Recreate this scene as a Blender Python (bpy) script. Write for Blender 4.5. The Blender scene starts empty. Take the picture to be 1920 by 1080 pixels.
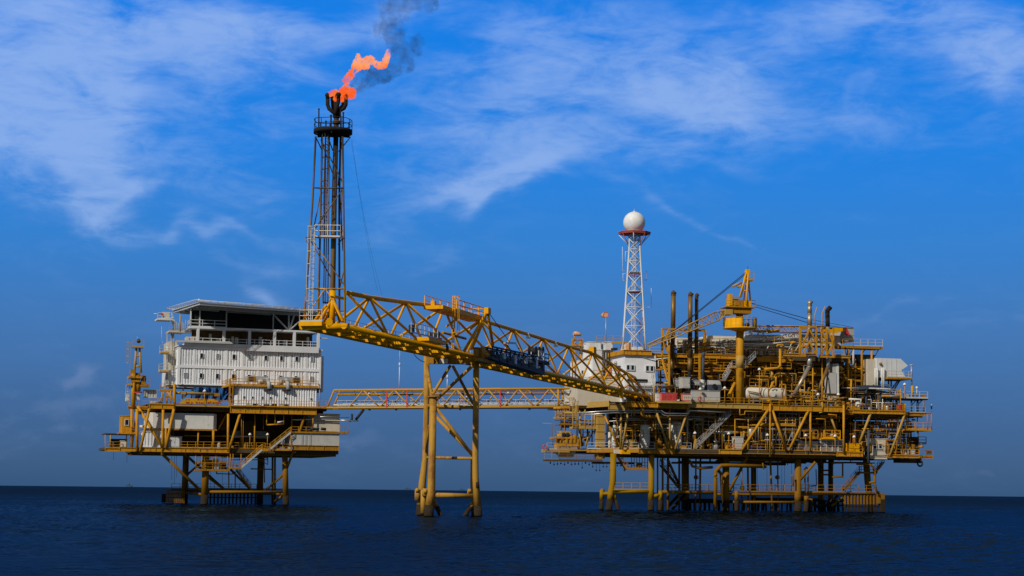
import bpy, math, random
import numpy as np
from mathutils import Vector, Matrix
random.seed(7)
S = bpy.context.scene
COL = S.collection
R = math.radians

# ------------------------------------------------------------------ camera
FPX = 3465.0                      # focal length in pixels of the 1920 wide photograph
EYE = 3.5                         # the photographer stands in a small boat
PITCH, ROLL = math.atan(377.5 / FPX), 0.0109
cp, sp = math.cos(PITCH), math.sin(PITCH)
_fw = Vector((0, cp, sp)); _r0 = Vector((1, 0, 0)); _u0 = Vector((0, -sp, cp))
_rt = _r0 * math.cos(ROLL) + _u0 * math.sin(ROLL)
_up = _u0 * math.cos(ROLL) - _r0 * math.sin(ROLL)
cam_d = bpy.data.cameras.new('camera'); cam = bpy.data.objects.new('camera', cam_d); COL.objects.link(cam)
cam_d.sensor_width = 36.0; cam_d.lens = 36.0 * FPX / 1920.0
cam_d.clip_start = 0.5; cam_d.clip_end = 20000
m3 = Matrix((( _rt.x, _up.x, -_fw.x), (_rt.y, _up.y, -_fw.y), (_rt.z, _up.z, -_fw.z)))
cam.matrix_world = Matrix.Translation((0, 0, EYE)) @ m3.to_4x4()
S.camera = cam
def ray(px, py):
    return _rt * ((px - 960) / FPX) + _up * ((540 - py) / FPX) + _fw

# ------------------------------------------------------------------ sky
SUN_EL, SUN_AZ = R(35), R(218)    # azimuth clockwise from +Y: behind the camera, to the left
sun_dir = Vector((math.sin(SUN_AZ) * math.cos(SUN_EL), math.cos(SUN_AZ) * math.cos(SUN_EL), math.sin(SUN_EL)))
W = bpy.data.worlds.new('World'); S.world = W; W.use_nodes = True
nt = W.node_tree; nt.nodes.clear()
def nd(tree, typ, **kw):
    n = tree.nodes.new(typ)
    for k, v in kw.items():
        if k == 'ins':
            for i, val in v.items():
                if isinstance(val, bpy.types.NodeSocket): tree.links.new(val, n.inputs[i])
                else: n.inputs[i].default_value = val
        else: setattr(n, k, v)
    return n
def mth(tree, op, *a):
    n = nd(tree, 'ShaderNodeMath', operation=op, ins=dict(enumerate(a))); return n.outputs[0]
def mixc(tree, f, a, b, mode='MIX'):
    n = nd(tree, 'ShaderNodeMix', data_type='RGBA', blend_type=mode, clamp_factor=True)
    for i, val in ((0, f), (6, a), (7, b)):
        if isinstance(val, bpy.types.NodeSocket): tree.links.new(val, n.inputs[i])
        else: n.inputs[i].default_value = val
    return n.outputs[2]
def srgb(r, g, b):
    f = lambda c: (c / 255 / 12.92) if c <= 10 else ((c / 255 + .055) / 1.055) ** 2.4
    return (f(r), f(g), f(b), 1)
def build_sky():
    M = lambda *a: mth(nt, *a)
    tc = nd(nt, 'ShaderNodeTexCoord')
    xyz = nd(nt, 'ShaderNodeSeparateXYZ', ins={0: tc.outputs['Generated']}).outputs
    el = M('ARCSINE', xyz[2]); az = M('ARCTAN2', xyz[0], xyz[1])
    sky = nd(nt, 'ShaderNodeTexSky', sky_type='NISHITA', sun_disc=False, sun_elevation=SUN_EL, sun_rotation=SUN_AZ,
             air_density=1.0, dust_density=0.4, ozone_density=3.0)
    # sky colour by elevation: slate to deep blue; grey overhead added to neutralise shade
    ramp = nd(nt, 'ShaderNodeValToRGB', ins={0: M('MULTIPLY', el, 1 / 1.6)})
    cr = ramp.color_ramp
    while len(cr.elements) > 1: cr.elements.remove(cr.elements[0])
    stops = [(-0.02, (48, 84, 126)), (0.012, (55, 91, 134)), (0.045, (60, 103, 156)), (0.085, (64, 118, 182)), (0.13, (50, 128, 208)),
             (0.18, (30, 130, 226)), (0.255, (14, 126, 232)), (0.33, (60, 120, 190)), (0.5, (104, 116, 134)), (1.5, (96, 106, 124))]
    cr.elements[0].position = 0; cr.elements[0].color = srgb(*stops[0][1])
    for e, c in stops[1:]:
        x = cr.elements.new(max(0.001, e / 1.6)); x.color = srgb(*c)
    # azimuth falls off a little towards the right
    base = mixc(nt, 0.965, mixc(nt, 1.0, sky.outputs[0], (0.055, 0.055, 0.055, 1), 'MULTIPLY'), ramp.outputs[0])
    # unseen grey sky added behind the camera to neutralise the fill light
    back = nd(nt, 'ShaderNodeMapRange', interpolation_type='SMOOTHSTEP', ins={0: xyz[1], 1: .35, 2: -.35}).outputs[0]
    base = mixc(nt, back, base, srgb(104, 110, 120))
    # ---- cirrus: wispy noise stretched along the wind, gathered into drifts at their bearings
    wv = nd(nt, 'ShaderNodeCombineXYZ', ins={0: az, 1: el, 2: 0.0}).outputs[0]
    def noise(scale, det, rough, sx, sy, rot, off=0.0, dist=0.0):
        mp = nd(nt, 'ShaderNodeMapping', ins={0: wv, 1: (off, off * .7, 0), 2: (0, 0, rot), 3: (sx, sy, 1)})
        n = nd(nt, 'ShaderNodeTexNoise', noise_dimensions='2D', ins={0: mp.outputs[0], 'Scale': scale, 'Detail': det, 'Roughness': rough, 'Distortion': dist})
        return n.outputs[0]
    warp = noise(9, 3, .55, 1, 1, 0, 3.1); warp2 = noise(9, 3, .55, 1, 1, 0, 7.7)
    azw = M('ADD', az, M('MULTIPLY', M('SUBTRACT', warp, 0.5), 0.07)); elw = M('ADD', el, M('MULTIPLY', M('SUBTRACT', warp2, 0.5), 0.06))
    def drift(cx, cy, rx, ry, ang, amp):
        a0 = math.atan((cx - 960) / FPX); e0 = math.atan((917.5 - cy) / FPX); c, s = math.cos(R(ang)), math.sin(R(ang))
        dx = M('SUBTRACT', azw, a0); dy = M('SUBTRACT', elw, e0)
        u = M('MULTIPLY', M('ADD', M('MULTIPLY', dx, c), M('MULTIPLY', dy, s)), FPX / rx)
        v = M('MULTIPLY', M('SUBTRACT', M('MULTIPLY', dy, c), M('MULTIPLY', dx, s)), FPX / ry)
        r2 = M('ADD', M('MULTIPLY', u, u), M('MULTIPLY', v, v))
        return M('MULTIPLY', M('POWER', 2.718, M('MULTIPLY', r2, -1.0)), amp)
    tot = None
    for d in [(20, 130, 150, 140, -10, 1.25), (230, 90, 330, 100, 8, .52), (420, 60, 260, 90, 0, .28), (110, 350, 150, 70, -35, .85), (190, 410, 60, 60, -50, .7), (290, 320, 290, 60, -12, .5), (60, 260, 150, 80, 0, .5),
              (240, 210, 320, 80, 0, .42), (480, 150, 200, 80, -10, .36), (380, 455, 130, 14, 4, .7), (250, 392, 140, 14, -2, .55), (520, 535, 60, 16, -22, .6), (470, 488, 90, 12, 3, .4), (640, 10, 240, 40, 8, .6),
              (1000, 190, 210, 120, 12, .6), (1060, 300, 250, 60, 12, .6), (900, 345, 120, 26, 8, .75), (860, 385, 30, 60, -28, .65), (1300, 130, 150, 70, 10, .6), (1330, 175, 180, 50, 0, .5), (1180, 80, 240, 70, 15, .3), (830, 230, 130, 120, 0, .35),
              (960, 60, 200, 70, 10, .34), (1240, 380, 80, 12, -22, .42), (1340, 425, 80, 9, -16, .36), (1640, 25, 170, 50, -10, .7), (1860, 60, 90, 70, -40, .7), (1890, 150, 60, 80, -60, .5), (1560, 190, 260, 50, -8, .45), (1750, 110, 220, 50, -5, .45), (1420, 60, 200, 60, 0, .4),
              (1590, 350, 50, 10, 5, .3), (1900, 365, 60, 9, 0, .3), (1660, 570, 160, 9, 6, .25), (1850, 600, 140, 22, 10, .25), (790, 490, 130, 30, 6, .2), (680, 340, 260, 70, 0, .16), (1500, 240, 300, 40, 0, .25)]:
        x = drift(*d); tot = x if tot is None else M('ADD', tot, x)
    wisp = noise(19, 12, .60, 1.0, 2.7, R(9), 1.3, .35)
    fine = noise(80, 7, .55, 1.0, 3.0, R(14), 5.0, .3)
    tex = M('ADD', M('MULTIPLY', wisp, .80), M('MULTIPLY', fine, .20))
    # every noise patch is thinned where the drift is thin
    dens = nd(nt, 'ShaderNodeMapRange', interpolation_type='SMOOTHSTEP', ins={0: M('ADD', tex, M('MULTIPLY', M('MINIMUM', tot, 1.2), .30)), 1: .46, 2: .94}).outputs[0]
    dens = M('MULTIPLY', dens, M('MINIMUM', M('ADD', M('MULTIPLY', tot, .92), .09), 1.0))
    # low grey cumulus over the left horizon
    low = None
    for d in [(170, 742, 26, 16, 0, 1.1), (140, 762, 40, 13, 0, .8), (30, 752, 60, 16, 0, .5), (120, 800, 150, 24, 0, .55), (130, 845, 150, 16, 0, .5), (620, 820, 60, 12, 0, .3), (780, 860, 80, 12, 0, .28), (1870, 880, 60, 9, 0, .3), (690, 812, 200, 30, 0, .2)]:
        x = drift(*d); low = x if low is None else M('ADD', low, x)
    puff = noise(60, 8, .6, 1, 1.8, 0, 9.0)
    ld = nd(nt, 'ShaderNodeMapRange', interpolation_type='SMOOTHSTEP', ins={0: M('ADD', puff, M('MULTIPLY', low, .35)), 1: .5, 2: .85}).outputs[0]
    ld = M('MULTIPLY', M('MULTIPLY', ld, M('MINIMUM', low, 1.0)), .75)
    front = M('SUBTRACT', 1.0, back)
    c = mixc(nt, M('MULTIPLY', M('MULTIPLY', dens, .68), front), base, srgb(158, 188, 238))
    c = mixc(nt, M('MULTIPLY', ld, .55), c, srgb(118, 142, 184))
    bg = nd(nt, 'ShaderNodeBackground', ins={0: c, 1: 1.0})
    out = nd(nt, 'ShaderNodeOutputWorld'); nt.links.new(bg.outputs[0], out.inputs[0])
build_sky()
sl = bpy.data.lights.new('sun', 'SUN'); sl.energy = 3.4; sl.angle = R(0.55); sl.color = (1.0, 0.91, 0.78)
so = bpy.data.objects.new('sun', sl); COL.objects.link(so); so.rotation_euler = (-sun_dir).to_track_quat('-Z', 'Y').to_euler(); so.location = sun_dir * 600
vs = S.view_settings; S.display_settings.display_device = 'sRGB'; vs.view_transform = 'Standard'; vs.look = 'None'; vs.exposure = 0.0; vs.gamma = 1.0; vs.use_curve_mapping = False

# ------------------------------------------------------------------ materials
MATS = {}
def mat(name, col, rough=.55, metal=0.0, dirt=None, amt=.35, scale=1.2, streak=True, bump=0.0):
    """painted steel and the like: a base paint with patches and drips of `dirt`"""
    m = bpy.data.materials.new(name); m.use_nodes = True; t = m.node_tree
    b = t.nodes['Principled BSDF']; b.inputs['Roughness'].default_value = rough; b.inputs['Metallic'].default_value = metal; b.inputs['Specular IOR Level'].default_value = .10
    c4 = (*col, 1)
    tc = nd(t, 'ShaderNodeTexCoord').outputs['Object']
    if dirt:
        n1 = nd(t, 'ShaderNodeTexNoise', ins={0: tc, 'Scale': scale, 'Detail': 6.0, 'Roughness': .65}).outputs[0]
        mp = nd(t, 'ShaderNodeMapping', ins={0: tc, 3: (1, 1, .12) if streak else (1, 1, 1)}).outputs[0]
        n2 = nd(t, 'ShaderNodeTexNoise', ins={0: mp, 'Scale': scale * 2.6, 'Detail': 4.0, 'Roughness': .6}).outputs[0]
        s = mth(t, 'ADD', mth(t, 'MULTIPLY', n1, .55), mth(t, 'MULTIPLY', n2, .45))
        f = nd(t, 'ShaderNodeMapRange', interpolation_type='SMOOTHSTEP', ins={0: s, 1: .66 - .3 * amt, 2: .80 - .2 * amt}).outputs[0]
        tone = nd(t, 'ShaderNodeMapRange', ins={0: n1, 1: .25, 2: .75, 3: .86, 4: 1.12}).outputs[0]
        cc = nd(t, 'ShaderNodeVectorMath', operation='SCALE', ins={0: c4[:3], 3: tone}).outputs[0]
        t.links.new(mixc(t, mth(t, 'MULTIPLY', f, min(1, amt * 1.6)), cc, (*dirt, 1)), b.inputs['Base Color'])
    else:
        b.inputs['Base Color'].default_value = c4
    MATS[name] = m; return m
RUST = (.20, .075, .02); GRIME = (.10, .06, .025)
mat('bright_yellow', (.75, .352, .001), .45, 0, (.36, .15, .012), .42, .7)
mat('deck_yellow', (.54, .262, .016), .55, 0, RUST, .62, .9)
mat('sand_yellow', (.44, .28, .07), .6, 0, (.30, .16, .04), .5, .9)
mat('walk_yellow', (.52, .28, .035), .55, 0, (.28, .14, .03), .45, .9)
mat('ochre', (.39, .185, .014), .6, 0, GRIME, .6, 1.0)
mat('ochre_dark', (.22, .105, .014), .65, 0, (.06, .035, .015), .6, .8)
mat('leg_yellow_dim', (.30, .165, .003), .6, 0, (.22, .10, .025), .5, .5)  # darkening towards the sea is put into this paint
mat('leg_ochre_dim', (.24, .115, .008), .65, 0, (.12, .055, .018), .5, .5)  # the same low-level darkening, deeper, in the base colour
mat('tripod_paint', (.45, .25, .04), .55, 0, (.20, .085, .025), .72, .5)
mat('marine_growth', (.030, .022, .015), .95, 0, (.055, .042, .026), .6, 2.0, False)
mat('white_paint', (.64, .665, .69), .5, 0, (.40, .36, .29), .3, .5)
mat('clad_white', (.76, .79, .83), .5, 0, (.42, .42, .40), .25, .35)
mat('beige_paint', (.56, .51, .42), .55, 0, (.34, .28, .20), .4, .5)
mat('tank_cream', (.66, .62, .53), .5, 0, (.32, .24, .15), .4, .5)
mat('tank_white', (.66, .66, .63), .5, 0, (.25, .20, .14), .4, .7)
mat('grey_paint', (.36, .37, .37), .5, 0, (.20, .17, .13), .35, .7)
mat('light_grey', (.47, .47, .45), .5, 0, (.27, .24, .19), .35, .7)
mat('galvanised', (.46, .46, .45), .42, .55, (.26, .22, .17), .3, 1.2)
mat('pipe_steel', (.50, .51, .52), .35, .7, (.22, .19, .15), .3, 1.0)
mat('stack_steel', (.40, .34, .26), .42, .55, (.14, .09, .05), .55, .6)
mat('stack_bronze', (.24, .145, .05), .5, .4, (.05, .035, .02), .55, .5)
mat('soot', (.022, .020, .019), .8, 0, (.07, .045, .022), .45, .8)
mat('soot_brown', (.10, .058, .024), .7, 0, (.02, .017, .015), .55, .6)
mat('dark_steel', (.030, .030, .032), .6, 0, (.07, .05, .03), .3, 1)
mat('interior_shade', (.11, .062, .022), .9, 0, (.025, .018, .012), .5, .4)  # shade of the enclosed spaces put into a dark brown
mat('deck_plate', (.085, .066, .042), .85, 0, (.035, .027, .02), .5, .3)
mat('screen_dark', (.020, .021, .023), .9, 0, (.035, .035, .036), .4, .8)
mat('window_glass', (.010, .020, .040), .2)
mat('window_glass_pale', (.20, .24, .28), .12)
mat('blue_steel', (.020, .050, .105), .5, 0, (.015, .018, .025), .4, 1.5)
mat('slate_steel', (.055, .072, .098), .6, 0, (.03, .03, .03), .4, 1.0)
mat('barrel_blue', (.010, .045, .16), .4, 0, (.03, .03, .05), .3, 2)
mat('tarp_blue', (.018, .085, .24), .5, 0, (.010, .040, .12), .5, 1.2, False)
mat('red_paint', (.52, .055, .05), .5, 0, (.30, .05, .04), .35, 1.0)
mat('rose_paint', (.60, .17, .15), .55, 0, (.40, .12, .10), .35, 1.0)
mat('tower_red', (.36, .075, .055), .5, 0, (.40, .25, .2), .35, 1.0)
mat('orange_cloth', (.72, .40, .22), .8, 0, (.60, .25, .12), .3, 2.0)
mat('radome_white', (.74, .76, .77), .35, 0, (.72, .70, .66), .2, .6, False)
mat('lamp_white', (.75, .74, .70), .4)
mat('skin', (.30, .16, .10), .6)
mat('coverall', (.015, .018, .030), .85)
mat('coverall_blue', (.03, .07, .15), .85)
mat('helmet_white', (.75, .75, .72), .35)
mat('banner_yellow', (.60, .32, .015), .7, 0, (.45, .22, .02), .35, 2.0, False)
mat('lettering_red', (.46, .055, .04), .7)
mat('lettering_blue', (.12, .25, .50), .7)
mat('emblem_tan', (.50, .38, .24), .7)
mat('far_haze', (.05, .09, .15), 1.0)  # haze of distance put into the colour, close to the sky's
def mat_flame():
    """burning gas: a glowing volume, torn by noise, orange at the tips and paler where it drifts"""
    m = bpy.data.materials.new('flame'); m.use_nodes = True; t = m.node_tree; t.nodes.clear()
    tc = nd(t, 'ShaderNodeTexCoord').outputs['Object']
    n = nd(t, 'ShaderNodeTexNoise', ins={0: tc, 'Scale': 2.1, 'Detail': 6.0, 'Roughness': .62, 'Distortion': .8}).outputs[0]
    n2 = nd(t, 'ShaderNodeTexNoise', ins={0: tc, 'Scale': .9, 'Detail': 3.0}).outputs[0]
    d = nd(t, 'ShaderNodeMapRange', interpolation_type='SMOOTHSTEP', ins={0: n, 1: .45, 2: .60, 3: 0.0, 4: 12.0}).outputs[0]
    z = nd(t, 'ShaderNodeSeparateXYZ', ins={0: tc}).outputs[2]
    k = mth(t, 'ADD', nd(t, 'ShaderNodeMapRange', ins={0: z, 1: .2, 2: 2.6, 3: .05, 4: .62}).outputs[0], mth(t, 'MULTIPLY', mth(t, 'SUBTRACT', n2, .5), 1.3))
    r = nd(t, 'ShaderNodeValToRGB', ins={0: k}); cr = r.color_ramp
    cr.elements[0].position = 0.0; cr.elements[0].color = srgb(246, 94, 30); cr.elements[1].position = 1.0; cr.elements[1].color = srgb(232, 160, 150)
    for p, c in ((.25, (255, 124, 50)), (.5, (255, 158, 100)), (.75, (253, 170, 122))):
        e = cr.elements.new(p); e.color = srgb(*c)
    v = nd(t, 'ShaderNodeVolumePrincipled', ins={'Color': (0, 0, 0, 1), 'Density': d, 'Emission Strength': mth(t, 'MULTIPLY', d, 1.05), 'Emission Color': r.outputs[0]})
    o = nd(t, 'ShaderNodeOutputMaterial'); t.links.new(v.outputs[0], o.inputs[1]); MATS['flame'] = m
mat_flame()
# ------------------------------------------------------------------ frames: local axes u (along a front), v (away from the sea side we look from), z (up)
class Frame:
    def __init__(s, x, y, deg):
        s.o = Vector((x, y)); s.a = R(deg); s.eu = Vector((math.cos(s.a), math.sin(s.a))); s.ev = Vector((-math.sin(s.a), math.cos(s.a)))
    def loc(s, P):
        q = Vector((P.x, P.y)) - s.o; return Vector((q.dot(s.eu), q.dot(s.ev), P.z))
    def world(s, u, v, z):
        q = s.o + s.eu * u + s.ev * v; return Vector((q.x, q.y, z))
    def _hit(s, px, py, ax, val):
        d = ray(px, py); d2 = Vector((d.x, d.y)); t = (val + s.o.dot(ax)) / d2.dot(ax)
        return s.loc(Vector((d.x * t, d.y * t, EYE + d.z * t)))
    def p(s, px, py, v=0.0): return s._hit(px, py, s.ev, v)
    def pu(s, px, py, u): return s._hit(px, py, s.eu, u)
    def pz(s, px, py, z):
        d = ray(px, py); t = (z - EYE) / d.z; return s.loc(Vector((d.x * t, d.y * t, z)))

OFF = {}                                            # local position of each thing's base in its frame
def thing(F, name, label, cat, base=(0, 0, 0), group=None, kind=None):
    o = bpy.data.objects.new(name, None); COL.objects.link(o); o.empty_display_size = .5
    o.location = F.world(*base); o.rotation_euler = (0, 0, F.a); OFF[o] = Vector(base)
    o['label'] = label; o['category'] = cat
    if group: o['group'] = group
    if kind: o['kind'] = kind
    return o
class MB:
    def __init__(s): s.v = []; s.f = []; s.s = []
    def add(s, vs, fs, sm=False):
        n = len(s.v); s.v += [tuple(x) for x in vs]
        for k, f in enumerate(fs):
            s.f.append(tuple(i + n for i in f)); s.s.append(sm if isinstance(sm, bool) else sm[k])
        return s
    def box(s, u0, v0, z0, u1, v1, z1):
        return s.hexa([(u0, v0, z0), (u1, v0, z0), (u1, v1, z0), (u0, v1, z0)], [(u0, v0, z1), (u1, v0, z1), (u1, v1, z1), (u0, v1, z1)])
    def hexa(s, lo, hi):
        return s.add(list(lo) + list(hi), [(3, 2, 1, 0), (4, 5, 6, 7), (0, 1, 5, 4), (1, 2, 6, 5), (2, 3, 7, 6), (3, 0, 4, 7)])
    def prism(s, poly, z0, z1):
        n = len(poly); return s.add([(x, y, z0) for x, y in poly] + [(x, y, z1) for x, y in poly],
            [tuple(range(n))[::-1], tuple(range(n, 2 * n))] + [(i, (i + 1) % n, n + (i + 1) % n, n + i) for i in range(n)])
    def sweep(s, pts, r, n=8, cap=True):
        """a tube along a polyline, mitred at its bends; r is one radius or one per point"""
        P = [Vector(p) for p in pts]; m = len(P); rs = [r] * m if not isinstance(r, (list, tuple)) else r
        T = []
        for i in range(m):
            a = (P[i] - P[i - 1]).normalized() if i else None; b = (P[i + 1] - P[i]).normalized() if i < m - 1 else None
            t = a if b is None else b if a is None else (a + b)
            T.append((t if t.length > 1e-6 else b).normalized())
        ref = Vector((0, 0, 1)) if abs(T[0].z) < .95 else Vector((1, 0, 0)); x = T[0].cross(ref).normalized(); vs = []
        for i in range(m):
            x = (x - T[i] * x.dot(T[i])); x = x.normalized() if x.length > 1e-6 else T[i].orthogonal().normalized()
            y = T[i].cross(x); k = 1.0
            if 0 < i < m - 1:
                c = (P[i] - P[i - 1]).normalized().dot(T[i]); k = min(1.35, 1 / max(.3, c))
            vs += [P[i] + (x * math.cos(j * 2 * math.pi / n) + y * math.sin(j * 2 * math.pi / n)) * rs[i] * (1 + (k - 1) * .4) for j in range(n)]
        fs = [(i * n + j, i * n + (j + 1) % n, (i + 1) * n + (j + 1) % n, (i + 1) * n + j) for i in range(m - 1) for j in range(n)]; sm = [True] * len(fs)
        if cap: fs += [tuple(range(n))[::-1], tuple(range((m - 1) * n, m * n))]; sm += [False, False]
        return s.add(vs, fs, sm)
    def bar(s, a, b, w, h=None):
        """a square section bar"""
        a, b = Vector(a), Vector(b); h = h or w; t = (b - a).normalized()
        x = t.cross(Vector((0, 0, 1))) if abs(t.z) < .95 else t.cross(Vector((1, 0, 0))); x = x.normalized(); y = x.cross(t).normalized()
        q = [x * w / 2 + y * h / 2, -x * w / 2 + y * h / 2, -x * w / 2 - y * h / 2, x * w / 2 - y * h / 2]
        return s.hexa([a + k for k in q], [b + k for k in q])
    def lathe(s, c, prof, n=16, axis='z'):
        """prof: (radius, height) pairs round an axis through c"""
        c = Vector(c); vs = []
        for r, h in prof:
            for j in range(n):
                q = 2 * math.pi * j / n; a, b = r * math.cos(q), r * math.sin(q)
                vs.append(c + (Vector((a, b, h)) if axis == 'z' else Vector((h, a, b)) if axis == 'u' else Vector((a, h, b))))
        m = len(prof); fs = [(i * n + j, i * n + (j + 1) % n, (i + 1) * n + (j + 1) % n, (i + 1) * n + j) for i in range(m - 1) for j in range(n)]; sm = [True] * len(fs)
        if prof[0][0] > 1e-4: fs.append(tuple(range(n))[::-1]); sm.append(False)
        if prof[-1][0] > 1e-4: fs.append(tuple(range((m - 1) * n, m * n))); sm.append(False)
        return s.add(vs, fs, sm)
    def vessel(s, c, r, h, axis='z', n=18):
        """a drum with dished ends, from c along its axis"""
        e = r * .45; k = [(r * math.sin(t), -e * math.cos(t)) for t in (0.01, .45, .85, 1.2)]
        return s.lathe(c, [(a, b + e) for a, b in k] + [(r, e), (r, h - e)] + [(a, h - e - b) for a, b in k[::-1]], n, axis)
    def ball(s, c, r, n=12):
        return s.lathe(c, [(r * math.sin(math.pi * i / (n // 2)) + 1e-5, -r * math.cos(math.pi * i / (n // 2))) for i in range(n // 2 + 1)], n)
    def torus(s, c, R_, r, axis='v', n=18, k=6):
        c = Vector(c); vs = []
        for i in range(n):
            q = 2 * math.pi * i / n
            for j in range(k):
                w = 2 * math.pi * j / k; a = (R_ + r * math.cos(w)); d = Vector((a * math.cos(q), r * math.sin(w), a * math.sin(q)))
                vs.append(c + (d if axis == 'v' else Vector((d.x, d.z, d.y)) if axis == 'z' else Vector((d.y, d.x, d.z))))
        return s.add(vs, [(i * k + j, i * k + (j + 1) % k, ((i + 1) % n) * k + (j + 1) % k, ((i + 1) % n) * k + j) for i in range(n) for j in range(k)], True)
    def corrugated(s, a, b, z0, z1, out, pitch=.56, depth=.05):
        """a trapezoid corrugated sheet from a to b (u, v), bulging towards `out`"""
        a, b, out = Vector(a), Vector(b), Vector(out).normalized(); L = (b - a).length; t = (b - a) / L; n = max(2, round(L / pitch)); q = []
        for i in range(n):
            for f, d in ((0, 0), (.30, 0), (.45, depth), (.85, depth)): q.append(a + t * (L * (i + f) / n) + out * d)
        q.append(b); m = len(q)
        return s.add([(p.x, p.y, z0) for p in q] + [(p.x, p.y, z1) for p in q], [(i, i + 1, m + i + 1, m + i) for i in range(m - 1)])
def part(parent, name, m, mb, label=None, kind=None):
    if not mb.v: return None
    off = OFF[parent]; me = bpy.data.meshes.new(name)
    me.from_pydata([(x - off.x, y - off.y, z - off.z) for x, y, z in mb.v], [], mb.f); me.validate()
    if len(mb.s) == len(me.polygons): me.polygons.foreach_set('use_smooth', mb.s)
    for k in (m if isinstance(m, (list, tuple)) else [m]): me.materials.append(MATS[k])
    o = bpy.data.objects.new(name, me); COL.objects.link(o); o.parent = parent; OFF[o] = off
    if label: o['label'] = label
    if kind: o['kind'] = kind
    return o
# --- pieces authored by where they show and how deep they stand
def px_pts(F, pts): return [F.p(*q) if len(q) == 3 else F.p(q[0], q[1], 0) for q in pts]
def tube(parent, name, m, F, pts, r, n=8, **kw): return part(parent, name, m, MB().sweep(px_pts(F, pts), r, n), **kw)
def rect(F, x0, y0, x1, y1, v):
    a = F.p(x0, (y0 + y1) / 2, v); b = F.p(x1, (y0 + y1) / 2, v); xm = (x0 + x1) / 2
    return a.x, F.p(xm, y1, v).z, b.x, F.p(xm, y0, v).z
def bx(parent, name, m, F, x0, y0, x1, y1, v0, v1, **kw):
    u0, z0, u1, z1 = rect(F, x0, y0, x1, y1, v0); return part(parent, name, m, MB().box(u0, v0, z0, u1, v1, z1), **kw)
def ibeam_mb(u0, z0, u1, z1, v, mb=None, w=.5, st=3.0):
    mb = mb or MB(); t = .09
    mb.box(u0, v + .16, z0 + t, u1, v + w - .16, z1 - t); mb.box(u0 - .01, v, z0, u1 + .01, v + w, z0 + t); mb.box(u0 - .01, v, z1 - t, u1 + .01, v + w, z1)
    n = max(1, round((u1 - u0) / st))
    for i in range(n + 1):
        u = u0 + .05 + (u1 - u0 - .1) * i / n; mb.box(u - .03, v + .03, z0 + t, u + .03, v + .16, z1 - t)
    return mb
def ibeam(parent, name, m, F, x0, y0, x1, y1, v, **kw):
    u0, z0, u1, z1 = rect(F, x0, y0, x1, y1, v); return part(parent, name, m, ibeam_mb(u0, z0, u1, z1, v), **kw)
def rail_mb(pts, h=1.15, r=.042, gap=1.7, mb=None, toe=True):
    mb = mb or MB(); P = [Vector(p) for p in pts]
    for a, b in zip(P, P[1:]):
        L = (b - a).length; n = max(1, round(L / gap))
        for k in (h, h * .52): mb.sweep([a + Vector((0, 0, k)), b + Vector((0, 0, k))], r, 5, False)
        for i in range(n + 1):
            q = a + (b - a) * i / n; mb.bar(q, q + Vector((0, 0, h)), r * 1.9)
        if toe: mb.bar(a + Vector((0, 0, .09)), b + Vector((0, 0, .09)), .03, .16)
    return mb
def rail(parent, m, F, pts, h=1.15, **kw): return part(parent, 'railing', m, rail_mb(px_pts(F, pts), h, **kw))
def stair(parent, m, F, a, b, w=.9, dv=None, m2=None):
    a, b = F.p(*a), F.p(*b); side = Vector((0, w, 0)) if dv is None else Vector(dv); mb = MB()
    for k in (Vector(), side): mb.bar(a + k, b + k, .07, .28)
    n = max(3, int(abs(b.z - a.z) / .24))
    for i in range(n):
        q = a + (b - a) * (i + .5) / n; e = (b - a); e.z = 0; e = e.normalized() * .13
        mb.hexa([q - e - Vector((0, 0, .02)), q + e - Vector((0, 0, .02)), q + e + side - Vector((0, 0, .02)), q - e + side - Vector((0, 0, .02))], [q - e, q + e, q + e + side, q - e + side])
    o = part(parent, 'staircase', m, mb); hr = MB()
    for k in (Vector(), side): rail_mb([a + k, b + k], 1.05, .04, 1.3, hr, False)
    part(o, 'handrail', m2 or m, hr); return o
def ladder_mb(a, b, w, out, cage=True, r=.035, mb=None, gap=.34, side=None):
    """a rung ladder from a up to b, its hoops standing out along `out`"""
    mb = mb or MB(); a, b, out = Vector(a), Vector(b), Vector(out).normalized(); t = (b - a).normalized(); sd = side or out.cross(t).normalized()
    for k in (-w / 2, w / 2): mb.bar(a + sd * k, b + sd * k, r * 1.9)
    L = (b - a).length
    for i in range(int(L / gap)): q = a + t * (i + .5) * gap; mb.bar(q - sd * w / 2, q + sd * w / 2, r)
    if cage:
        n = max(2, int((L - 2.0) / 1.3)); ring = [(-w / 2, 0), (-w * .72, .38), (-w * .38, .72), (w * .38, .72), (w * .72, .38), (w / 2, 0)]
        for i in range(n + 1):
            q = a + t * (2.0 + (L - 2.1) * i / n); R_ = [q + sd * x + out * y for x, y in ring]
            for c, d in zip(R_, R_[1:]): mb.bar(c, d, .03, .07)
        for x, y in ring[1:-1]: mb.bar(a + t * 2.0 + sd * x + out * y, b + sd * x + out * y, .045)
    return mb
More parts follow.
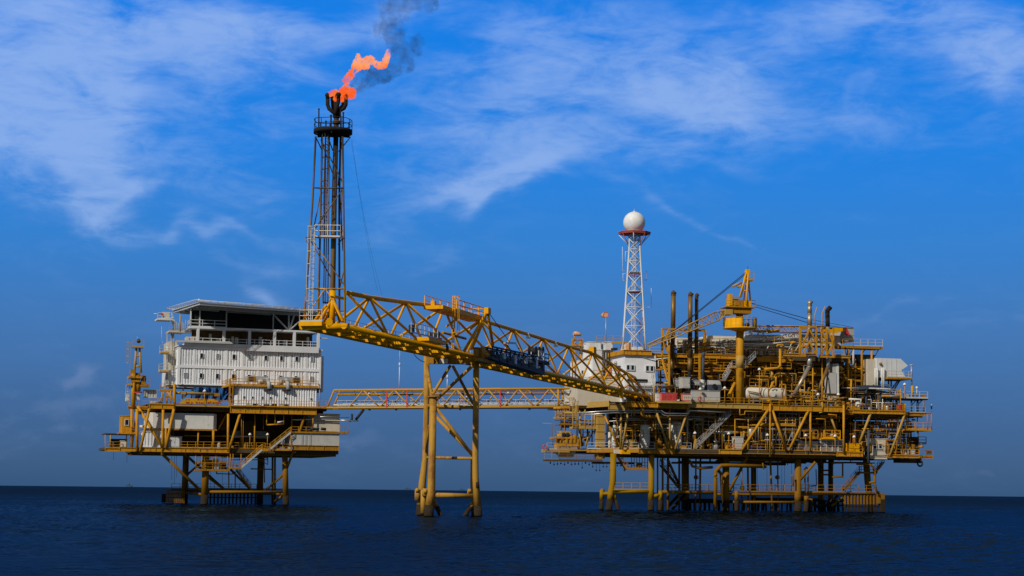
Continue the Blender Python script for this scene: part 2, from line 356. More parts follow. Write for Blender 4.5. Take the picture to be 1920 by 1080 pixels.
def lattice(parent, F, m, A, B, wa, wb, n, cr=.09, br=.05, names=('chord', 'lacing'), up=None):
    """a four chord lattice beam from A to B; width wa at A, wb at B"""
    A, B = Vector(A), Vector(B); t = (B - A).normalized(); x = t.cross(up or Vector((0, 0, 1))).normalized(); y = x.cross(t).normalized()
    cs = [(1, 1), (-1, 1), (-1, -1), (1, -1)]; at = lambda k, f: A + (B - A) * f + (x * cs[k][0] + y * cs[k][1]) * (wa + (wb - wa) * f) / 2
    for k in range(4): part(parent, names[0], m, MB().sweep([at(k, 0), at(k, 1)], cr, 7))
    for k in range(4):
        mb = MB(); j = (k + 1) % 4
        for i in range(n):
            f0, f1 = i / n, (i + 1) / n; mb.sweep([at(k, f0), at(j, f1)] if i % 2 else [at(j, f0), at(k, f1)], br, 5, False); mb.sweep([at(k, f0), at(j, f0)], br, 5, False)
        mb.sweep([at(k, 1), at(j, 1)], br, 5, False); part(parent, names[1], m, mb)
GF = Frame(0, 0, 0)
def lamp_post(F, x, y0, y1, v, label, m='deck_yellow', h=None):
    """floodlight on a thin post: foot at (x, y0), lamp at y1"""
    a, b = F.p(x, y0, v), F.p(x, y1, v); b = Vector((a.x, a.y, b.z)); t = thing(F, 'floodlight', label, 'floodlight', a, 'floodlights on thin posts')
    part(t, 'post', m, MB().sweep([a, b], .06, 6)); part(t, 'lamp_head', 'lamp_white', MB().lathe(b, [(.10, -.02), (.34, .02), (.30, .16), (.16, .36), (.02, .46)], 10)); return t
def lifebuoy(F, x, y, v, label):
    c = F.p(x, y, v); t = thing(F, 'lifebuoy', label, 'lifebuoy', c, 'lifebuoys hung on the railings')
    part(t, 'ring', 'red_paint', MB().torus(c, .36, .10)); mb = MB()
    for k in range(4):
        q = k * math.pi / 2 + .78; d = Vector((math.cos(q), 0, math.sin(q))); mb.torus(c + d * .36, .105, .02, 'u' if abs(d.x) < abs(d.z) else 'z', 10, 4)
    part(t, 'band', 'white_paint', mb); return t
def cabinet(F, name, label, cat, m, x0, y0, x1, y1, v0, v1, group=None, doors=0, door_m=None, corr=False, roof=None, windows=(), glass='window_glass'):
    """a boxy enclosure with plinth, lid and doors"""
    u0, z0, u1, z1 = rect(F, x0, y0, x1, y1, v0); t = thing(F, name, label, cat, ((u0 + u1) / 2, (v0 + v1) / 2, z0), group); mb = MB()
    if corr:
        e = .13; mb.box(u0 + e, v0 + e, z0 + .1, u1 - e, v1 - e, z1 - .05)
        mb.corrugated((u0 + e, v0 + e), (u1 - e, v0 + e), z0 + .15, z1 - .15, (0, -1)); mb.corrugated((u0 + e, v0 + e), (u0 + e, v1 - e), z0 + .15, z1 - .15, (-1, 0)); mb.corrugated((u1 - e, v0 + e), (u1 - e, v1 - e), z0 + .15, z1 - .15, (1, 0))
        fr = MB()
        for k in (z0, z1 - .16): fr.box(u0, v0, k, u1, v0 + .13, k + .16); fr.box(u0, v0 + .135, k, u0 + .13, v1, k + .16); fr.box(u1 - .13, v0 + .135, k, u1, v1, k + .16)
        for a in (u0, u1 - .15): fr.box(a, v0 - .004, z0 + .16, a + .15, v0 + .15, z1 - .16)
        b = part(t, 'wall', m, mb); part(t, 'corner_frame', m, fr)
    else:
        mb.box(u0, v0, z0, u1, v1, z1); b = part(t, 'body', m, mb)
    part(t, 'roof', roof or m, MB().box(u0 - .08, v0 - .08, z1 + .002, u1 + .08, v1 + .08, z1 + .10)); w = (u1 - u0)
    for i in range(doors):
        a = u0 + w * (i + .06) / doors; c = u0 + w * (i + .94) / doors; d = part(t, 'door', door_m or m, MB().box(a, v0 - .05, z0 + .18, c, v0 - .003, z1 - .14))
        part(d, 'handle', 'dark_steel', MB().box(c - .16, v0 - .10, (z0 + z1) / 2 - .12, c - .11, v0 - .052, (z0 + z1) / 2 + .12))
    for q in windows: window(t, F, *q, v0, glass)
    return t
def window(t, F, x0, y0, x1, y1, v, glass='window_glass', fm='white_paint', fw=.10):
    u0, z0, u1, z1 = rect(F, x0, y0, x1, y1, v); mb = MB()
    mb.box(u0 - fw, v - .20, z0 - fw, u1 + fw, v - .004, z0); mb.box(u0 - fw, v - .20, z1, u1 + fw, v - .004, z1 + fw); mb.box(u0 - fw, v - .20, z0, u0, v - .004, z1); mb.box(u1, v - .20, z0, u1 + fw, v - .004, z1)
    o = part(t, 'window', fm, mb); part(o, 'pane', glass, MB().box(u0 + .002, v - .12, z0 + .002, u1 - .002, v - .06, z1 - .002)); return o
# ------------------------------------------------------------------ the sea: one sheet, fine where the photograph looks, running out to the horizon
def build_sea():
    fine = np.radians(np.linspace(-20, 20, 960)); coarse = np.radians(np.concatenate([np.arange(24, 336, 6.0)])); ang = np.concatenate([fine, coarse])
    rr = np.concatenate([[2, 12, 24, 36], np.geomspace(46, 66, 60)[:-1], np.geomspace(66, 420, 900)[:-1], np.geomspace(420, 1300, 420), [1500, 1800, 2200, 2700, 3300, 3900]])
    A, Q = np.meshgrid(ang, rr, indexing='xy'); X = np.sin(A) * Q; Y = np.cos(A) * Q; Z = np.zeros_like(X)
    rng = np.random.RandomState(3); sp_ = np.gradient(rr)[:, None] * np.ones_like(A)
    for k in range(110):
        lam = 0.5 * (3.6 / 0.5) ** rng.rand(); th = R(rng.normal(188, 30)); a = .0058 * lam ** .8
        amp = a * np.clip((lam - 1.3 * sp_) / (1.0 * sp_), 0, 1); ph = rng.rand() * 6.28
        w = np.sin((X * math.sin(th) + Y * math.cos(th)) * 2 * math.pi / lam + ph + .6 * np.sin(X * .043 + Y * .031 + ph)); Z += amp * (.55 * w + .9 * (.64 - np.abs(np.sin(.5 * ((X * math.sin(th) + Y * math.cos(th)) * 2 * math.pi / lam + ph)))))
    pt = np.sin(X * .071 + .9 * np.sin(Y * .034)) + np.sin(Y * .052 + 1.3 * np.sin(X * .045 + 1)) + np.sin(X * .19 - Y * .083 + 2); Z *= 1 + .22 * pt
    deg = np.degrees(np.abs((A + np.pi) % (2 * np.pi) - np.pi)); Z *= np.clip((23 - deg) / 3, 0, 1) * np.clip((Q - 20) / 40, 0, 1)
    n, m = X.shape; V = np.stack([X, Y, Z], -1).reshape(-1, 3); i = np.arange(n - 1)[:, None] * m; j = np.arange(m)[None, :]; j2 = (j + 1) % m
    Fs = np.stack([i + j, i + m + j, i + m + j2, i + j2], -1).reshape(-1, 4)
    me = bpy.data.meshes.new('sea'); me.vertices.add(len(V)); me.vertices.foreach_set('co', V.ravel()); me.loops.add(Fs.size); me.loops.foreach_set('vertex_index', Fs.ravel())
    me.polygons.add(len(Fs)); me.polygons.foreach_set('loop_start', np.arange(0, Fs.size, 4)); me.polygons.foreach_set('loop_total', np.full(len(Fs), 4)); me.update(); me.validate()
    me.polygons.foreach_set('use_smooth', np.ones(len(Fs), bool))
    m_ = bpy.data.materials.new('sea_water'); m_.use_nodes = True; t = m_.node_tree; t.nodes.clear()
    pos = nd(t, 'ShaderNodeNewGeometry').outputs['Position']; mp = nd(t, 'ShaderNodeMapping', ins={0: pos, 2: (0, 0, R(12)), 3: (.75, 1.25, 1)}).outputs[0]
    n1 = nd(t, 'ShaderNodeTexNoise', ins={0: mp, 'Scale': 4.5, 'Detail': 5.0, 'Roughness': .66, 'Distortion': .4}).outputs[0]
    n2 = nd(t, 'ShaderNodeTexNoise', ins={0: mp, 'Scale': .6, 'Detail': 3.0, 'Roughness': .55}).outputs[0]
    h = mth(t, 'ADD', mth(t, 'MULTIPLY', n1, .035), mth(t, 'MULTIPLY', n2, .10))
    # gusts: patches where the ripples stand higher or lower
    n3 = nd(t, 'ShaderNodeTexNoise', ins={0: pos, 'Scale': .018, 'Detail': 3.0}).outputs[0]
    k = nd(t, 'ShaderNodeMapRange', ins={0: n3, 1: .35, 2: .65, 3: .55, 4: 1.0}).outputs[0]
    dist = nd(t, 'ShaderNodeVectorMath', operation='LENGTH', ins={0: pos}).outputs['Value']; k2 = nd(t, 'ShaderNodeMapRange', ins={0: dist, 1: 280.0, 2: 800.0, 3: 1.0, 4: 12.0}).outputs[0]; h = mth(t, 'MULTIPLY', h, k2)
    bp = nd(t, 'ShaderNodeBump', ins={0: k, 1: 1.0, 'Height': h}); nrm = bp.outputs[0]
    fr = nd(t, 'ShaderNodeFresnel', ins={0: 1.333, 1: nrm}).outputs[0]; df = nd(t, 'ShaderNodeBsdfDiffuse', ins={0: (.0012, .006, .014, 1), 2: nrm}).outputs[0]; gl = nd(t, 'ShaderNodeBsdfGlossy', ins={0: (.060, .104, .140, 1), 1: .05, 'Normal': nrm}).outputs[0]
    mx = nd(t, 'ShaderNodeMixShader', ins={0: fr, 1: df, 2: gl}); o_ = nd(t, 'ShaderNodeOutputMaterial'); t.links.new(mx.outputs[0], o_.inputs[0])
    me.materials.append(m_); o = bpy.data.objects.new('sea', me); COL.objects.link(o); o['kind'] = 'structure'
build_sea()
# ------------------------------------------------------------------ the living quarters platform (left)
L = Frame(-65.0, 357.0, 18.0)
LP = thing(L, 'living_quarters_platform', 'smaller yellow platform carrying the white living quarters and helideck', 'oil platform', (4, 8, 0))
Z_LD = L.p(330, 839.5, 0).z; Z_MD = L.p(330, 757, 0).z; B_LD = L.p(330, 848, 0).z; B_MD = L.p(330, 766.5, 0).z
def leg(P, F, x0, y0, x1, y1, v, r, m='leg_ochre_dim', grow=None):
    a, b = F.p(x0, y0, v), F.p(x1, y1, v); d = (b - a) / (b.z - a.z); b = a + d * (0 - a.z); e = b + d * -3.0; c = a + d * (1.8 - a.z)
    k = part(P, 'leg', m, MB().sweep([a, c], [r, r * 1.06], 20)); part(k, 'marine_growth', 'marine_growth', MB().sweep([c + d * .004, b, e], [r * 1.09, r * 1.13, r * 1.1], 20)); return k
for q in [(387, 849, 383, 944, 2, .66), (349, 849, 346, 930, 18, .62), (534, 849, 536, 943, 2, .56), (489, 849, 487, 940, 18, .62)]: leg(LP, L, *q)
for x in (511, 515.5): leg(LP, L, x, 849, x, 940, 10, .20, 'ochre')
for pts, r in [([(304, 851, 1), (377, 921, 2.2)], .30), ([(346, 851, 9), (423, 920, 9)], .26), ([(350, 891, 18), (390, 856, 18)], .22), ([(432, 880, 6), (472, 920, 6)], .24), ([(498, 919, 3), (530, 891, 2)], .24),
               ([(574, 772, 0), (549, 849, 0), (537, 880, 2)], .25), ([(386, 922, 2), (534, 922.5, 2)], .26), ([(346, 920, 18), (487, 921, 18)], .24), ([(349, 924, 18), (384, 927, 2)], .26), ([(487, 925, 18), (535, 926, 2)], .26),
               ([(516, 940, 6), (531, 929, 2.5)], .26), ([(392, 897, 4), (424, 921, 4)], .16)]: tube(LP, 'brace', 'leg_ochre_dim', L, pts, r)
# lower deck and main deck
for x0, y0, x1, y1, v, m in [(263, 839.5, 430, 848, 0, 'deck_yellow'), (430, 840.5, 549, 849, .7, 'deck_yellow'), (549, 835, 636, 844.5, -.6, 'ochre'), (224, 838.5, 263, 846.5, 1.5, 'deck_yellow'), (197, 840, 226, 846.5, 4, 'deck_yellow')]: ibeam(LP, 'deck_beam', m, L, x0, y0, x1, y1, v)
def slab(P, name, m, u0, v0, u1, v1, z0, z1): return part(P, name, m, MB().box(u0, v0, z0, u1, v1, z1))
uL, uR = L.p(263, 843, 0).x, L.p(636, 843, 0).x
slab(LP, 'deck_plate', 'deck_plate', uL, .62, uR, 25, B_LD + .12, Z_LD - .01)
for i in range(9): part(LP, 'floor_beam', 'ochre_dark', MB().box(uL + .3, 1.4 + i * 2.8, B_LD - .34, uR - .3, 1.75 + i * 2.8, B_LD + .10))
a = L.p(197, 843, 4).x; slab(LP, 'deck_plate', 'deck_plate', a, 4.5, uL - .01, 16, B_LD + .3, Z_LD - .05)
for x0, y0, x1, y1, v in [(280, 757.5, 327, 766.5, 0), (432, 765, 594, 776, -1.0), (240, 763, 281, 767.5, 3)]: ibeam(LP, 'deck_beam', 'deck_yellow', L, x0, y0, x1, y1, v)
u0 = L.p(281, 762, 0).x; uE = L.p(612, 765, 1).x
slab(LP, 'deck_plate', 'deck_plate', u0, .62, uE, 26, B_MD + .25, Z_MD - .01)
for i in range(9): part(LP, 'floor_beam', 'ochre_dark', MB().box(u0 + .3, 2.4 + i * 2.7, B_MD - .30, uE - .3, 2.8 + i * 2.7, B_MD + .23))
bx(LP, 'deck_edge', 'sand_yellow', L, 327.3, 760, 431, 762.5, .25, .6); bx(LP, 'deck_edge', 'deck_yellow', L, 432, 761.8, 640, 764, -1.3, .6)
bx(LP, 'deck_plate', 'deck_plate', L, 612.3, 762.5, 640, 764.5, .62, 9)
# columns and slanting braces between the two decks
for pts, r in [([(247, 767, 3), (247, 846, 3)], .34), ([(257, 767, 1.5), (257, 846, 1.5)], .36), ([(280, 766, 0), (263, 845, 0)], .33), ([(258, 762, 2.5), (304, 838, 0)], .36), ([(306, 768, .2), (304, 854, .2)], .32), ([(326, 767, 0), (311, 840, 0)], .36),
               ([(311, 803, .2), (311, 842, .2)], .28), ([(428, 776, .3), (427.5, 847, .3)], .30), ([(450, 776, -.6), (430, 842, 0)], .32), ([(425, 776, 3), (409, 806, 3)], .2), ([(372, 808, 2), (371, 840, 2)], .2), ([(478, 778, 1), (477, 840, 1)], .18), ([(256, 770, 3), (247, 843, 4)], .22), ([(400, 806, 1), (400, 840, 1)], .3), ([(587, 778, -.4), (587, 808, -.4)], .14)]:
    tube(LP, 'column', 'deck_yellow', L, pts, r * .8, 12)
# fill panels added behind, mostly coloured dark for the shade between decks
rng = random.Random(11)
for x0, y0, x1, y1, v0, v1, m in [(320, 770, 500, 840, 13, 13.3, 'interior_shade'), (500, 770, 588, 838, 12, 12.3, 'interior_shade'), (408, 776, 425, 806, 5, 9, 'interior_shade'), (452, 790, 475, 838, 8, 11, 'interior_shade'), (436, 808, 500, 822, 9, 11, 'grey_paint'), (268, 770, 320, 838, 14, 14.3, 'interior_shade')]:
    bx(LP, 'fill_panel', m, L, x0, y0, x1, y1, v0, v1)
for pts, r, m in [([(345, 817, 3), (425, 818, 3)], .10, 'ochre'), ([(430, 818, 5), (505, 819, 5)], .13, 'light_grey'), ([(453, 777, 2), (452, 845, 2)], .06, 'ochre'), ([(456.5, 777, 2), (455.5, 845, 2)], .06, 'ochre'), ([(494, 777, 1), (494, 806, 1)], .05, 'ochre'),
                  ([(318, 799, 2), (304, 801, 2), (262, 800, 3)], .28, 'tank_cream'), ([(326, 775, 3), (325, 820, 3)], .06, 'ochre'), ([(500, 797, 0), (500, 775, 0)], .1, 'deck_yellow'), ([(532, 775, 0), (532, 796, 0)], .1, 'deck_yellow'), ([(500.5, 796.5, 0), (532, 795.5, 0)], .14, 'deck_yellow'), ([(516, 776, 0), (516, 796, 0)], .1, 'deck_yellow'),
                  ([(520, 792, .2), (531, 790, .2)], .16, 'lamp_white'), ([(548, 787, .2), (637, 786, -.3)], .10, 'light_grey'), ([(590, 781, -.3), (655, 783, -.3)], .09, 'pipe_steel'), ([(637, 788, -.2), (672, 789, -.2)], .12, 'pipe_steel'), ([(660, 776, 2), (660, 786, 2), (655, 790, 2)], .22, 'dark_steel'), ([(682, 768, 3), (667, 787, 3)], .28, 'dark_steel'), ([(547, 776, 1), (547, 812, 1)], .12, 'ochre'), ([(546, 812, 1), (546, 842, 1)], .12, 'ochre')]:
    tube(LP, 'pipe', m, L, pts, r)
for i in range(34):                                   # pumps, skids and panels standing in the shade of the lower deck
    x = rng.uniform(322, 545); v = rng.uniform(3, 11); w = rng.uniform(3, 9); h = rng.uniform(5, 17); y = 839.5
    u0_, z0_, u1_, z1_ = rect(L, x, y - h, x + w, y, v); mb = MB(); z0_ = Z_LD; z1_ = Z_LD + h / 9.6
    if i % 3 == 0: mb.vessel((u0_, v, z0_), w / 20, h / 9.6); nm = 'small_vessel'
    elif i % 3 == 1: mb.box(u0_, v, z0_, u1_, v + 1.2, z1_); mb.box(u0_ - .1, v - .08, z0_, u1_ + .1, v + 1.3, z0_ + .15); nm = 'equipment_skid'
    else: mb.sweep([(u0_, v, z0_), (u0_, v, z1_), (u1_ + .6, v, z1_), (u1_ + .6, v, z0_)], .09, 7); mb.ball((u0_, v, (z0_ + z1_) / 2), .24); nm = 'pipe_loop'
    part(LP, nm, rng.choice(['ochre', 'ochre_dark', 'grey_paint', 'dark_steel', 'light_grey', 'deck_yellow']), mb)
for pts in [[(336, 839.5, .3), (427, 840, .3)], [(430, 841, 1), (497, 841.5, 1)], [(197.5, 840, 4.2), (226, 839.5, 4.2)], [(280, 757.5, .2), (327, 758.5, .2)], [(328, 760, .4), (431, 762, .4)], [(597, 763, -1.1), (640, 763.5, -1.1)], [(240, 763, 3.2), (280, 763.5, 3.2)],
            [(545, 811, 0), (588, 812, 0)], [(514, 843.5, -.8), (546, 844, -.8)]]: rail(LP, 'deck_yellow', L, pts)
rail(LP, 'deck_yellow', L, [(432, 762.2, -1.2), (596, 763.5, -1.2)])
bx(LP, 'landing', 'deck_yellow', L, 514, 841, 547, 845, -.9, .65); bx(LP, 'landing', 'ochre', L, 545, 809.5, 636, 812.5, -.7, 1.2); bx(LP, 'landing', 'ochre', L, 637, 810.5, 654, 814, -.6, 1.6); rail(LP, 'ochre', L, [(638, 811, -.5), (653.5, 811.3, -.5)])
bx(LP, 'landing', 'deck_yellow', L, 492, 843, 507, 846, -1.2, -.2); rail(LP, 'deck_yellow', L, [(493, 843.5, -1.1), (506, 843.6, -1.1)])
stair(LP, 'light_grey', L, (452.5, 877, -1.2), (492, 843, -1.2), m2='deck_yellow'); stair(LP, 'light_grey', L, (507, 842, -1.2), (545.5, 811, -1.2), m2='ochre'); stair(LP, 'ochre', L, (471, 917, 5), (444, 882, 5), m2='ochre')
# cellar platform hung under the lower deck
bx(LP, 'cellar_floor', 'ochre', L, 367, 880.5, 430, 883, .4, 6); bx(LP, 'cellar_floor', 'ochre', L, 431, 876, 453, 879, -1.2, 5)
for x, y in ((367, 881), (378.5, 882), (405, 882), (427, 882)): tube(LP, 'hanger', 'ochre', L, [(x, 851, .6), (x, y, .6)], .10)
for x in (432, 437, 452): tube(LP, 'hanger', 'ochre', L, [(x, 851, -1), (x, 877, -1)], .09)
for pts in [[(367.5, 881, .5), (429.5, 881.5, .5)], [(367.5, 868, .6), (429.5, 868.5, .6)], [(431.5, 876.5, -1.1), (452, 877, -1.1)], [(432, 863, 4), (500, 863, 4)]]: rail(LP, 'ochre', L, pts)
for x0, y0, x1, m in [(381, 862, 392, 'dark_steel'), (394, 862, 399, 'slate_steel'), (401, 860, 410, 'grey_paint'), (413, 866, 424, 'dark_steel')]: bx(LP, 'control_box', m, L, x0, y0, x1, 880.4, 2, 3.2)
for pts in [[(414, 857, 5), (500, 858, 5)], [(406, 884, 3), (406, 888, 3), (436, 889, 3), (436, 884, 3)], [(429, 883, 4), (429, 920, 4)], [(441, 884, 4), (441, 920, 4)], [(484, 860, 5), (502, 871, 5), (502, 856, 5)], [(470, 879, 9), (509, 880, 9)], [(495, 852, 9), (496, 905, 9)]]: tube(LP, 'pipe', 'ochre', L, pts, .12)
for x, y in ((322, 900), (327, 906), (331, 895), (395, 915), (417, 905), (213, 862), (238, 868)): tube(LP, 'hanging_line', 'dark_steel', L, [(x, 848, 5), (x, y, 5)], .03, 5)
rail(LP, 'ochre_dark', L, [(321, 918, 14), (481, 918.5, 14)]); bx(LP, 'walkway', 'ochre_dark', L, 320, 917.5, 482, 919.5, 13.4, 15)
# boat landing fenders in the water
bl = MB()
for x in np.arange(313, 346, 3.6): q = L.p(x, 921, 12); part(LP, 'fender_post', 'leg_ochre_dim' if int(x) % 2 else 'ochre_dark', MB().bar(Vector((q.x, 12, -2)), Vector((q.x, 12, q.z)), .2))
for y in (918.5, 925, 932, 939): bx(LP, 'fender_rail', 'ochre_dark', L, 312, y, 346, y + 2, 12.1, 12.4)
bx(LP, 'fender_post', 'marine_growth', L, 304, 926, 311, 942, 13, 14)
for x in range(388, 490, 7): q = L.p(x, 924, 15); part(LP, 'fender_post', 'marine_growth', MB().bar(Vector((q.x, 15, -2)), Vector((q.x, 15, q.z)), .3))
for y in (923.5, 932): bx(LP, 'fender_rail', 'marine_growth', L, 386, y, 490, y + 1.8, 15.16, 15.45)
# --- things standing on the decks
t = thing(L, 'storage_tank', 'big rust streaked cream tank between the decks of the left platform', 'tank', L.p(345, 804, 1.6)); u0, z0, u1, z1 = rect(L, 277, 774.5, 407, 803.5, 1.6)
h = (z1 - z0) / 2; pr = [(u0 - 0, 2.0), (u0 + 1.0, 1.6), (u1 - .7, 1.6), (u1, 2.2), (u1, 8), (u0, 8)]; part(t, 'shell', 'tank_white', MB().prism(pr, z0, z1)); part(t, 'cradle', 'ochre', MB().box(L.p(320, 803, 1.5).x, 1.5, z0 - .32, u1, 2.1, z0 - .003)); part(t, 'manway', 'tank_white', MB().lathe((u0 + 4, 1.6, z0 + 1.5), [(.4, -.002), (.4, -.25), (.5, -.25), (.5, -.33)], 14, 'v'))
cabinet(L, 'freight_container', 'white corrugated container behind slanting yellow braces on lower deck', 'container', 'clad_white', 266, 809, 303.5, 838.5, 1.6, 4.2, corr=True, roof='white_paint')
cabinet(L, 'equipment_cabinet', 'plain white box beside the corrugated container on lower deck', 'cabinet', 'white_paint', 317, 819, 341, 838.6, 3, 5, doors=2)
cabinet(L, 'deck_cabin', 'small sunlit yellow cabin on the left edge above the open shelter', 'cabin', 'deck_yellow', 229, 780, 246, 812, 4, 9, windows=[(234.5, 787, 241, 797)])
bx(LP, 'landing', 'deck_yellow', L, 222, 811.5, 262, 814, 2.5, 9.3); rail(LP, 'deck_yellow', L, [(231, 811.6, 2.7), (262, 812, 2.7)])
t = thing(L, 'open_shelter', 'low flat roofed shelter on posts at the far left deck edge', 'shelter', L.p(215, 843, 5)); bx(t, 'roof', 'soot_brown', L, 196.5, 812.5, 246, 814.5, 4.2, 10)
for x, v in ((197.5, 4.4), (207, 4.4), (237, 4.4), (245, 9)): tube(t, 'post', 'sand_yellow', L, [(x, 814.6, v), (x, 842, v)], .10)
cabinet(L, 'generator', 'dark boxy generator under the low flat shelter roof', 'generator', 'dark_steel', 208, 824, 238, 838, 6, 8.4, doors=3); cabinet(L, 'equipment_cabinet', 'cream box in front of dark generator under shelter', 'cabinet', 'tank_cream', 226, 827, 238, 839.5, 4.6, 5.6, doors=1)
cabinet(L, 'machinery_house', 'grey white plated house on the right end of the lower deck', 'machinery house', 'light_grey', 549.5, 813.5, 636, 835, -.4, 8, doors=0, roof='grey_paint'); cabinet(L, 'machinery_house', 'brownish plated house under main deck at its right end', 'machinery house', 'beige_paint', 589, 776.5, 637, 809, .4, 8)
for x in (565, 572, 580): bx(LP, 'panel_seam', 'grey_paint', L, x, 816, x + 3.5, 834.5, -.47, -.41)
for x in (582, 589, 602): tube(LP, 'pipe', 'dark_steel', L, [(x, 804, -.3), (x + 9, 805, -.3)], .28)
cabinet(L, 'equipment_cabinet', 'white cabinet by the stair landing of the left platform', 'cabinet', 'white_paint', 527.5, 824.5, 534, 834, -.7, -.1, doors=1)
for x, y0, y1, v, lb in [(383, 760, 734.5, 0, 'floodlight rising before the blue tarpaulin'), (468, 841, 816, .8, 'floodlight on lower deck left of stair landing'), (501, 842, 816, .8, 'floodlight right beside the stair landing'), (440, 722, 696, -.8, 'floodlight at the left end of the module roof rail')]: lamp_post(L, x, y0, y1, v, lb)
# accommodation block
vA = 10.0
t = thing(L, 'accommodation_block', 'large white two storey corrugated accommodation block with small windows', 'accommodation block', L.p(465, 722, vA)); u0, z0, u1, z1 = rect(L, 333, 650.5, 602, 728, vA); z1 = L.p(333, 649, vA).z; z0 = L.p(333, 721, vA).z; zm = L.p(333, 686.5, vA).z; D = 14
part(t, 'wall', 'clad_white', MB().box(u0 + .15, vA + .15, z0, u1 - .15, vA + D, z1 - .02))
w = MB()
for a, b in ((z0 + .2, zm - .28), (zm + .28, z1 - .35)): w.corrugated((u0 + .5, vA + .15), (u1 - .4, vA + .15), a, b, (0, -1)); w.corrugated((u0 + .15, vA + .6), (u0 + .15, vA + D), a, b, (-1, 0))
part(t, 'cladding', 'clad_white', w); fr = MB()
for a, b in ((z0, z0 + .22), (zm - .28, zm + .28), (z1 - .36, z1)): fr.box(u0, vA - .05, a, u1, vA + .149, b); fr.box(u0 + .0, vA + .15, a, u0 + .149, vA + D, b)
fr.box(u0 + .002, vA - .04, z0 + .22, u0 + .5, vA + .148, zm - .28); fr.box(u0 + .002, vA - .04, zm + .28, u0 + .5, vA + .148, z1 - .36); fr.box(u1 - .4, vA - .04, z0 + .22, u1 - .002, vA + .148, zm - .28); fr.box(u1 - .4, vA - .04, zm + .28, u1 - .002, vA + .148, z1 - .36)
for i in range(1, 9):
    a = u0 + (u1 - u0) * i / 9
    for b, c in ((z0 + .22, zm - .28), (zm + .28, z1 - .36)): fr.box(a - .22, vA + .045, b, a + .22, vA + .147, c)
part(t, 'frame', 'clad_white', fr); part(t, 'roof', 'white_paint', MB().box(u0 - .2, vA - .2, z1 + .003, u1 + .2, vA + D + .2, z1 + .28))
def win_at(u, z, w, h, gl):
    mb = MB(); f = .06; v = vA + .075; w += .02; h += .03
    mb.box(u - w - f, v - .09, z - h - f, u + w + f, v + .1, z - h); mb.box(u - w - f, v - .16, z + h, u + w + f, v + .1, z + h + f); mb.box(u - w - f, v - .16, z - h, u - w, v + .1, z + h); mb.box(u + w, v - .16, z - h, u + w + f, v + .1, z + h)
    o = part(t, 'window', 'white_paint', mb); part(o, 'pane', gl, MB().box(u - w + .002, v - .1, z - h + .002, u + w - .002, v - .05, z + h - .002)); None
za, zb = L.p(378, 667, vA).z, L.p(348, 703.5, vA).z
for i, x in enumerate([378, 408.3, 438.7, 468.6, 498.4, 527.8, 556.6, 585.5]): win_at(L.p(x, 670, vA).x, za, .27, .42, 'window_glass_pale' if i in (1, 3, 7) else 'window_glass')
for i, x in enumerate([348, 377, 407.5, 437.6, 467, 497, 526, 555, 584]): win_at(L.p(x, 704, vA).x, zb, .27, .42, 'window_glass_pale' if i in (0, 8) else 'window_glass')
part(t, 'sill_beam', 'grey_paint', MB().box(u0, vA + .3, z0 - .55, L.p(433, 726, vA).x, vA + .7, z0 - .15)); part(t, 'underside', 'interior_shade', MB().box(u0 + .3, vA + .75, z0 - .16, u1 - .3, vA + D - .3, z0 - .003))
for x in (343, 360, 385, 410): q = L.p(x, 727, vA); part(t, 'support_leg', 'light_grey', MB().bar(Vector((q.x, vA + 1, Z_MD)), Vector((q.x + .25, vA + 1, z0 - .16)), .3))
bx(t, 'annex', 'white_paint', L, 602.5, 668, 606.5, 735, vA + 1, vA + 9)
# stair tower on the block's left side
uS = u0
for (y0, y1), (x0, x1) in zip(((643, 662), (684, 697)), ((300, 316), (299, 314))):
    q = L.p((x0 + x1) / 2, y1 - 2, vA + 3); part(t, 'landing', 'sand_yellow', MB().box(q.x - .8, vA + 2, q.z - .35, q.x + .9, vA + 4.6, q.z)); part(t, 'railing', 'beige_paint', rail_mb([(q.x + .9, vA + 2.1, q.z), (q.x - .75, vA + 2.1, q.z), (q.x - .75, vA + 4.5, q.z)], 1.3, .05))
for a, b in (((314, 697), (318, 664)), ((316, 662), (326, 622)), ((308, 735), (313, 698))): stair(t, 'grey_paint', L, (*a, vA + 5), (*b, vA + 5))
bx(t, 'stair_wall', 'beige_paint', L, 316.5, 640, 332, 694, vA + 4, vA + 12); bx(t, 'stair_wall', 'white_paint', L, 314, 694.3, 332, 722, vA + 3.4, vA + 12)
for x in (312.5, 314.5, 321, 326): tube(t, 'pipe', 'galvanised', L, [(x, 622, vA + 3), (x, 720, vA + 3)], .07)
for x, y in ((303, 612), (305, 640)): tube(t, 'whip_aerial', 'white_paint', L, [(x, y, vA + 3), (x, 645, vA + 3)], .03, 5)
# upper storeys, open and dark under the helideck
h_ = thing(L, 'helideck', 'white helicopter deck with net rim over dark open storeys', 'helideck', (u0 + 12, vA + 6, z1 + .3)); zs1 = L.p(360, 644, vA - .5).z; zs2 = L.p(360, 612, vA - .5).z; ZH = L.p(374, 569, vA - 4).z
uA, uB = L.p(356, 612, vA - .5).x, L.p(598, 620, vA - .5).x
ux1 = L.p(346, 640, vA - .5).x
part(h_, 'floor_slab', 'white_paint', MB().box(ux1, vA - .5, zs1 - .35, uB, vA + D, zs1)); part(h_, 'floor_slab', 'white_paint', MB().box(uA, vA - .5, zs2 - .35, uB, vA + D, zs2))
ua_ = L.p(462, 648, vA - .3).x; part(h_, 'parapet', 'white_paint', MB().box(ua_, vA - .62, zs1 - 1.1, uB + .02, vA - .505, zs1 + .12)); part(h_, 'gap_shade', 'screen_dark', MB().box(u0 + 1, vA + .6, z1 + .29, u1 - 1, vA + D - .5, zs1 - .36))  # solid dark block stands in for the shade in the gap
